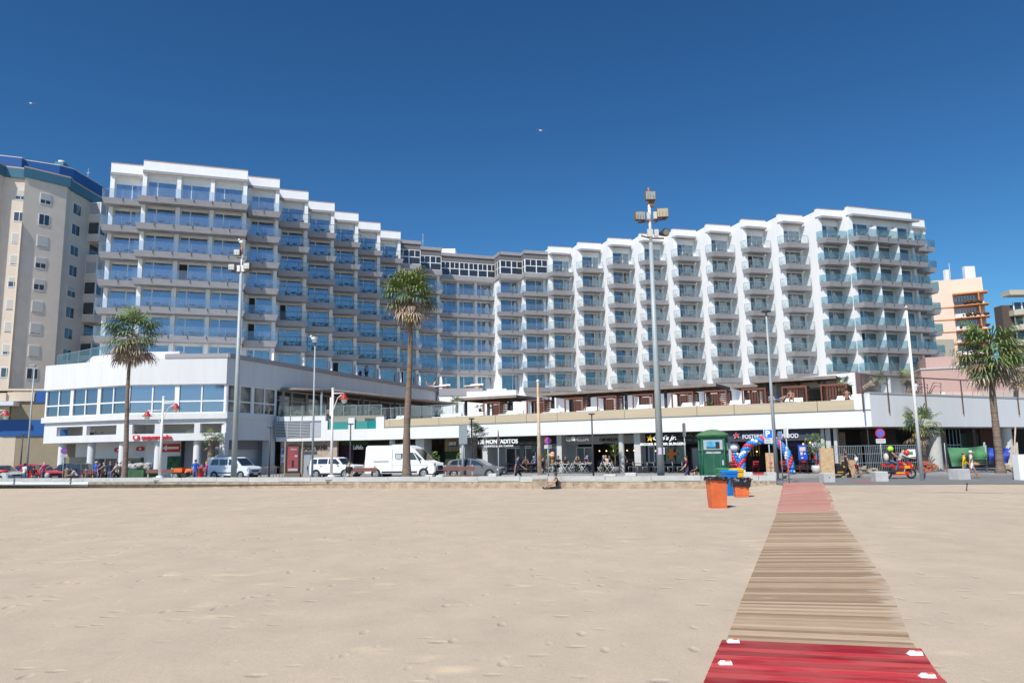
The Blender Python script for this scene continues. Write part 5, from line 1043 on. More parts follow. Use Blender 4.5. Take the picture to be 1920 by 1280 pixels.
def palm(label,base,top,r0_,r1_,R_,ng=42,nd=30,name='palm_tree',group=None,shag=False,seed=1,lean=0,dz=0.):
    rng=random.Random(seed); t=thing(name,label,'palm',base,group=group)
    H_=(top-base); pts=[];rad=[]; n=22
    for i in range(n+1):
        s=i/n; p=base+H_*s+Vector((math.sin(s*3+seed)*lean,0,0))*s*(1-s); pts.append(p); k=r0_*(1-s)+r1_*s
        if s<.12: k*=1+.5*(1-s/.12)**2
        rad.append(k*(1+.05*rng.uniform(-1,1)))
    m=MB([TRKD if shag else TRK]); m.tube(pts,rad,12)
    if shag:
        for i in range(190):
            s=rng.uniform(.02,1); an=rng.uniform(0,6.28); p=base+H_*s; k=r0_*(1-s)+r1_*s; c=Vector((math.cos(an),math.sin(an),0)); sd=Vector((-c.y,c.x,0))*k*.3; q=p+c*k*.9
            m.add([tuple(q-sd),tuple(q+sd),tuple(q+c*k*.45+Vector((0,0,k*1.1)))],[(0,1,2)])
    else:
        m.use(rmat('trunk_ring',(.14,.10,.075)))
        for i in range(int(H_.length/.16)):
            s=rng.uniform(.03,.98); p=base+H_*s+Vector((math.sin(s*3+seed)*lean,0,0))*s*(1-s); k=(r0_*(1-s)+r1_*s)*1.02; m.tube([p,p+Vector((0,0,.03))],[k,k],12,False)
    m.build('trunk',t)
    c=top+Vector((0,0,dz)); m=MB(); 
    for i in range(ng):
        el=R(rng.triangular(-45,85,12)); az=rng.uniform(0,6.28); mt=rng.choice(GRN[:3]+GRN[:2]+([GRN[3]] if el<.2 else [])); fan(m,c+Vector((0,0,rng.uniform(-.15,.25)*R_)),az,el,R_*rng.uniform(.36,.52),R_*rng.uniform(.42,.56),mt,13,rng.uniform(.25,.7)+(.4 if el<.1 else 0),rng,rmat('petiole',(.20,.17,.08)))
    m.build('green_fronds',t)
    if nd:
        m=MB()
        for i in range(nd):
            el=R(rng.triangular(-78,8,-35)); az=rng.uniform(0,6.28); fan(m,c+Vector((0,0,-rng.uniform(.0,.22)*R_)),az,el,R_*rng.uniform(.28,.52),R_*rng.uniform(.32,.5),rng.choice(DED+([GRN[3]] if i%4==0 else [])),11,rng.uniform(.9,1.8),rng)
        m.build('dead_fronds',t)
    return t
GP_='palm trees along the promenade'
palm('tall fan palm in front of the supermarket podium, second tallest on the left',col(232,56,0.05),at(247,634,56),.20,.10,2.8,38,40,group=GP_,seed=21,lean=.5)
palm('tallest fan palm, thick trunk beside the white camper van',col(763,52,0.05),at(768,556,52),.27,.14,2.75,44,44,group=GP_,seed=5,lean=.6)
palm('tall fan palm at the far right in front of the blue sheet',gz(1877,890),at(1855,663,48.4),.25,.15,2.9,44,50,group=GP_,seed=9,lean=.2)
palm('short shaggy palm left of the white city car',col(392,66,.1),at(398,826,66),.27,.30,1.4,16,3,shag=True,seed=4,name='small_palm')
palm('short shaggy palm behind the grey hatchback',col(889,59,.1),at(891,818,59),.19,.17,1.45,24,6,shag=True,seed=6,name='small_palm')
palm('stout shaggy palm behind the white pole at the motorcycle',gz(1733,886),at(1727,800,51.5),.29,.22,1.9,26,12,shag=True,seed=8,name='small_palm')
palm('small terrace palm between the two pergolas on the left',G2.pt(G2.U(856,-2.6,5),-2.6,4.25),G2.pt(G2.U(857,-2.6,6.5),-2.6,6.5),.13,.13,.95,18,2,seed=11,name='small_palm')
palm('small terrace palm under the first cabana pergola',G2.pt(G2.U(899,-5.6,5),-5.6,4.25),G2.pt(G2.U(900,-5.6,6.),-5.6,6.0),.12,.12,.8,16,0,seed=12,name='small_palm')
palm('slim terrace palm behind the second cabana',G2.pt(G2.U(925,-5.9,5),-5.9,4.25),G2.pt(G2.U(926,-5.9,6.),-5.9,6.1),.12,.12,.8,14,0,seed=13,name='small_palm')
palm('small terrace palm in front of the white bar roof',G2.pt(G2.U(1581,-4,6),-4.,4.25),at(1581,725,54.5),.12,.12,.9,18,2,seed=14,name='small_palm')
palm('planted terrace palm, left of the two behind the glass fence',G3.pt(2.3,-5,4.3),at(1642,711,56),.2,.18,1.1,18,8,shag=True,seed=15,name='small_palm')
palm('planted terrace palm, right of the two behind the glass fence',at(1704,742,60),at(1704,709,60),.2,.18,1.1,16,8,shag=True,seed=16,name='small_palm')
palm('palm with a bushy crown behind the tall right palm',col(1905,75,4),at(1905,700,75),.25,.2,2.6,26,14,seed=17,name='small_palm')
def plant(label,base,h,r_,n,mts,trunk=None,pot=None,name='potted_plant',cat='plant',stiff=False,seed=1):
    rng=random.Random(seed); t=thing(name,label,cat,base)
    if pot: m=MB([pot[0]]); m.lathe(base,[(.001,0),(pot[1]*.7,0),(pot[1],pot[2]*.6),(pot[1]*.85,pot[2]),(pot[1]*.7,pot[2]),(.001,pot[2]*.9)],12); m.build('pot',t)
    z0=base.z+(pot[2] if pot else 0)
    if trunk: m=MB([rmat('thin_stem',(.25,.17,.1))]); m.tube([(base.x,base.y,z0),(base.x+.05,base.y,base.z+h*.6)],.05,6); m.build('stem',t)
    m=MB()
    for i in range(n):
        m.use(rng.choice(mts))
        if stiff:
            an=rng.uniform(0,6.28); el=R(rng.uniform(-10,85)); c=Vector((base.x,base.y,base.z+h*rng.uniform(.5,.75))); d=Vector((math.cos(an)*math.cos(el),math.sin(an)*math.cos(el),math.sin(el))); sd=Vector((-math.sin(an),math.cos(an),0))*.035; L_=r_*rng.uniform(.7,1.1)
            m.add([tuple(c+sd),tuple(c-sd),tuple(c+d*L_*.7-sd*.8),tuple(c+d*L_*.7+sd*.8),tuple(c+d*L_+Vector((0,0,-L_*.15)))],[(0,1,2,3),(3,2,4)])
        else:
            a=rng.uniform(0,6.28); rr_=r_*rng.random()**.5; zz=z0+(h-(z0-base.z))*rng.uniform(.15 if not trunk else .35,1); k=1-abs((zz-base.z)/h-.6)*.9; c=Vector((base.x+rr_*k*math.cos(a),base.y+rr_*k*math.sin(a),zz)); s_=rng.uniform(.06,.13)
            u_=Vector((rng.uniform(-1,1),rng.uniform(-1,1),rng.uniform(-1,1))).normalized(); v_=u_.orthogonal().normalized()
            m.add([tuple(c-u_*s_),tuple(c-v_*s_*.5),tuple(c+u_*s_),tuple(c+v_*s_*.5)],[(0,1,2,3)])
    m.build('leaves',t)
WP=mat('white_pot',(.55,.52,.48),.5); GPOT=mat('grey_pot',(.20,.18,.18),.7)
plant('spiky yucca in a grey pot beside the round column by the ice cream parlour',G2.pt(G2.U(1153,.2,1),.2,.12),2.5,.8,70,GRN[:2],True,(GPOT,.38,.5),stiff=True,seed=2)
plant('leafy ficus in a white vase right of the balloon arch',G2.pt(G2.U(1530,.5,1),.5,.12),2.7,.8,260,[GRN[0],GRN[2]],True,(WP,.35,.55),seed=3)
plant('green yucca behind the no-stopping sign',G2.pt(G2.U(1024,-.4,1),-.4,.12),2.5,.55,60,GRN[:2],True,None,stiff=True,seed=4,name='yucca_plant')
plant('broad-leaved bush by the dark restaurant door right of the camper van',G2.pt(G2.U(815,-.3,1),-.3,.12),1.9,.5,120,[GRN[1],GRN[0]],True,(GPOT,.3,.4),seed=5)
plant('leafy plant in front of the grey pillar by the grey hatchback',G2.pt(G2.U(862,-.0,1),.0,.12),1.7,.4,90,[GRN[1],GRN[0]],None,(GPOT,.25,.4),seed=6)
plant('small potted palm in the terrace behind the eighth daybed',G2.pt(G2.U(1330,-2.6,5),-2.6,4.3),1.3,.8,40,[GRN[0],GRN[1]],None,None,stiff=True,seed=7)
plant('small potted agave behind the daybed by the second cabana',G2.pt(G2.U(974,-2.4,5),-2.4,4.3),1.2,.6,30,[GRN[3],GRN[1]],None,None,stiff=True,seed=8)
# ---------- lamps, poles and signs ----------
def onw(x,v,z=0.): u=W.U(x,v,.5); p=W.pt(u,v,z); return p
GALV=mat('galvanised_pole',(.36,.40,.41),.55,metal=.15,var=.12,vs_=1.5); WPOLE=mat('white_pole_paint',(.72,.71,.69),.6,var=.08,vs_=2); RUST=mat('rusted_steel',(.22,.13,.07),.9,var=.5,vs_=5); RUSTW=mat('rust_streaked_white',(.68,.62,.52),.7,c2=(.42,.20,.06),vs_=2.2,stretch=(1,1,.6))
LGL=mat('floodlight_glass',(.33,.36,.34),.2,var=.3,vs_=6); BOXG=mat('pale_control_box',(.55,.54,.49),.7); OXI=mat('oxide_orange',(.55,.13,.03),.8)
def flood(t,c,yaw,w_=.7,h=.6,mt=None):
    a=math.cos(yaw); b_=math.sin(yaw); m=MB([RUST]); m.frame((c.x,c.y),(a,b_)); m.box(-w_/2,w_/2,0,.3,c.z-h/2,c.z+h/2); m.box(-w_*.35,w_*.35,.3,.45,c.z-h*.35,c.z+h*.35); o=m.build('floodlight',t)
    m=MB([mt or LGL]).frame((c.x,c.y),(a,b_)); m.box(-w_/2+.03,w_/2-.03,-.02,-.002,c.z-h/2+.03,c.z+h/2-.03); m.use(RUST)
    for i in (-1,0,1): m.box(i*w_*.28-.01,i*w_*.28+.01,-.03,-.021,c.z-h*.4,c.z+h*.1)
    m.build('glass',o)
def mast(label,x0,Y,x1,ytop,r0_,r1_,kind):
    b_=col(x0,Y,0); tp=at(x1,ytop,Y); t=thing('floodlight_mast',label,'floodlight mast',b_,group='floodlight masts'); m=MB([GALV]); m.tube([b_,Vector((b_.x,Y,tp.z))],[r0_,r1_],16); m.build('mast',t)
    return t,b_,tp
t,b_,tp=mast('tall grey floodlight mast in the middle right, with a poster low on it',1240,43.5,1221,455,.222,.118,1)
m=MB([WPOLE]); z=lambda y: at(1221,y,43.5).z
m.tube([(b_.x,43.5,z(455)),(b_.x,43.5,z(384))],.09,10); m.build('upper_pole',t); m=MB([OXI]); m.tube([(b_.x,43.5,z(384)),(b_.x,43.5,z(352))],.05,8); m.build('tip',t)
X=lambda x,y: at(x,y,43.5)
for x,y,yw,w_,h in ((1218.5,369,0,.62,.53),(1199.5,406.5,.12,.62,.52),(1241,401,-.1,.68,.56)): flood(t,X(x,y)-Vector((0,.25,0)),yw,w_,h,LGL if x<1240 else mat('yellowed_glass',(.42,.38,.27),.3))
m=MB([RUST]); m.tube([X(1196,418),X(1221,414),X(1249,411)],.05,6); m.tube([X(1213,417),X(1222,420),X(1233,415)],.03,6); m.tube([X(1202,442),X(1221,447),X(1245,447)],.05,6); m.box(X(1217,380).x,X(1226,380).x,43.4,43.6,X(1217,388).z,X(1217,376).z); m.build('cross_arms',t)
for x,y,w_,h in ((1215,406,.2,.42),(1227.5,405,.2,.42),(1230,438,.25,.42),(1218,438,.32,.45)): c=X(x,y); m=MB([BOXG]); m.box(c.x-w_/2,c.x+w_/2,43.3,43.5,c.z-h/2,c.z+h/2); m.build('control_box',t)
c=X(1247,437); m=MB([DARKM]); m.tube([c+Vector((-.3,.25,0)),c+Vector((-.12,0,0)),c+Vector((0,-.25,-.02))],[.08,.2,.26],14); m.use(mat('lamp_lens',(.25,.22,.16),.2)); m.tube([c+Vector((0,-.24,-.02)),c+Vector((.01,-.27,-.02))],.2,14); m.build('round_spotlight',t)
m=MB([mat('paper_poster',(.55,.50,.62),.7,var=.3,vs_=8)]); c=X(1236.5,845); m.box(c.x-.13,c.x+.08,43.26,43.28,c.z-.2,c.z+.2); m.box(c.x+.18,c.x+.27,43.30,43.32,c.z-.2,c.z+.2); m.build('poster',t)
t,b_,tp=mast('tall grey floodlight mast on the left in front of the podium corner',437.5,54,455,512,.21,.11,1)
X=lambda x,y: at(x,y,54); dx=0
m=MB([WPOLE]); m.tube([(b_.x,54,X(455,512).z),(b_.x,54,X(455,478).z)],.07,8); m.build('upper_pole',t); m=MB([OXI]); m.tube([(b_.x,54,X(455,478).z),(b_.x,54,X(455,459).z)],.06,8); m.build('tip',t)
for x,y,yw,w_,h in ((446,474.5,.05,.46,.46),(436,502,.1,.46,.46),(464,500,-.15,.5,.48)): flood(t,X(x,y)-Vector((0,.25,0)),yw,w_,h,mat('bright_glass',(.55,.62,.60),.2))
m=MB([RUST]); m.tube([X(434,509),X(455,512),X(472,507)],.05,6); m.tube([X(444,483),X(455,485),X(460,484)],.04,6); m.build('cross_arms',t)
for x,y in ((448.5,504.),(457,504)): c=X(x,y); m=MB([SW]); m.box(c.x-.09,c.x+.09,53.8,54,c.z-.22,c.z+.22); m.build('control_box',t)
def gull(label,p,s=1.,fly=False):
    t=thing('seagull',label,'seagull',p); m=MB([mat('gull_white',(.75,.75,.73),.8)]); m.ball(tuple(p),.13*s,8,5,(1.7,.8,.8)); m.ball((p.x-.2*s,p.y,p.z+.13*s),.075*s,8,5); m.use(mat('gull_grey',(.25,.26,.28),.8))
    if fly:
        for q in (-1,1): m.add([(p.x-.05,p.y,p.z+.03),(p.x+.08,p.y,p.z+.03),(p.x+q*.25,p.y+.05,p.z+.1),(p.x+q*.5,p.y+.1,p.z+.04),(p.x+q*.25,p.y-.05,p.z+.11)],[(0,1,2,4),(4,2,3)])
        m.add([(p.x+.1,p.y-.08,p.z),(p.x+.1,p.y+.08,p.z),(p.x+.35,p.y+.06,p.z+.02),(p.x+.35,p.y-.06,p.z+.02)],[(0,1,2,3)])
    else: m.ball((p.x+.05*s,p.y,p.z+.02*s),.12*s,8,5,(1.8,.95,.6)); m.use(mat('gull_yellow',(.6,.35,.05),.6)); m.tube([p,p-Vector((0,0,.2*s))],.015,5)
    m.use(mat('gull_yellow',(.6,.35,.05),.6)); m.tube([(p.x-.26*s,p.y,p.z+.12*s),(p.x-.36*s,p.y,p.z+.1*s)],[.02*s,.008*s],5); o=m.build('body',t); 
    if fly: t.rotation_euler=(0,0,0)
    return t
gull('seagull perched on top of the left floodlight mast',X(455,455)+Vector((0,0,.05)),1.3)
gull('seagull flying high in the upper left of the sky',at(58,194,60),.5,True); gull('seagull flying above the middle of the hotel',at(1014,245,60),.5,True)
def pole(label,x0,Y,x1,ytop,r0_,r1_,m_,name='lamp_post',cat='lamp post',z0=0.,group=None,lean=False):
    b_=col(x0,Y,z0); tp=at(x1,ytop,Y); t=thing(name,label,cat,b_,group=group); m=MB([m_]); e=Vector((tp.x if lean else b_.x,Y,tp.z)); m.tube([b_,e],[r0_,r1_],12); m.build('pole',t); return t,b_,e
def head(t,e,w_=.6,d=.25,m_=None,drop=.0,h=.08):
    m=MB([m_ or DARKM]); m.box(e.x-w_/2,e.x+w_/2,e.y-d/2,e.y+d/2,e.z-h,e.z+h*.2); m.build('lamp_head',t)
t,b_,e=pole('slim grey lamp post with a gull on top, in front of the louvre grille',585,56,586,640,.085,.05,GALV); head(t,e,.32,.5,GALV); gull('seagull perched on the slim lamp post beside the louvre grille',e+Vector((-.05,0,.22)),1.3)
t,b_,e=pole('slim grey lamp post with a round head, beside the parking sign at the right',1457,46,1437,585,.13,.06,GALV); m=MB([DARKM]); m.lathe((e.x,e.y,e.z),[(.001,.14),(.12,.13),(.3,.05),(.3,0),(.001,-.04)],16); m.build('lamp_head',t)
t,b_,e=pole('grey lamp post at the far left in front of the low blue-banded building',48,62,61,684,.09,.05,GALV); head(t,e+Vector((-.12,0,0)),.5,.25,GALV)
for x,Y,yt,l in ((36,64,814,'short black lamp post against the tan wall at the far left'),(504,60,800,'short black lamp post left of the poster kiosk'),(656,60,794,'short black lamp post in front of the white SUV end'),(885,57,784,'short black lamp post in front of the grey sign board'),(1113,53,775,'short black lamp post by the ice cream parlour')):
    t,b_,e=pole(l,x,Y,x-(3 if x>1000 else 0),yt,.07,.05,DARKM,group='short black lamp posts'); head(t,e,.42,.2)
t,b_,e=pole('white flagpole-like post at the motorcycle, with a ball finial',1729,42.5,1694,580,.11,.06,WPOLE,name='white_pole',cat='pole'); m=MB([mat('pale_ball',(.55,.58,.45),.5)]); m.ball((e.x,e.y,e.z+.12),.09,8,6); m.use(RUST); m.tube([(e.x,e.y,e.z-.05),(e.x,e.y,e.z+.03)],.075,8); m.build('finial',t); m=MB([mat('band_green',(.02,.25,.12),.6)]); z=at(1722,840,42.4).z; m.tube([(e.x,e.y,z),(e.x,e.y,z+.04)],.098,12,False); m.build('green_band',t)
t,b_,e=pole('rust-streaked white pole standing on the sea wall near the seated man',1012,onw(1012,-.1).y,1009,716,.12,.065,RUSTW,name='white_pole',cat='pole',z0=.45); m=MB([WPOLE]); m.ball((e.x,e.y,e.z+.06),.1,8,6); m.build('finial',t)
m=MB([CP]); m.box(b_.x-.45,b_.x+.45,b_.y-.35,b_.y+.3,.3,.52); m.use(BR); m.box(b_.x-.45,b_.x+.45,b_.y-.33,b_.y+.2,-.4,.3); m.build('plinth',t)
LR=mat('lamp_red',(.40,.03,.03),.4); LGLS=mat('lamp_globe',(.70,.72,.66),.15)
def promlamp(label,x,Y,ytop,heads,z0=.45,xt=None):
    t,b_,e=pole(label,x,Y,xt or x,ytop,.10,.075,WPOLE,name='promenade_lamp',cat='lamp post',z0=z0,group='red and white promenade lamps'); m=MB([WPOLE]); m.ball((e.x,e.y,e.z+.06),.1,8,6); m.tube([(b_.x,b_.y,z0),(b_.x,b_.y,z0+.15)],[.28,.2],12); m.build('finial_and_foot',t)
    m=MB([CP]); m.box(b_.x-.35,b_.x+.35,b_.y-.34,b_.y+.3,.3,.5); m.build('plinth',t)
    for (hx,hy) in heads:
        c=at(hx,hy,Y); s=1 if c.x>e.x else -1; m=MB([WPOLE]); za=c.z+.32; m.tube([(e.x,Y,za),(c.x,Y,za)],.035,6)
        m.tube([(e.x,Y,za-1.3),(e.x+s*.12,Y,za-.9),(e.x+s*abs(c.x-e.x)*.45,Y,za-.3),(c.x-s*.15,Y,za-.1)],.035,6); o=m.build('arm',t)
        m=MB([LR]); m.lathe(tuple(c),[(.001,.30),(.08,.30),(.10,.22),(.13,.2),(.16,.12),(.2,.08),(.22,.0),(.36,-.06),(.36,-.08),(.001,-.07)],16); m.build('shade',o); m=MB([LGLS]); m.lathe(tuple(c),[(.19,-.08),(.18,-.2),(.12,-.33),(.001,-.38)],14); m.build('globe',o)
promlamp('white promenade lamp with two red shades in front of the supermarket',299,onw(299,-.2).y,746,[(276,778),(330,764)],xt=303)
promlamp('white promenade lamp with one red shade in front of the restaurant terrace',621,onw(621,-.2).y,731,[(645,746)],xt=624)
promlamp('white promenade lamp whose red shade peeks in at the left edge',-18,57,755,[(11,777)])
m=MB([SW]); a=at(577,744,1); 
t=thing('street_banner_blade','narrow white blade sign fixed to the left of the restaurant lamp','sign',at(620.5,780,46.4)); a=at(619.3,745,46.4); c=at(621.8,779,46.4); m=MB([SW]); m.box(a.x,c.x,46.3,46.4,c.z,a.z); m.build('blade',t)
# traffic signs
def rsign(label,x,Y,y,r_,kind,plate=True,ybase=None,rz=0):
    c=at(x,y,Y); t=thing('traffic_sign',label,'traffic sign',(c.x,Y,0)); m=MB([GALV]); m.tube([(c.x,Y+.04,0),(c.x,Y+.04,c.z)],.035,8); m.build('pole',t)
    wl=Wl((c.x,Y),(c.x+math.cos(rz),Y+math.sin(rz))); m=wl.mb([SRED]); 
    if kind in 'xs':
        disc(m,wl,0,c.z,r_,r_,.0,.03,28); m.build('rim',t); m=wl.mb([mat('sign_bright_blue',(.015,.18,.75),.4)]); disc(m,wl,0,c.z,r_*.74,r_*.74,.03,.01,28); o=m.build('face',t); m=wl.mb([SRED])
        for q in ((1,-1) if kind=='x' else (-1,)):
            h=r_*.74*.72; w_=r_*.085; m.add([(-h-w_*.7*1,-.045,c.z-q*h+w_*.7*q),(-h+w_*.7,-.045,c.z-q*h-w_*.7*q),(h+w_*.7,-.045,c.z+q*h-w_*.7*q),(h-w_*.7,-.045,c.z+q*h+w_*.7*q)],[(0,1,2,3)])
        m.build('slash',t)
    if plate:
        m=wl.mb([mat('plate_grey',(.62,.64,.64),.5)]); m.b(-r_*.98,r_*.98,.0,.03,c.z-r_*2.05,c.z-r_*1.12); m.build('text_plate',t); m=wl.mb([mat('plate_text_grey',(.3,.32,.33),.6)])
        for i in range(2):
            for j in range(6): m.b(-r_*.8+j*r_*.27,-r_*.8+j*r_*.27+r_*.2,.03,.034,c.z-r_*(1.45+i*.32),c.z-r_*(1.32+i*.32))
        m.build('plate_text',t)
    return t
rsign('red and blue no-stopping cross sign beside the rusty white pole',1027,46.2,826,.225,'x')
rsign('red and blue no-parking sign with a single slash at the motorcycle',1650,45.2,812,.29,'s')
rsign('small red and blue no-parking sign in front of the supermarket arcade',120,60,845,.24,'s',rz=.5)
c=at(1440,813,43.2); t=thing('traffic_sign','square blue parking sign with white P in front of the diner awning','traffic sign',(c.x,43.2,0)); wl=Wl((c.x,43.2),(c.x+1,43.2)); m=MB([GALV]); m.tube([(c.x+.05,43.25,0),(c.x+.02,43.25,c.z)],.035,8); m.build('pole',t); m=wl.mb([SW]); m.b(-.26,.26,.0,.02,c.z-.26,c.z+.26); m.build('border',t); m=wl.mb([mat('sign_bright_blue',(.015,.18,.75),.4)]); m.b(-.235,.235,.02,.025,c.z-.235,c.z+.235); m.build('face',t); text('letter','P',wl,-.15,.11,c.z-.17,c.z+.19,.026,SW,t,.003,bold=.04); m=wl.mb([mat('plate_grey',(.62,.64,.64),.5)]); m.b(-.24,.24,0,.02,c.z-.55,c.z-.30); m.build('text_plate',t); m=wl.mb([mat('plate_text_grey',(.3,.32,.33),.6)]); m.b(-.18,.16,.02,.023,c.z-.40,c.z-.37); m.b(-.18,.1,.02,.023,c.z-.48,c.z-.45); m.build('plate_text',t)
def edge_sign(label,x,Y,y0,y1,w_,m_,yb=None,cat='traffic sign',back=GREYM,tri=False):
    a=at(x,y0,Y); c=at(x,y1,Y); t=thing('traffic_sign',label,cat,(a.x,Y,0)); m=MB([GALV]); m.tube([(a.x,Y,0),(a.x,Y,a.z)],.033,8); m.build('pole',t); m=MB([m_]); 
    if tri: m.add([(a.x-w_,Y-.3,c.z),(a.x+w_*.3,Y+.3,c.z),(a.x,Y,a.z),(a.x-w_+.03,Y-.3,c.z),(a.x+w_*.3+.03,Y+.3,c.z),(a.x+.03,Y,a.z)],[(0,1,2),(5,4,3),(0,2,5,3),(0,3,4,1),(1,4,5,2)])
    else: m.box(a.x-w_/2,a.x+w_/2,Y-.28,Y+.28,c.z,a.z)
    m.build('plate',t)
edge_sign('triangular warning sign seen edge-on with a red rim, right of the grey hatchback',934,46,805,835,.10,mat('sign_back_red',(.22,.09,.09),.6),tri=True)
edge_sign('grey sign plate seen edge-on on a thin pole beside the burger bar',1282,46,793,818,.07,mat('sign_back_grey',(.2,.2,.21),.6))
edge_sign('blue-edged sign seen edge-on right of the slim round-headed lamp post',1462,44.4,808,823,.05,mat('edge_blue',(.25,.35,.55),.5)); edge_sign('white sign seen edge-on, second pole right of the slim round-headed lamp post',1473,41.3,803,820,.05,SW)
a=at(853,796.5,55); c=at(875,832,55); t=thing('sign_board','blank grey back of a large rectangular board on a thick pole by the grey hatchback','sign board',(at(868,890,55).x,55,0)); m=MB([mat('board_back_grey',(.25,.29,.31),.6)]); m.box(c.x-.62,c.x+.0,54.9,54.95,c.z,a.z) if False else m.box(at(860.5,800,55).x,at(876,800,55).x,54.9,54.95,c.z,a.z); m.build('board',t); m=MB([LGREYM]); p=at(868,890,55); m.tube([(p.x,55.05,0),(p.x,55.05,a.z)],.10,10); m.build('pole',t)
# poster kiosk
c=at(550,860,60.); t=thing('poster_kiosk','arched dark poster stand with a red poster in front of the brown stone wall','advertising stand',(c.x,60,0)); wl=Wl((c.x,60),(c.x+1,60.)); m=wl.mb([BLACK]); zt=at(550,838,60).z; hw=.56
pts=[(-hw,.5),(hw,.5),(hw,zt)]+[(hw*math.cos(math.pi*i/10),zt+.28*math.sin(math.pi*i/10)) for i in range(1,10)]+[(-hw,zt)]
m.add([(x,-.12,z) for x,z in pts]+[(x,.12,z) for x,z in pts],[tuple(range(len(pts))),tuple(reversed(range(len(pts),2*len(pts))))]+[(i,(i+1)%len(pts),len(pts)+(i+1)%len(pts),len(pts)+i) for i in range(len(pts))]); m.build('frame',t)
m=wl.mb([mat('kiosk_base',(.17,.14,.11),.8)]); m.b(-hw-.05,hw+.05,-.2,.2,0,.5); m.build('base',t); m=wl.mb([mat('poster_red',(.30,.055,.06),.6,var=.3,vs_=2)]); m.b(-.43,.43,.121,.135,.62,zt+.05); m.build('poster',t)
m=wl.mb([BLACK]); m.b(-.08,.1,.135,.14,.95,1.5); m.use(SHW); m.b(.15,.35,.135,.14,1.75,1.9); m.b(-.35,.4,.135,.139,.68,.85); m.b(-.2,.3,.135,.14,zt-.2,zt-.14); m.build('poster_print',t)
for x in (-.72,.66): m=wl.mb([mat('tan_post',(.30,.25,.19),.8)]); m.b(x,x+.1,-.05,.05,0,zt+.45); m.build('side_post',t)
# rail barrier near garage
t=thing('barrier','rust-brown hooped railing at the garage ramp left of the poster stand','railing',col(510,61,0)); m=MB([RUST]); a=col(489,61,0); c=col(535,61,0); m.tube([(a.x,61,0),(a.x,61,.85),(a.x+.15,61,.95),(c.x,61,.95)],.035,6)
for i in range(1,9): q=a.x+(c.x-a.x)*i/8; m.tube([(q,61,0),(q,61,.95)],.02,5)
m.tube([(a.x,61,.15),(c.x,61,.15)],.02,5); m.build('railing',t)
# benches with red plank backs
BRK=mat('red_brown_planks',(.22,.09,.07),.7,var=.3,stretch=(1,1,6))
def bench(label,x0,x1,Y,zc=.45,group='red-brown plank benches behind the sea wall'):
    a=col(x0,Y,0); c=col(x1,Y,0); t=thing('bench',label,'bench',a,group=group); m=MB([BRK]); m.box(a.x,c.x,Y,Y+.05,.76,1.0); m.build('backrest',t); m=MB([BRK]); m.box(a.x,c.x,Y-.5,Y-.05,.4,.46); m.build('seat',t)
    for q in (a.x+.15,(a.x+c.x)/2,c.x-.15): m=MB([mat('bench_leg',(.35,.33,.27),.8)]); m.box(q-.05,q+.05,Y+.05,Y+.12,0,1.12); m.box(q-.05,q+.05,Y-.5,Y+.05,.33,.4); m.build('leg',t)
bench('red-brown plank bench back behind the wheelie skip, left of the two-shade lamp',272,324,56); bench('red-brown plank bench back where the blond woman sits',655,706,50.5); bench('red-brown plank bench back in front of the grey hatchback',831,890,49.5); bench('red-brown plank bench back behind the bicycles at the left',155,190,58)
t=thing('bench','black iron bench at the foot of the far right palm','bench',gz(1840,889)); p=gz(1848,889); m=MB([BLACK])
for i in range(3): m.box(p.x-1.35,p.x+1.2,p.y+.1,p.y+.13,.55+i*.14,.65+i*.14)
m.box(p.x-1.35,p.x+1.2,p.y-.35,p.y+.05,.42,.46); m.build('slats',t)
for q in (-1.2,1.): m=MB([BLACK]); m.tube([(p.x+q,p.y-.4,0),(p.x+q+.1,p.y-.3,.42),(p.x+q,p.y+.1,.5),(p.x+q,p.y+.2,.98)],.035,6); m.tube([(p.x+q-.1,p.y+.3,0),(p.x+q+.1,p.y,.3),(p.x+q,p.y-.3,.42)],.03,6); m.build('leg',t)
# concrete blocks
def cblock(label,x,y,Y,w_,h,d,z0=0.,rz=0,group='concrete blocks at the promenade',hole=False):
    p=col(x,Y,z0)
    if z0>.4: p=onw(x,-.24,z0); d=min(d,.4); rz=-19
    t=thing('concrete_block',label,'concrete block',p,R(rz),group); m=MB([CONC]); c_=.03; m.prism([(-w_/2,-d/2),(w_/2,-d/2),(w_/2,d/2),(-w_/2,d/2)],0,h-c_); m.prism([(-w_/2,-d/2),(w_/2,-d/2),(w_/2,d/2),(-w_/2,d/2)],h-c_,h,[(-w_/2+c_,-d/2+c_),(w_/2-c_,-d/2+c_),(w_/2-c_,d/2-c_),(-w_/2+c_,d/2-c_)]); m.build('block',t,world=False)
    if hole: m=MB([BLACK]); m.tube([(0,-d/2+.01,h*.5),(0,-d/2-.003,h*.5)],.035,8); m.build('hole',t,world=False)
cblock('pale concrete cube with a small hole in front of the plywood sheet',1551,0,42,.62,.5,.6,rz=4,hole=True); cblock('pale concrete cube left of the motorcycle under the no-parking sign',1650,0,42,.68,.53,.6,rz=-3); cblock('large pale concrete cube in front of the walking couple',1800,0,42.6,.78,.58,.7,rz=12)
cblock('pale concrete cube on the wall end beside the red carpet',1445,0,41.0,.5,.62,.55,z0=0,hole=True); cblock('pale concrete cube on the wall behind the small orange bin',1403,0,41.9,.46,.18,.5,z0=.455)
cblock('flat pale concrete slab on the wall right of the camper van',806,0,46.,.0+.5,.12,.5,z0=.455); cblock('flat pale concrete slab on the wall in front of the camper van wheel',826,0,46.,.45,.1,.5,z0=.455)
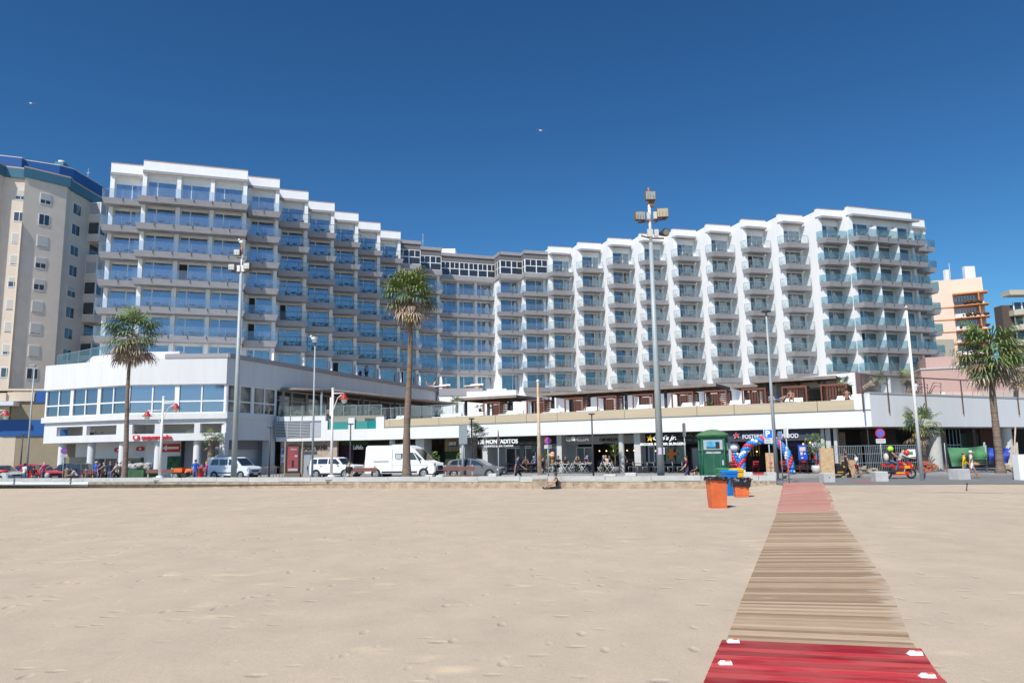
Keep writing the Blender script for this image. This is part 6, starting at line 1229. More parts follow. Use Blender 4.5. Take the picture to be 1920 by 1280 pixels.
cblock('flat pale concrete slab on the wall under the grey hatchback',925,0,45.,.5,.18,.5,z0=.455); cblock('flat pale concrete slab on the wall left of the round column',1144,0,43.,.7,.1,.5,z0=.455); cblock('raised pale concrete slab on the wall at the round column',1183,0,43,.62,.18,.5,z0=.455)
m=MB([mat('red_carpet',(.50,.03,.04),.9)]); a=col(1411,49,.13); c=col(1441,49,.13); m.prism([(a.x,48.3),(c.x,48.3),(c.x+1.6,54),(a.x+1.6,54)],.0,.132); t=tag(m.build('red_carpet'),'red entrance carpet leading to the balloon arch','carpet')
# ---------- vehicles ----------
PAINTW=mat('car_white',(.78,.79,.80),.25); PAINTG=mat('car_grey',(.20,.20,.21),.22,metal=.4); PAINTR=mat('car_red',(.50,.015,.03),.25); PAINTD=mat('car_dark_blue',(.03,.045,.07),.22); PAINTS=mat('car_silver',(.50,.53,.53),.25,metal=.3); PAINTK=mat('car_light_blue_white',(.68,.73,.78),.28)
TYRE=mat('tyre_rubber',(.02,.02,.02),.85); RIM=mat('alloy_rim',(.45,.46,.47),.35,metal=.6); CGL=mat('car_glass',(.02,.03,.035),.05,spec=.9); TRIM=mat('black_trim',(.03,.032,.036),.6); LENS=mat('headlight_lens',(.55,.58,.58),.1); TAIL=mat('tail_lamp_red',(.40,.01,.01),.3)
def shell(m,prof,w_,ins=.07,wt=None,zb=None,ny=((-1,1),(-.93,0),(.93,0),(1,1))):
    cx=sum(p[0] for p in prof)/len(prof); cz=sum(p[1] for p in prof)/len(prof); n=len(prof); vs=[]
    for f_,i_ in ny:
        for x,z in prof:
            hw=w_ if wt is None else w_+(wt-w_)*max(0,min(1,(z-zb[0])/(zb[1]-zb[0])))
            d=math.hypot(x-cx,z-cz); k=1-ins*i_/d if d>0 else 1
            vs.append((cx+(x-cx)*k,f_*hw,cz+(z-cz)*k))
    L_=len(ny); fs=[tuple(range(n)),tuple(reversed(range((L_-1)*n,L_*n)))]
    for j in range(L_-1):
        for i in range(n): fs.append((j*n+i,(j+1)*n+i,(j+1)*n+(i+1)%n,j*n+(i+1)%n))
    m.add(vs,fs)
def wheel(t,x,y,r,w_=.2,rim=RIM):
    s=1 if y>0 else -1
    m=MB([TYRE]); m.tube([(x,y-s*w_,r),(x,y-s*.02,r),(x,y,r)],[r,r,r*.93],20); o=m.build('wheel',t,world=False)
    m=MB([rim]); m.tube([(x,y-s*.01,r),(x,y+s*.012,r)],[r*.66,r*.6],16); m.use(BLACK)
    for i in range(5): a=2*math.pi*i/5; m.box(x+r*.4*math.cos(a)-.035,x+r*.4*math.cos(a)+.035,y+s*.013-.002,y+s*.016,r+r*.4*math.sin(a)-.04,r+r*.4*math.sin(a)+.04)
    m.build('rim',o,world=False)
def car(name,label,cat,p,rz,paint,low,cab,wlow,wtop,zb,wx,wr,sidewin,wind,lights,trimboxes=(),rear=None,ins=.07,lowtrim=None,rack=False):
    t=thing(name,label,cat,p,R(rz)); m=MB([paint]); shell(m,low,wlow,ins); 
    if cab: shell(m,cab,wlow-.03,.05,wtop,zb)
    m.build('body',t,world=False)
    def yw(z): return (wlow-.03)+(wtop-wlow+.03)*max(0,min(1,(z-zb[0])/(zb[1]-zb[0])))
    for q in sidewin:
        for s in (1,-1):
            m=MB([CGL]); m.add([(x,s*(yw(z)+.012),z) for x,z in q],[tuple(range(len(q)))]); m.build('side_window',t,world=False)
    if wind: 
        (x0,z0),(x1,z1)=wind; m=MB([CGL]); m.add([(x0+.02,-yw(z0)*.88,z0),(x0+.02,yw(z0)*.88,z0),(x1+.02,yw(z1)*.84,z1+.015),(x1+.02,-yw(z1)*.84,z1+.015)],[(0,1,2,3)]); m.build('windscreen',t,world=False)
    if rear: (x0,z0),(x1,z1)=rear; m=MB([CGL]); m.add([(x0-.02,-yw(z0)*.85,z0),(x0-.02,yw(z0)*.85,z0),(x1-.02,yw(z1)*.8,z1),(x1-.02,-yw(z1)*.8,z1)],[(0,1,2,3)]); m.build('rear_window',t,world=False)
    for x in wx:
        for s in (1,-1):
            m=MB([TRIM if lowtrim else BLACK]); m.tube([(x,s*(wlow-.2),wr),(x,s*(wlow+.008),wr)],wr*1.17,20); m.build('wheel_arch',t,world=False); wheel(t,x,s*(wlow+.02),wr)
    for x,z,w_,h in lights:
        for s in (1,-1): m=MB([LENS]); m.box(x-.09,x+.03,s*wlow*.86-w_/2,s*wlow*.86+w_/2,z-h/2,z+h/2); m.build('headlight',t,world=False)
    xr=min(p_[0] for p_ in low); zt=max(p_[1] for p_ in low)
    for s in (1,-1): m=MB([TAIL]); m.box(xr-.012,xr+.10,s*wlow*.9-.07,s*wlow*.9+.075,zt*.8-.2,zt*.8+.1); m.build('tail_light',t,world=False)
    xf=max(p_[0] for p_ in low); m=MB([TRIM]); m.box(xf-.15,xf+.015,-wlow*.8,wlow*.8,.3,.52); m.box(xf-.12,xf+.012,-wlow*.5,wlow*.5,.62,.74); m.build('bumper_grille',t,world=False)
    m=MB([SW]); m.box(xf,xf+.03,-.26,.26,.38,.49); m.build('number_plate',t,world=False)
    for (x0,x1,z0,z1,mm,nm) in trimboxes:
        for s in (1,-1): m=MB([mm]); y=yw(z1) if z0>zb[0] else wlow; m.box(x0,x1,min(s*(y-.01),s*(y+.02)),max(s*(y-.01),s*(y+.02)),z0,z1); m.build(nm,t,world=False)
    xm=wind[0][0]-.35 if wind else .8
    for s in (1,-1): m=MB([TRIM]); m.ball((xm,s*(wlow+.12),zb[0]+.08),.1,8,5,(.7,1,.8)); m.build('mirror',t,world=False)
    if rack: m=MB([TRIM]); [m.tube([(x,-wtop*.9,zb[1]+.06),(x,wtop*.9,zb[1]+.06)],.025,6) for x in rack]; m.build('roof_bar',t,world=False)
    return t
def cx(x0,x1,Y,z=0.): a=col((x0+x1)/2,Y,z); return a
# small white van
low=[(-2.05,.35),(2.0,.3),(2.1,.5),(2.08,.85),(1.85,1.02),(1.0,1.12),(-2.08,1.1),(-2.12,.7)]
cab=[(-2.05,1.05),(1.35,1.08),(.62,1.72),(.3,1.82),(-1.7,1.85),(-1.98,1.7)]
car('small_van','small white van with roof bars and a black bumper, parked by the short palm','van',cx(392,486,62.5),-19,PAINTK,low,cab,.88,.76,(1.1,1.8),(-1.3,1.3),.33,[[(-1.75,1.18),(-.95,1.18),(-.95,1.65),(-1.6,1.65)],[(-.85,1.18),(-.05,1.18),(-.05,1.65),(-.85,1.65)],[(.08,1.18),(1.05,1.18),(.55,1.62),(.08,1.65)]],((1.3,1.12),(.64,1.7)),[(2.0,.82,.32,.2)],[(-.95,.9,.52,.60,TRIM,'side_strip'),(-.3,-.1,.95,.98,TRIM,'door_handle')],((-2.05,1.2),(-1.98,1.65)),rack=(.2,-1.2),lowtrim=True)
# white SUV
low=[(-2.05,.32),(2.0,.32),(2.1,.5),(2.08,.98),(1.9,1.06),(.9,1.12),(-2.05,1.1),(-2.1,.6)]
cab=[(-2.02,1.05),(1.05,1.08),(.55,1.6),(.2,1.68),(-1.5,1.68),(-1.85,1.55)]
car('suv','boxy white SUV with black wheel arches parked in front of the brown stone wall','car',cx(578,682,60.5),-17,PAINTW,low,cab,.90,.76,(1.1,1.68),(-1.28,1.3),.35,[[(-1.75,1.17),(-1.25,1.17),(-1.25,1.55),(-1.55,1.55)],[(-1.15,1.17),(-.3,1.17),(-.3,1.57),(-1.15,1.57)],[(-.2,1.17),(.85,1.17),(.42,1.55),(-.2,1.57)]],((1.0,1.12),(.58,1.58)),[(2.04,.85,.22,.22)],[(-1.0,.9,.34,.46,TRIM,'side_skirt'),(-.95,-.72,.98,1.01,TRIM,'door_handle'),(.0,.22,.98,1.01,TRIM,'door_handle')],((-2.02,1.2),(-1.86,1.52)),lowtrim=True)
# camper van
low=[(-3.0,.38),(2.85,.33),(3.0,.5),(3.0,.85),(2.75,1.12),(2.1,1.35),(-3.0,1.4),(-3.05,.8)]
cab=[(-3.0,1.3),(2.15,1.3),(1.25,2.2),(.85,2.42),(.4,2.52),(-2.8,2.54),(-2.95,2.4)]
cv=car('camper_van','long white high-roof camper van parked behind the tallest palm','van',cx(688,830,59.5),-17,PAINTW,low,cab,1.02,.93,(1.3,2.5),(-2.0,2.05),.36,[[(.62,1.4),(1.5,1.4),(1.15,1.95),(.62,1.98)],[(1.58,1.4),(1.95,1.4),(1.3,1.95),(1.22,1.95)]],((2.1,1.33),(1.22,2.22)),[(2.9,1.0,.28,.3)],[(-1.5,1.5,.42,.55,TRIM,'side_strip'),(-2.2,-.9,1.28,1.33,TRIM,'door_rail'),(-.38,.25,1.42,1.9,TRIM,'camper_window'),(-.62,-.6,.5,2.3,mat('panel_gap',(.4,.4,.42)),'door_gap'),(-.62,2.4,.99,1.0,mat('panel_gap',(.4,.4,.42)),'body_crease')],None)
for s in (1,-1): m=MB([mat('net_curtain',(.45,.47,.47),.8)]); m.box(-.3,.17,min(s*1.0,s*1.045),max(s*1.0,s*1.045),1.47,1.85); m.build('curtain',cv,world=False)
m=MB([TRIM]); m.add([(2.2,-1.0,.38),(3.03,-.9,.38),(3.03,-.9,.8),(2.75,-.99,1.05),(2.2,-1.045,.8)],[(0,1,2,3,4)]); m.box(2.75,3.04,-.95,.95,.36,.55); m.box(2.9,3.03,-.45,.45,.75,.95); m.build('dark_bumper',cv,world=False)
m=MB([mat('roof_vent',(.55,.56,.56),.6)]); m.box(-.9,.3,-.4,.4,2.52,2.6); m.lathe((-.1,0,2.6),[(.12,0),(.1,.06),(.001,.07)],10); m.build('roof_vent',cv,world=False)
# hatchback
low=[(-2.1,.3),(2.1,.28),(2.2,.45),(2.15,.68),(1.85,.82),(1.0,.95),(-2.1,.98),(-2.2,.6)]
cab=[(-2.1,.92),(1.2,.9),(.35,1.38),(-.1,1.45),(-1.1,1.46),(-1.8,1.32)]
car('hatchback','dark grey hatchback parked in front of the tapas bar','car',cx(834,949,56),-16,PAINTG,low,cab,.90,.72,(.93,1.45),(-1.35,1.38),.33,[[(-1.75,1.02),(-1.1,1.0),(-1.1,1.36),(-1.5,1.3)],[(-1.0,1.0),(-.15,.99),(-.15,1.38),(-1.0,1.38)],[(-.05,.99),(.95,.97),(.35,1.29),(-.05,1.37)]],((1.15,.93),(.38,1.36)),[(2.05,.66,.34,.14)],[(-.95,-.75,.84,.87,PAINTS,'door_handle')],((-2.08,1.0),(-1.84,1.3)))
# far left cars
lowc=[(-2.0,.3),(2.05,.28),(2.12,.45),(2.08,.72),(1.75,.88),(.95,.98),(-2.0,1.0),(-2.05,.6)]; cabc=[(-2.0,.95),(1.1,.93),(.35,1.42),(-.1,1.5),(-1.2,1.5),(-1.8,1.35)]
sw_=[[(-1.7,1.05),(-.9,1.03),(-.9,1.4),(-1.5,1.35)],[(-.8,1.03),(.95,1.0),(.35,1.34),(-.8,1.41)]]
car('hatchback','silver hatchback at the far left edge behind the red litter bin','car',cx(-40,34,61),-20,PAINTS,lowc,cabc,.88,.72,(.96,1.5),(-1.3,1.3),.32,sw_,((1.05,.96),(.38,1.4)),[(1.98,.7,.3,.16)])
car('hatchback','bright red hatchback behind the group of people at the left','car',cx(26,112,63),-22,PAINTR,lowc,cabc,.88,.72,(.96,1.5),(-1.3,1.3),.32,sw_,((1.05,.96),(.38,1.4)),[(1.98,.7,.3,.16)])
car('hatchback','dark blue hatchback behind the seated pair in front of the left arcade','car',cx(110,188,65),-22,PAINTD,lowc,cabc,.88,.72,(.96,1.5),(-1.3,1.3),.32,sw_,((1.05,.96),(.38,1.4)),[(1.98,.7,.3,.16)])
# orange quad / mini tractor
ORG=mat('machine_orange',(.75,.14,.02),.5); p=cx(330,366,58); t=thing('mini_tractor','small orange tractor behind the wall, left of the blue-shirted man','tractor',p,R(-15)); m=MB([ORG]); m.prism([(-.9,-.35),(-.1,-.35),(-.1,.35),(-.9,.35)],.75,1.05); m.prism([(.15,-.38),(1.2,-.32),(1.2,.32),(.15,.38)],.7,1.0,[(.2,-.3),(1.1,-.25),(1.1,.25),(.2,.3)]); m.build('body',t,world=False); m=MB([TRIM]); m.box(-.8,1.1,-.3,.3,.4,.7); m.tube([(-.3,0,.9),(.1,0,1.25)],.03,6); m.box(-.75,-.35,-.25,.25,1.05,1.12); m.build('chassis',t,world=False)
for x,r in ((-.6,.38),(.8,.33)):
    for s in (1,-1): wheel(t,x,s*.5,r,.22)
# skip
p=cx(238,284,60); t=thing('waste_skip','green builders skip filled with grey bags behind the wall, right of the left palm','skip',p,R(-16)); m=MB([mat('skip_green',(.06,.14,.07),.7,var=.3)]); m.prism([(-1,-.7),(1,-.7),(1,.7),(-1,.7)],0,.95,[(-1.15,-.85),(1.15,-.85),(1.15,.85),(-1.15,.85)]); m.build('container',t,world=False); m=MB([mat('rubble_sack',(.40,.41,.42),.9,var=.4,vs_=5,bump=.5)])
for i in range(9): m.ball((-1+i*.25,random.uniform(-.3,.2),1.05+random.uniform(0,.25)),.33,9,6,(1.2,1,.75))
m.build('rubble_sacks',t,world=False); m=MB([mat('rough_timber',(.5,.36,.2),.9)]); m.box(-.2,1.3,-.5,-.3,1.3,1.36); m.build('plank',t,world=False)
# motorcycle with riders
def moto(p,rz,label,c1,parked=False):
    t=thing('motorcycle',label,'motorcycle',p,R(rz)); 
    for x in (-.68,.70): 
        m=MB([TYRE]); n=24; vs=[];fs=[]
        for i in range(n):
            a=2*math.pi*i/n
            for j in range(6): b=2*math.pi*j/6; r=.255+.055*math.cos(b); vs.append((x+r*math.cos(a),.06*math.sin(b),.31+r*math.sin(a)))
        for i in range(n):
            for j in range(6): fs.append((i*6+j,((i+1)%n)*6+j,((i+1)%n)*6+(j+1)%6,i*6+(j+1)%6))
        m.add(vs,fs,True); o=m.build('wheel',t,world=False); m=MB([RIM]); m.tube([(x,-.05,.31),(x,.05,.31)],.06,8)
        for i in range(5): a=2*math.pi*i/5; m.tube([(x,0,.31),(x+.23*math.cos(a),0,.31+.23*math.sin(a))],.015,4)
        m.build('rim',o,world=False)
    m=MB([c1]); m.prism([(-.35,-.1),(.55,-.13),(.55,.13),(-.35,.1)],.62,.78,[(-.3,-.12),(.4,-.12),(.4,.12),(-.3,.12)]); m.prism([(.35,-.16),(.8,-.10),(.8,.10),(.35,.16)],.55,.98,[(.45,-.1),(.72,-.05),(.72,.05),(.45,.1)]); m.prism([(-.95,-.08),(-.3,-.12),(-.3,.12),(-.95,.08)],.72,.86); m.prism([(-.3,-.14),(.55,-.14),(.55,.14),(-.3,.14)],.22,.42); m.box(.5,.92,-.05,.05,.62,.66); m.build('fairing',t,world=False)
    m=MB([TRIM]); m.box(-.45,.4,-.12,.12,.3,.62); m.prism([(-.75,-.1),(.1,-.13),(.1,.13),(-.75,.1)],.79,.87); m.tube([(.70,.09,.31),(.45,.09,.95)],.03,6); m.tube([(.70,-.09,.31),(.45,-.09,.95)],.03,6); m.tube([(.42,-.33,1.0),(.46,0,.97),(.42,.33,1.0)],.02,6); m.tube([(-.7,-.12,.33),(-.2,-.12,.38)],.05,6); m.tube([(-.8,-.15,.45),(-.3,-.15,.36)],.05,8); m.build('frame',t,world=False)
    m=MB([mat('bike_yellow',(.75,.40,.01),.4)]); m.box(.3,.6,-.165,-.15,.6,.75); m.box(-.2,.3,-.145,-.141,.3,.38); m.box(.72,.83,-.06,.06,.7,.82); m.build('yellow_panel',t,world=False)
    if parked: m=MB([TRIM]); m.ball((-.75,0,1.05),.22,8,6,(1,1,.8)); m.build('top_box',t,world=False)
    return t
moto(gz(1686,897),-4,'red and yellow sport motorcycle carrying two helmeted riders',mat('bike_red',(.55,.02,.015),.3))
moto(col(1572,47.5,0),20,'dark parked scooter with bags left of the strolling pair',mat('scooter_black',(.03,.03,.035),.4),True)
for i,x in enumerate((155,172)): 
    p=col(x,57,0); t=thing('bicycle',['dark bicycle leaning behind the wall, left one of the pair','dark bicycle leaning behind the wall, right one of the pair'][i],'bicycle',p,R(-15)); m=MB([TRIM])
    for q in (-.5,.5):
        n=20
        for k in range(n): a=2*math.pi*k/n; a2=2*math.pi*(k+1)/n; m.tube([(q+.33*math.cos(a),0,.34+.33*math.sin(a)),(q+.33*math.cos(a2),0,.34+.33*math.sin(a2))],.02,4,False)
    m.build('wheel',t,world=False); m=MB([mat('bike_frame_red',(.25,.05,.04),.4)]); 
    for a,b_ in (((-.5,0,.34),(-.1,0,.35)),((-.5,0,.34),(-.15,0,.8)),((-.1,0,.35),(.35,0,.75)),((-.15,0,.8),(.35,0,.8)),((.35,0,.95),(.5,0,.34)),((-.1,0,.35),(-.18,0,.9))): m.tube([a,b_],.018,5)
    m.box(-.3,-.08,-.06,.06,.88,.93); m.tube([(.35,-.25,.97),(.35,.25,.97)],.015,5); m.build('frame',t,world=False)
# ---------- bins ----------
BO=mat('bin_orange',(.68,.14,.04),.55,var=.22,vs_=2.5); BB_=mat('bin_blue',(.01,.20,.62),.4,var=.08); BY=mat('bin_yellow',(.75,.42,.01),.4); BAG=mat('black_bin_bag',(.015,.015,.018),.25,bump=1,bs=9); BGN=mat('bin_green',(.04,.22,.06),.5)
def bin_(label,p,rz,c,w0,w1,d0,d1,h,bag=0,lid=False,zsink=.03):
    t=thing('wheeled_bin',label,'bin',p,R(rz),'wheeled bins on the sand'); m=MB([c]); z0=-zsink
    m.prism([(-w0/2,-d0/2),(w0/2,-d0/2),(w0/2,d0/2),(-w0/2,d0/2)],z0,h*.93,[(-w1/2,-d1/2),(w1/2,-d1/2),(w1/2,d1/2),(-w1/2,d1/2)]); m.prism([(-w1/2-.03,-d1/2-.03),(w1/2+.03,-d1/2-.03),(w1/2+.03,d1/2+.03),(-w1/2-.03,d1/2+.03)],h*.90,h*.97); m.prism([(-w0/2+.03,-d0/2-.012),(w0/2-.03,-d0/2-.012),(w0/2-.03,-d0/2+.05),(-w0/2+.03,-d0/2+.05)],z0+.08,h*.8,[(-w1/2+.06,-d1/2-.008),(w1/2-.06,-d1/2-.008),(w1/2-.06,-d1/2+.05),(-w1/2+.06,-d1/2+.05)]); m.build('body',t,world=False)
    if lid:
        m=MB([c]); m.prism([(-w1/2-.05,-d1/2-.05),(w1/2+.05,-d1/2-.05),(w1/2+.05,d1/2+.05),(-w1/2-.05,d1/2+.05)],h*.97,h*1.04,[(-w1/2+.06,-d1/2+.04),(w1/2-.06,-d1/2+.04),(w1/2-.06,d1/2-.04),(-w1/2+.06,d1/2-.04)]); m.build('lid',t,world=False)
    if bag:
        m=MB([BAG]); rng=random.Random(3); n=28; vs=[];fs=[]; L3=[(.02,h*1.0),(.05,h*.99),(.075,h*(.99-bag*.5)),(.055,h*(1-bag))]
        per=[]
        for i in range(n):
            a=2*math.pi*i/n; c_,s_=math.cos(a),math.sin(a); q=max(abs(c_),abs(s_)); per.append((c_/q,s_/q))
        for o_,z in L3:
            for i,(a,b_) in enumerate(per): vs.append((a*(w1/2+o_+rng.uniform(-.012,.02)),b_*(d1/2+o_+rng.uniform(-.012,.02)),z+rng.uniform(-.025,.025)*(1+bag)))
        vs+= [(0,0,h*.93)]
        for j in range(3):
            for i in range(n): fs.append((j*n+i,(j+1)*n+i,(j+1)*n+(i+1)%n,j*n+(i+1)%n))
        for i in range(n): fs.append((i,(i+1)%n,len(vs)-1))
        m.add(vs,fs,True); m.ball((w1/2+.06,-.05,h*.86),.11,8,6,(.8,1,1.2)); m.tube([(w1/2+.08,-.05,h*.85),(w1/2+.2,-.1,h*.95)],[.05,.015],6); m.build('bag',t,world=False)
    for s in (1,-1): m=MB([TYRE]); m.tube([(s*w0*.45,d0/2,.08),(s*w0*.45-s*.05,d0/2,.08)],.1,10); m.build('wheel',t,world=False)
    return t
bin_('large orange wheeled bin lined with a black bag, nearest on the sand',gz(1345.5,951,-.24),4,BO,.55,.64,.50,.58,1.13,bag=.11)
bin_('small square orange bin with a wide black bag collar, in front of the yellow bin',gz(1390,929,-.2),-6,BO,.58,.66,.55,.6,.80,bag=.48)
bin_('blue wheeled recycling bin between the two orange bins',gz(1369,926.5,-.2),6,BB_,.5,.60,.55,.65,1.08,lid=True)
bin_('yellow wheeled recycling bin behind the blue bin',gz(1383,922.5,-.16),-4,BY,.45,.55,.5,.6,1.1,lid=True)
bin_('green wheeled bin mostly hidden behind the blue bin',gz(1358,921,-.2),0,BGN,.5,.6,.5,.6,1.12,lid=True)
def litter(label,x,Y,h=.95,s=1):
    p=col(x,Y,0); t=thing('litter_bin',label,'litter bin',p,group='red litter bins'); m=MB([mat('litter_red',(.60,.03,.03),.4)]); m.lathe(p,[(.001,0),(.3*s,0),(.26*s,.1),(.24*s,h*.75),(.30*s,h*.8),(.30*s,h*.95),(.18*s,h),(.001,h)],16); m.build('body',t); m=MB([BLACK]); m.box(p.x-.16,p.x+.16,p.y-.31*s,p.y-.2,h*.83,h*.92); m.build('slot',t)
litter('red round litter bin at the far left edge in front of the silver car',4,60,1.1,1.15); litter('red round litter bin between the man in blue and the woman in pink',374,56,1.15,1.0)
# ---------- green kiosk ----------
KG=mat('kiosk_green',(.012,.10,.055),.4,var=.4,vs_=2.2); KR=mat('kiosk_roof_green',(.10,.20,.085),.6,var=.2); p=col(1340,43.2,0.35) ; p.z=0
t=thing('toilet_kiosk','domed dark green public toilet kiosk with a poster panel behind the bins','kiosk',p,R(-15)); r_=.80
def ring(r): k=r/.8; return [(x*k,y*k) for x,y in ((-.60,-.72),(.60,-.72),(.78,-.5),(.78,.5),(.60,.72),(-.6,.72),(-.78,.5),(-.78,-.5))]
zt=at(1340,822,43.2).z; m=MB([KG]); m.prism(ring(r_+.06),0,.12); m.prism(ring(r_),.12,zt); m.prism(ring(r_+.05),zt-.72,zt-.66); 
for (a,b_) in ring(r_): m.tube([(a,b_,0),(a,b_,zt)],.05,6)
m.prism(ring(r_+.02),zt,zt+.12,ring(r_+.14)); m.prism(ring(r_+.14),zt+.12,zt+.2); m.build('cabin',t,world=False)
m=MB([KR]); m.lathe((0,0,zt+.2),[(r_+.10,0),(r_+.02,.08),(r_*.75,.20),(r_*.4,.29),(.001,.33)],24); m.build('roof',t,world=False)
yf=-.72; m=MB([LGREYM]); m.box(-.52,.52,yf-.04,yf-.01,zt-.62,zt-.08); o=m.build('poster_frame',t,world=False); m=MB([mat('poster_sky',(.10,.42,.62),.4,var=.5,vs_=3)]); m.box(-.36,.36,yf-.05,yf-.041,zt-.56,zt-.14); m.use(mat('poster_sea',(.03,.12,.25),.4)); m.box(-.36,.36,yf-.053,yf-.0505,zt-.56,zt-.45); m.use(BLACK); m.box(.14,.36,yf-.055,yf-.0535,zt-.56,zt-.2); m.build('poster',o,world=False)
m=MB([LGREYM]); m.box(-.40,.40,yf-.03,yf-.01,zt-.84,zt-.72); m.build('name_strip',t,world=False); m=MB([mat('kiosk_seam',(.10,.2,.15),.5)]); m.box(-.008,.008,yf-.012,yf-.004,.15,zt-.85); m.box(.35,.36,yf-.012,yf-.004,.15,zt-.85); m.build('door_seam',t,world=False)
wlk=Wl((p.x,p.y),(p.x+1,p.y)); text('lettering','W.C.',wlk,-.1,.1,zt-.8,zt-.74,-yf+.03,BLACK,t,.002)
m=MB([LGREYM]); m.box(.45,.55,yf-.05,yf-.005,1.0,1.28); m.build('coin_box',t,world=False)
# ---------- balloon arch and diner ----------
BRD=mat('balloon_red',(.60,.03,.04),.3); BBL=mat('balloon_blue',(.01,.22,.72),.3); BWH=mat('balloon_white',(.78,.79,.85),.3)
t=thing('balloon_arch','arch of red, white and blue balloons at the diner entrance','balloon arch',G2.pt(G2.U(1434,.9,1),.9,.12)); wl=G2; ul=G2.U(1390,.9,1); ur=G2.U(1482,.9,1); zc=.12; uc=(ul+ur)/2; hw=(ur-ul)/2; top=2.35
bms={c:None for c in (BRD,BBL,BWH)}
for c in bms: m=MB([c]); m.ball((0,0,0),.145,12,8,(1,1,1.06)); m.tube([(0,0,-.15),(0,0,-.17)],[.02,.03],5); bms[c]=m.mesh('balloon')
N=46; rng=random.Random(2)
for i in range(N):
    s=i/(N-1); a=math.pi*(1-s); x=uc+hw*math.cos(a); z=zc+.15+(top-.15)*max(0,math.sin(a))**.75
    for j in range(4):
        th=j*math.pi/2+i*.62; rr_=.145; nx=math.cos(a); nz_=math.sin(a); du=rr_*math.cos(th)*nx; dz=rr_*math.cos(th)*nz_; dv=rr_*math.sin(th)
        if i*4+j>=200 or (i%2 and j%2==0 and i>8 and i<38 and j==2): continue
        c=(BRD,BBL,BWH,BBL)[j]; p=G2.pt(x+du,.9+dv,z+dz)-t.location; o=inst('balloon',bms[c],t,p); o.scale=(rng.uniform(.9,1.08),)*3
def column_bal(x,v,label):
    u=G2.U(x,v,1); t=thing('balloon_column',label,'balloon column',G2.pt(u,v,.13)); 
    for i in range(7):
        for j in range(4): th=j*math.pi/2+i*.5; c=(BRD,BBL,BWH,BBL)[j] if i else BBL; p=G2.pt(u+.14*math.cos(th),v+.14*math.sin(th),.25+i*.2)-t.location; inst('balloon',bms[c],t,p)
    m=MB([BWH]); p=G2.pt(u,v,2.0); m.ball(p,.36,16,12); m.build('giant_balloon',t)
column_bal(1379,-.9,'balloon column topped by a giant white balloon left of the arch'); column_bal(1532,-.75,'balloon column topped by a giant white balloon behind the potted ficus')
RC=mat('chair_red',(.45,.02,.03),.5); CHM={}
def chair(label,p,rz,c,group,folding=False):
    if (c,folding) not in CHM:
        m=MB([c])
        if folding:
            for y in (-.2,.2): m.tube([(-.22,y,0),(.2,y,.85)],.014,5); m.tube([(.22,y,0),(-.18,y,.45)],.014,5)
            for i in range(4): m.box(-.2+i*.1,-.13+i*.1,-.2,.2,.43,.45)
            for z in (.62,.74): m.box(.08+z*.1,.1+z*.1,-.2,.2,z,z+.07)
        else:
            for x in (-.18,.18):
                for y in (-.19,.19): m.tube([(x,y,0),(x,y,.45 if x<0 else .85)],.017,5)
            m.box(-.21,.2,-.21,.21,.44,.475)
            for z in (.56,.74): m.box(.16,.19,-.2,.2,z,z+.09)
        CHM[(c,folding)]=m.mesh('chair')
    return inst('chair',CHM[(c,folding)],None,p,rz,label,'chair',group)
TBM={}
def table(label,p,c,group,r=.38,fold=False):
    if (c,r) not in TBM:
        m=MB([c]); m.prism([(-r,-r),(r,-r),(r,r),(-r,r)],.71,.74)
        if fold:
            for y in (-r*.8,r*.8): m.tube([(-r*.8,y,0),(r*.8,y,.71)],.014,5); m.tube([(r*.8,y,0),(-r*.8,y,.71)],.014,5)
        else: m.tube([(0,0,.03),(0,0,.71)],.035,8); m.box(-r*.6,r*.6,-.03,.03,0,.03); m.box(-.03,.03,-r*.6,r*.6,.0,.028)
        TBM[(c,r)]=m.mesh('table')
    return inst('table',TBM[(c,r)],None,p,G2.rz,label,'table',group)
def cp_(x,v): return G2.pt(G2.U(x,v,.5),v,.135)
for x,v,l in ((1373,-.2,'red metal chair left of the balloon arch by a table'),(1417,-.5,'red metal chair framed by the balloon arch'),(1505,-.3,'red metal chair behind the blue info board'),(1468,-.6,'red metal chair right of the menu box')): chair(l,cp_(x,v),G2.rz+math.pi*.5,RC,'red diner chairs')
table('dark table left of the balloon arch',cp_(1369,-.7),mat('dark_table',(.06,.05,.045),.5),'diner tables'); table('dark table by the potted ficus',cp_(1518,-.5),mat('dark_table',(.06,.05,.045),.5),'diner tables')
WCH=mat('white_folding_metal',(.66,.66,.62),.5); GCH=mat('brushed_metal_chair',(.30,.31,.33),.35,metal=.7); BCH=mat('brown_bistro',(.05,.04,.04),.6)
g='white folding tables and chairs of the ice cream parlour'
for i,(x,v,k) in enumerate([(1042,.4,'t'),(1034,.4,'c'),(1052,.3,'c'),(1062,.9,'t'),(1055,.9,'c'),(1071,.9,'c'),(1082,.2,'t'),(1075,.2,'c'),(1090,.4,'c'),(1103,.6,'c'),(1141,.7,'t'),(1126,.7,'c'),(1149,.9,'c'),(1096,1.0,'t')]):
    pos=['left end','by the ice cream cone','second from the left','beside the seated sunbather','left of the short black lamp','in front of the bar window','behind the black lamp','left side of the lamp','right side of the lamp','alone right of the lamp','beside the yucca pot','where the man in navy sits','right of the yucca table','front row by the black lamp'][i]
    (table('white folding table, '+pos,cp_(x,v),WCH,g,.34,True) if k=='t' else chair('white folding chair, '+pos,cp_(x,v),G2.rz+(0 if i%2 else math.pi),WCH,g,True))
g='metal chairs of the burger bar'
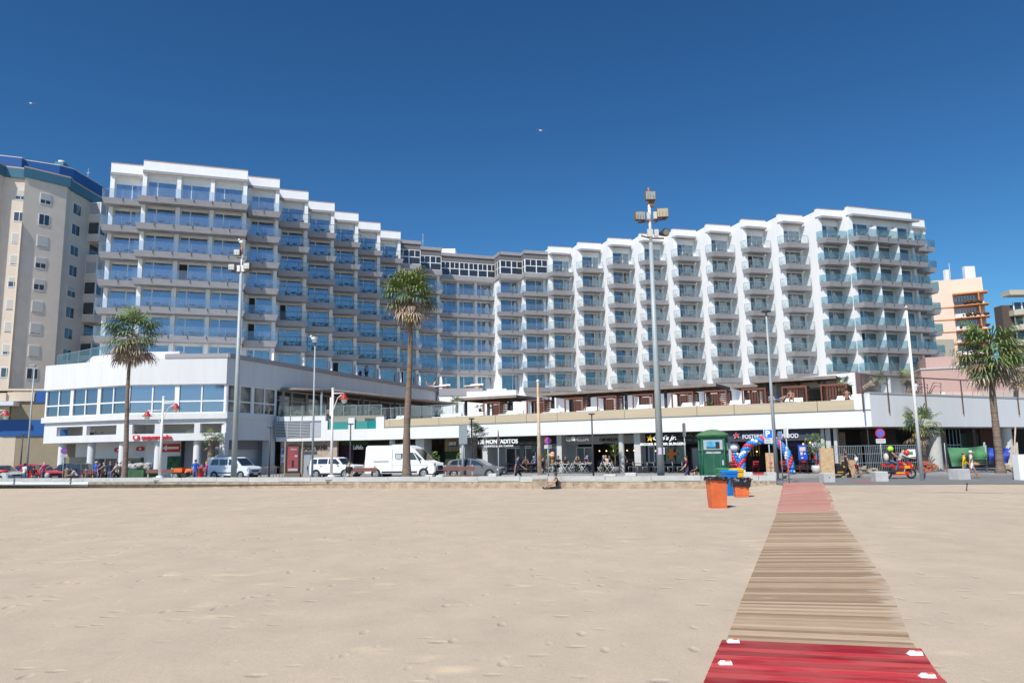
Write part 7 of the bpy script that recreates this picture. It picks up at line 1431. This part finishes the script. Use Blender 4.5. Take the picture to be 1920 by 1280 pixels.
for i,x in enumerate((1184,1193,1202,1211,1221,1232,1250,1258,1266,1276,1284)):
    chair('brushed metal burger bar chair, '+['beside the round column','second from the round column','third from the round column','fourth from the round column','just left of the mast','hidden by the mast','just right of the mast','second right of the mast','third right of the mast','near the thin sign pole','nearest the woman in burgundy'][i],cp_(x,.1 if i%2 else -.5),G2.rz+random.choice((0,math.pi)),GCH,g)
for i,x in enumerate((1189,1207,1228,1254,1270)): table('dark square table at the burger bar, %s'%['first from the round column','second from the round column','just left of the mast','just right of the mast','nearest the woman in burgundy'][i],cp_(x,-.2),BCH,'dark tables of the burger bar')
g='dark bistro tables and chairs of the tapas bar'
for i,x in enumerate((947,956,966,984,993,1003)):
    chair('dark bistro chair at the tapas bar, %s'%['left end','second','third, behind the walking man','fourth','fifth','last before the white pole'][i],cp_(x,.3),G2.rz+(0,math.pi)[i%2],BCH,g)
for i,x in enumerate((951,979,998)): table('dark long table at the tapas bar, %s'%['left','middle','right'][i],cp_(x,.2),BCH,g,.4)
# menu box, info board, plywood sheet, ice cream cone
t=thing('menu_box','pale wooden menu box with a red star right of the balloon arch','menu stand',cp_(1445,1.2)); u=G2.U(1445,1.2,1); m=G2.mb([mat('pale_pine',(.58,.38,.20),.7,var=.15)]); m.b(u-.32,u+.34,.95,1.25,.12,1.55); m.build('box',t); m=G2.mb([mat('box_frame_line',(.3,.18,.09),.7)]); 
for a,b_,c,d in ((u-.26,u+.28,1.28,1.30),(u-.26,u+.28,.3,.32),(u-.26,u-.24,.3,1.3),(u+.26,u+.28,.3,1.3)): m.b(a,b_,1.25,1.256,c,d)
m.b(u-.15,u+.17,1.25,1.256,1.40,1.45); m.b(u-.16,u+.18,1.25,1.256,.5,.6); m.build('frame_lines',t); pts=[]
m=G2.mb([MATS['star_red']]); zc_=.85
for i in range(10): a=math.pi/2+i*math.pi/5; q=.17 if i%2==0 else .07; pts.append((u+.01+q*math.cos(a),-1.26,zc_+q*math.sin(a)))
m.add(pts,[tuple(range(10))]); m.build('star',t)
t=thing('info_board','blue information board on a black stand right of the arch','board',cp_(1506,.9)); u=G2.U(1505,.9,1.5); m=G2.mb([mat('board_blue',(.012,.06,.45),.5)]); m.b(u-.28,u+.30,.88,.93,1.05,2.08); m.build('panel',t); m=G2.mb([mat('board_paper',(.6,.52,.42),.7)])
for a,b_,c,d in ((-.18,.2,1.65,1.92),(-.14,.0,1.38,1.6),(.08,.2,1.42,1.52),(-.1,.02,1.15,1.25)): m.b(u+a,u+b_,.93,.935,c,d)
m.build('papers',t); m=G2.mb([BLACK]); m.b(u-.25,u-.21,.86,.9,.12,1.05); m.b(u+.22,u+.26,.86,.9,.12,1.05); m.build('legs',t)
p=col(1550,46.5,0); t=thing('plywood_sheet','tall plywood sheet standing upright left of the mesh fence','plywood',p); m=MB([mat('plywood',(.62,.43,.24),.8,var=.35,vs_=3,stretch=(1,1,4))]); a=at(1537,840,46.5); c=at(1562,840,46.5); m.box(a.x,c.x,46.5,46.7,0,a.z); m.build('sheet',t)
p=col(1592,48.5,0); t=thing('cardboard_box','brown cardboard sheets behind the strolling pair','cardboard',p); m=MB([mat('cardboard',(.50,.33,.18),.9)]); m.prism([(p.x-.45,48.5),(p.x+.4,48.4),(p.x+.4,48.6),(p.x-.45,48.7)],0,1.05); m.build('sheet',t)
p=col(1035,52.5,.0); p=cp_(1036,1.6); t=thing('ice_cream_display','giant ice cream cone figure on a thin stand','ice cream cone',p); m=MB([GALV]); m.tube([(p.x,p.y,0),(p.x,p.y,.7)],.03,6); m.build('stand',t); m=MB([mat('cone_wafer',(.50,.25,.08),.7)]); m.lathe(p,[(.001,.55),(.07,.75),(.14,1.05),(.17,1.15)],12); m.build('cone',t); m=MB([mat('chocolate_scoop',(.12,.05,.03),.5)]); m.ball(p+Vector((0,0,1.22)),.2,12,8); m.build('scoop',t); m=MB([mat('lemon_scoop',(.75,.50,.05),.5)]); m.ball(p+Vector((0,0,1.40)),.19,12,8,(1,1,.6)); m.build('scoop',t); m=MB([mat('pink_scoop',(.75,.35,.42),.5)]); m.ball(p+Vector((0.02,0,1.55)),.17,12,8); m.build('scoop',t)
m=MB([mat('caramel_scoop',(.60,.35,.12),.5)]); m.ball(p+Vector((-.2,0.05,1.45)),.13,10,7); m.build('scoop',t)
p=col(1653,45,0); 
m=MB([mat('white_board_panel',(.75,.74,.7),.6)]); 
# terrace restaurant chairs
g='wicker chairs on the restaurant terrace'
for i,(x,v) in enumerate([(534,-1.2),(545,-2.),(552,-1.2),(562,-1.8),(573,-1.3),(584,-1.6),(612,-1.6)]): inst('chair',cm[CH3][0],None,G1.pt(G1.U(x,v,5.6),v,5.32),random.uniform(0,6),'taupe wicker chair on the restaurant terrace, %s'%['leftmost','second from left','third from left','fourth from left','fifth from left','sixth from left','beside the white lamp'][i],'chair',g).scale=(1.15,)*3
for i,x in enumerate((640,655,672,690,705,760)): inst('chair',cm[CH][0],None,G2.pt(G2.U(x,-3.5,5.6),-3.5,5.3),random.uniform(0,6),'dark chair on the restaurant terrace, %s'%['right of the lamp','above the white pier','above the right pool window, left','above the right pool window, right','above the beige panel end','right of the tall palm'][i],'chair','dark chairs on the restaurant terrace').scale=(1.15,)*3
# ---------- people ----------
SKN=[mat('skin_light',(.52,.33,.24),.6),mat('skin_tan',(.38,.21,.14),.6),mat('skin_deep_tan',(.30,.15,.09),.6)]
HAIR={'k':mat('hair_black',(.012,.01,.01),.6),'b':mat('hair_brown',(.07,.035,.02),.6),'y':mat('hair_blond',(.45,.28,.10),.6),'g':mat('hair_grey',(.35,.34,.33),.6)}
def cl(n,c): return mat('cloth_'+n,c,.85,var=.15,vs_=4)
SHOE=cl('shoe',(.05,.05,.05)); WSH=cl('white_shoe',(.6,.6,.58))
def person(label,p,rz,top,bot,pose='stand',skin=0,hair='k',h=1.74,shoe=SHOE,sleeve='short',leg='long',lean=0,hat=None,group=None,arms=None,legs=None,seat=.45,bare=False,longhair=False,rx=0,bag=None):
    t=thing('person',label,'person',p,rz,group); S=h
    # arms: (flex,abduct,elbow) L,R ; legs (hipflex,knee) L,R in degrees. figure faces local -y
    A={'stand':((4,8,12),(2,8,14)),'walk':((28,6,22),(-25,6,18)),'sit':((35,8,50),(30,8,55)),'lie':((10,20,10),(5,20,10)),'hips':((-10,35,75),(-12,35,75)),'ride':((62,8,20),(60,8,20))}[pose if pose!='floor' else 'sit']
    Lg={'stand':((2,3),(-3,2)),'walk':((27,6),(-20,22)),'sit':((84,84),(80,78)),'lie':((6,6),(30,50)),'hips':((2,2),(-4,3)),'ride':((70,95),(66,90)),'floor':((89,3),(91,9))}[pose]
    if arms: A=arms
    if legs: Lg=legs
    V=[];E_=[];Rd=[];reg=[]
    def v(q,rx_,ry,par,rg):
        V.append(Vector(q)*S); Rd.append((rx_*S,ry*S)); 
        if par is not None: E_.append((par,len(V)-1)); reg.append((par,len(V)-1,rg))
        return len(V)-1
    ln=R(lean)
    def T(x,y,z): # torso point lean about pelvis .53
        dz=z-.53; return (x,y*math.cos(ln)-dz*math.sin(ln),.53+dz*math.cos(ln)+y*math.sin(ln)*-1)
    pel=v((0,0,.53),.082,.062,None,'b'); sp=v(T(0,0,.62),.074,.052,pel,'t'); ch=v(T(0,.0,.73),.092,.06,sp,'t'); nb=v(T(0,.004,.81),.055,.042,ch,'t'); nk=v(T(0,-.004,.855),.03,.03,nb,'s')
    hd=v(T(0,-.012,.895),.042,.048,nk,'s'); ht=v(T(0,-.008,.945),.044,.052,hd,'s'); v(T(0,.0,.978),.026,.03,ht,'s'); v(T(0,-.066,.905),.010,.010,hd,'s')
    for s,(a,ab,e) in zip((1,-1),A):
        a=R(a);ab=R(ab);e=R(e); sh=T(s*.105,.0,.795); si=v(sh,.04,.038,nb,'t'); d=Vector((s*math.sin(ab),-math.sin(a)*math.cos(ab),-math.cos(a)*math.cos(ab))); el=Vector(sh)+d*.17; ei=v(el,.025,.025,si,'t' if sleeve!='none' else 's')
        d2=Vector((s*math.sin(ab)*math.cos(e)*(-1 if pose=='hips' else 1),-math.sin(a+e) if pose!='hips' else .1,-math.cos(a+e) if pose!='hips' else -.3)).normalized(); wr=el+d2*.145; wi=v(wr,.016,.015,ei,'t' if sleeve=='long' else 's'); hn_=wr+d2*.045; hi=v(hn_,.020,.011,wi,'h')
        sd=d2.orthogonal().normalized()
        for k in range(4): f=hn_+sd*(k-1.5)*.011+d2*.018; fi=v(f,.0055,.0055,hi,'h'); v(f+d2*(.038-.006*abs(k-1.3))+Vector((0,-.012,0)),.0045,.0045,fi,'h')
        f=wr+d2*.015+sd*.022; fi=v(f,.0065,.0065,wi,'h'); v(f+d2*.028+sd*.012,.005,.005,fi,'h')
    for s,(a,k) in zip((1,-1),Lg):
        a=R(a);k=R(k); hp=Vector((s*.052,0,.515)); hi=v(hp,.058,.058,pel,'b'); spl=.05 if pose in('sit','floor','lie') else .01
        d=Vector((s*spl,-math.sin(a),-math.cos(a))); kn=hp+d*.235; md=hp+d*.12; mi=v(md,.05,.05,hi,'b'); ki=v(kn,.036,.036,mi,'k' if leg=='short' else 'b')
        d2=Vector((0,-math.sin(a-k),-math.cos(a-k))); cf=kn+d2*.08; ci=v(cf,.034,.034,ki,'k' if leg!='long' else 'b'); an=kn+d2*.22; ai=v(an,.021,.021,ci,'k' if leg!='long' else 'b'); ft=an+Vector((s*.01,-.075*math.cos((a-k)*.6),-.022+.07*math.sin((a-k)*.6)))
        if pose=='floor': ft=an+Vector((s*.03,-.02,.08))
        he=v(an+Vector((0,.014,-.018)),.02,.02,ai,'f'); v(ft,.022,.014,ai,'f')
    me=bpy.data.meshes.new('body'); me.from_pydata([tuple(q) for q in V],E_,[]); o=bpy.data.objects.new('body',me); C.objects.link(o)
    md=o.modifiers.new('s','SKIN'); 
    for i,sv in enumerate(me.skin_vertices[0].data): sv.radius=Rd[i]; sv.use_root=(i==0)
    sb=o.modifiers.new('ss','SUBSURF'); sb.levels=1; sb.render_levels=1
    dg=bpy.context.evaluated_depsgraph_get(); m2=bpy.data.meshes.new_from_object(o.evaluated_get(dg)); o.modifiers.clear(); o.data=m2
    sk=SKN[skin]; ms=[top if not bare else sk,bot,sk,shoe]; m2.materials.clear(); [m2.materials.append(q) for q in ms]
    idx={'t':0,'b':1,'s':2,'h':2,'k':2,'f':3}
    for pl in m2.polygons:
        pl.use_smooth=True; c=pl.center; best=9; bi=0
        for a,b_,rg in reg:
            A_,B_=V[a],V[b_]; ab_=B_-A_; tt=max(0,min(1,(c-A_).dot(ab_)/max(1e-9,ab_.length_squared))); d=(A_+ab_*tt-c).length-.5*(Rd[a][0]*(1-tt)+Rd[b_][0]*tt)
            if rg=='t' and sleeve=='short' and b_!=ch and tt>.62 and a not in(pel,sp,ch,nb): d+=0; r2='s'
            else: r2=rg
            if d<best: best=d; bi=idx[r2]
        pl.material_index=bi
    zmin=min(q.co.z for q in m2.vertices) if pose not in('sit','ride') else None
    dz=-zmin if zmin is not None and pose!='lie' else (seat-.455*S if pose in('sit','ride') else 0)
    for q in m2.vertices: q.co.z+=dz
    o.parent=t
    hc=Vector(T(0,-.006,.935))*S+Vector((0,0,dz)); m=MB([HAIR.get(hair,HAIR['k'])])
    if hair!='0' :
        n=12;ms_=7;vs=[];fs=[]
        for i in range(ms_+1):
            a=math.pi*.62*i/ms_
            for j in range(n):
                th=2*math.pi*j/n; front=max(0,-math.sin(th)); aa=a*(1-.38*front); r=S*.052
                vs.append((hc.x+r*1.0*math.sin(aa)*math.cos(th),hc.y+S*.008+r*1.14*math.sin(aa)*math.sin(th),hc.z+S*.004+r*1.1*math.cos(aa)))
        for i in range(ms_):
            for j in range(n): fs.append((i*n+j,i*n+(j+1)%n,(i+1)*n+(j+1)%n,(i+1)*n+j))
        m.add(vs,fs,True)
        if longhair: m.ball((hc.x,hc.y+S*.035,hc.z-S*.05),S*.045,8,6,(1.,.6,1.9))
        if hair=='tail': pass
        m.build('hair',t,world=False)
    if hat:
        m=MB([hat]); m.lathe((hc.x,hc.y,hc.z+S*.012),[(S*.056,-S*.01),(S*.054,S*.02),(S*.04,S*.045),(.001,S*.052)],12); m.box(hc.x-S*.04,hc.x+S*.04,hc.y-S*.115,hc.y-S*.04,hc.z+S*.004,hc.z+S*.012); m.build('cap',t,world=False)
    m=MB([BLACK]); 
    for s in (-1,1): e=Vector(T(s*.017,-.0595,.925))*S; m.ball((e.x,e.y,e.z+dz),.0055*S,6,4,(1.4,.6,.8))
    m.use(mat('lip',(.35,.12,.10),.6)); e=Vector(T(0,-.058,.888))*S; m.ball((e.x,e.y,e.z+dz),.008*S,6,4,(1.6,.5,.5)); m.build('face_features',t,world=False)
    if bag: m=MB([bag[0]]); x,y,z,sx,sy,sz=bag[1]; m.ball((x,y,z),1,8,6,(sx,sy,sz)); m.build('bag',t,world=False)
    if rx: t.rotation_euler=(R(rx),0,rz)
    return t
K=cl('black',(.015,.015,.018)); W_=cl('white',(.72,.72,.72)); NV=cl('navy',(.02,.03,.08)); DN=cl('denim',(.08,.13,.22)); PKc=cl('pink',(.75,.08,.20)); MG=cl('magenta',(.62,.02,.32)); RB=cl('royal_blue',(.01,.10,.55)); GYc=cl('grey',(.22,.22,.23)); LG=cl('light_grey',(.42,.43,.45)); KH=cl('khaki',(.17,.15,.11)); YL=cl('yellow',(.75,.42,.01)); BG=cl('beige',(.62,.52,.42)); BU=cl('burgundy',(.13,.015,.03)); PU=cl('purple',(.12,.05,.16)); CY=cl('brown',(.12,.09,.07)); OG=cl('orange',(.85,.20,.01)); RDc=cl('red',(.60,.02,.02)); BLc=cl('mid_blue',(.03,.10,.30)); NG=cl('neon',(.45,.75,.02))
def D(a): return R(a)
G_='people on the promenade'
P_=lambda x,Y,z=0.: col(x,max(Y,onw(x,-.9).y+(Y%1)*.6),z)
FR=math.pi/2; FL=-math.pi/2 ; TO=math.pi   # facing right, left, away
wy=lambda x,v: onw(x,-v).y
person('woman in a white top and jeans, long dark ponytail, back turned, far left',P_(44,54),TO-.3,W_,DN,'stand',1,'k',1.66,longhair=True,group=G_)
person('woman in black with a striped wrap, sitting back turned on the sea wall',onw(62,-.28),TO,K,GYc,'sit',1,'k',1.72,seat=.47,group=G_)
person('bald man in a bright pink shirt holding a grey bag, far left',P_(80,54.5),FR,PKc,DN,'hips',0,'0',1.76,group=G_,bag=(LG,(.0,-.3,.62,.16,.2,.24)))
person('person in a khaki jacket sitting back turned, in front of the dark car',onw(124,-.28),TO+.2,KH,KH,'sit',0,'b',1.76,seat=.46,lean=8,sleeve='long',group=G_)
person('man in a pale t-shirt bending forward on the bench right of the khaki jacket',onw(146,-.28),FL+.3,LG,K,'sit',1,'b',1.72,seat=.44,lean=38,group=G_)
person('man in a white cap and blue shirt by the round column',P_(178,55.5),TO,RB,K,'stand',1,'g',1.72,hat=W_,group=G_)
person('person in a purple t-shirt next to the white-capped man',P_(184,55.),FR,PU,DN,'stand',1,'k',1.66,group=G_)
person('man in a dark patterned shirt leaning with outstretched arm',P_(197,54.5),FL,GYc,K,'stand',1,'0',1.7,lean=14,arms=((50,10,10),(20,8,10)),group=G_)
person('man in a dark jacket with a shoulder bag facing the promenade',P_(205,53.8),.3,NV,DN,'stand',1,'b',1.76,sleeve='long',group=G_,bag=(K,(.22,-.02,.85,.1,.14,.16)))
person('man in a cream t-shirt half hidden left of the palm trunk',P_(217,55),FL,BG,K,'walk',1,'b',1.76,group=G_)
person('man in a grey t-shirt with back turned beside the left palm',P_(223,52.8),TO-.4,LG,GYc,'stand',0,'0',1.72,hat=W_,group=G_)
person('man in a royal blue t-shirt and jeans beside the orange tractor',P_(365,54.5),TO+.5,RB,DN,'stand',1,'b',1.78,hat=GYc,group=G_)
person('blond woman in a magenta cardigan right of the red litter bin',P_(386,55),FL+.4,MG,DN,'stand',0,'y',1.62,sleeve='long',group=G_,bag=(KH,(.15,-.1,.95,.12,.14,.2)))
person('curly blond woman in black sitting on the wall before the white SUV',onw(654,-.28,0)+Vector((0,.05,0)),TO+.35,K,BG,'sit',0,'y',1.72,seat=.46,longhair=True,group=G_)
person('man in a blue and black sport shirt striding right in front of the tapas bar',P_(971,44.6),FR-.15,cl('sport_blue',(.05,.07,.16)),K,'walk',1,'k',1.86,group=G_,arms=((30,8,25),(-18,8,10)))
person('man in a black t-shirt partly behind the rusty white pole',P_(1018,45.6),FR-.35,K,GYc,'walk',1,'k',1.76,group=G_,arms=((10,8,55),(-15,8,15)))
person('man in a black vest sitting on the sand against the sea wall, legs stretched left',Vector((onw(1044,-.05).x,onw(1044,0).y-.42,-.30)),FL+.15,K,K,'floor',1,'k',1.80,sleeve='none',lean=8,arms=((42,8,12),(38,6,22)))
person('woman in a burgundy top and patterned trousers walking left by the kiosk',P_(1290,43.8),FL,BU,cl('pattern_navy',(.06,.06,.12)),'walk',0,'b',1.68,lean=4,group=G_,longhair=True)
person('small child in brown on a white bike beside the green kiosk',P_(1308,44.3),FL,CY,CY,'sit',1,'k',1.05,seat=.42,group=G_,arms=((70,15,15),(60,10,15)))
t=thing('toy_bike','small pinkish white childrens bike at the kiosk','toy bike',P_(1308,44.1)); p=P_(1308,44.0); m=MB([cl('pale_pink',(.65,.45,.55))]); 
for q in (-.25,.25): m.tube([(p.x+q,p.y,.17),(p.x+q,p.y+.03,.17)],.17,14)
m.tube([(p.x-.25,p.y,.17),(p.x,p.y,.4),(p.x+.25,p.y,.17)],.025,5); m.tube([(p.x-.2,p.y,.2),(p.x-.15,p.y,.62)],.02,5); m.build('frame',t)
person('woman in a black crop top and black leggings with neon stripes, walking beside the cardboard',P_(1589,47.),FR,K,K,'walk',1,'k',1.66,sleeve='none',group=G_,arms=((140,10,60),(10,8,15)),shoe=NG)
person('shorter person in a white t-shirt and red shorts, barefoot, walking left',P_(1608,46.6),FL,W_,K,'walk',1,'k',1.64,leg='short',group=G_,shoe=SKN[1],bag=(RDc,(0,0,.78,.17,.13,.1)))
b_=gz(1686,897)
person('motorcycle driver in a grey sweatshirt, red shorts and a red helmet',b_+Vector((.05,0,0)),FR-.07,LG,RDc,'ride',0,'0',1.74,seat=.84,sleeve='long',leg='short',lean=26,shoe=cl('lime_shoe',(.4,.7,.45)),hat=None,group=G_)
person('motorcycle passenger in a black vest, jeans and a lime helmet',b_+Vector((-.42,0,.06)),FR-.07,K,DN,'ride',1,'0',1.76,seat=.86,sleeve='none',lean=6,hat=None,group=G_,arms=((45,8,30),(45,8,30)))
for x,dx,z,c,l in ((0,.59,1.50,mat('helmet_red',(.75,.05,.02),.25),'red full-face helmet on the motorcycle driver'),(0,-.36,1.74,mat('helmet_lime',(.45,.85,.03),.25),'lime helmet on the motorcycle passenger')):
    t=thing('helmet',l,'helmet',b_+Vector((dx,0,z))); m=MB([c]); m.ball((0,0,0),.155,14,10,(1.1,1,1.05)); m.build('shell',t,world=False); m=MB([CGL]); m.ball((.055,0,-.01),.125,10,7,(1,1.05,.45)); m.build('visor',t,world=False)
t=thing('backpack','pale backpack hanging behind the motorcycle passenger','backpack',b_+Vector((-.66,0,1.25))); m=MB([cl('pale_bag',(.6,.55,.48))]); m.ball((0,0,0),.2,10,7,(.7,1,1.2)); m.build('bag',t,world=False)
person('woman in a mustard yellow top, leggings and a khaki cap, walking arm in arm',P_(1811,43.9),FR-.3,YL,KH,'walk',0,'b',1.62,hat=KH,sleeve='long',group=G_,shoe=SKN[0])
person('man in a beige t-shirt, white shorts and white cap carrying a brown bag',P_(1824,44.),FR-.3,BG,W_,'walk',1,'g',1.72,leg='short',hat=W_,group=G_,shoe=SKN[1],bag=(cl('tan_leather',(.42,.2,.12)),(.25,-.3,.78,.22,.22,.1)))
person('man in a white t-shirt and orange shorts standing on the right terrace with back turned',at(1718,737,58)-Vector((0,0,.75)),TO+.3,W_,OG,'hips',1,'k',1.78,leg='short')
# cafe guests
g='seated guests at the cafe terraces'
for x,v,rz,tp,bt_,sk,hr,l in [(986,.1,.4,CY,K,1,'b','seated guest in dark brown behind the walking man'),(1003,.1,-.4,BLc,K,1,'g','seated guest in blue with grey hair at the tapas bar'),(1048,.3,0,K,K,1,'k','seated guest in black left of the ice cream tables'),(1060,.3,.6,K,GYc,1,'k','seated guest in black beside the white folding tables'),(1080,.2,.9,CY,K,0,'b','seated guest in brown left of the black lamp'),(1087,.1,-.3,K,K,1,'k','seated guest in black right of the brown guest'),(1096,.7,FR,NV,K,1,'k','seated guest in navy left of the black lamp'),(1103,.2,-FR,BLc,K,0,'g','seated guest in light blue at the black lamp'),(1130,.7,FR,NV,K,0,'g','grey-haired man in a navy t-shirt at the table by the yucca'),(1137,-.3,0,BG,KH,0,'y','blond guest behind the yucca table'),(1143,-.5,.3,K,K,1,'k','dark-haired guest behind the yucca table'),(1173,-1.2,0,K,K,1,'k','seated guest in black right of the round column')]:
    person(l,cp_(x,v)+Vector((0,-.1,0)),G2.rz+rz,tp,bt_,'sit',sk,hr,1.72,seat=.46,lean=8,group=g)
# hotel terrace people
gt='people on the hotel terraces'
def upx(x,y,Y): return at(x,y,Y)
person('man in a lilac shirt standing in an open terrace door of the left wing',upx(688,697,101)-Vector((0,0,.8)),0,cl('lilac',(.5,.4,.55)),NV,'stand',1,'k',1.75,group=gt)
person('child in black standing left of the man in the lilac shirt',upx(676,700,100.5)-Vector((0,0,.75)),0,K,K,'stand',0,'b',1.3,group=gt)
person('woman in black in the dark terrace doorway of the left wing',upx(668,699,101.5)-Vector((0,0,.9)),.3,PU,K,'stand',0,'b',1.6,group=gt)
person('dark-haired woman sunbathing on the upper terrace, left of a white divider',upx(801,717,108)-Vector((0,0,.45)),FR,cl('pink_bikini',(.5,.12,.12)),SKN[1],'floor',1,'k',1.7,bare=True,leg='short',longhair=True,lean=-18,group=gt)
person('woman in white lounging against the white divider on the upper terrace',upx(812,719,108)-Vector((0,0,.45)),FL,W_,W_,'floor',0,'y',1.7,lean=-30,leg='short',group=gt)
for x,l,c,hr in ((818,'left of two guests sitting behind the daybeds at the pergola end',NV,'k'),(826,'right of two guests sitting behind the daybeds at the pergola end',GYc,'k')): person('dark-haired guest, '+l,G2.pt(G2.U(x,-2.4,5.5),-2.4,4.75),.3,c,K,'sit',1,hr,1.72,seat=.46,group=gt)
person('sunbather in a red bikini leaning back on the daybed below the seventh cabana',G2.pt(G2.U(1357,-1.1,5),-1.1,4.98),G2.rz+FR,SKN[2],RDc,'floor',2,'k',1.68,bare=True,leg='short',lean=-25,group=gt)
person('sunbather lying on the daybed left of the bar, in blue trunks',G2.pt(G2.U(1462,-1.,5),-1.,5.18),G2.rz-FR,SKN[1],BLc,'floor',1,'k',1.74,bare=True,leg='short',lean=-70,group=gt)
person('sunbather with raised knees on the daybed left of the bar',G2.pt(G2.U(1484,-.9,5),-.9,5.1),G2.rz+.2,SKN[2],SKN[2],'floor',2,'b',1.7,bare=True,leg='short',lean=-40,group=gt,legs=((110,95),(105,90)))
person('sunbather with back turned sitting at the right end of the last daybed',G2.pt(G2.U(1589,-1.,5),-1.,5.02),G2.rz+TO,SKN[2],K,'floor',2,'k',1.72,bare=True,leg='short',lean=4,group=gt)
person('barman in a pale shirt left of the bar pergola',G2.pt(G2.U(1447,-2.6,5),-2.6,4.3),G2.rz,LG,K,'stand',1,'k',1.74,group=gt)
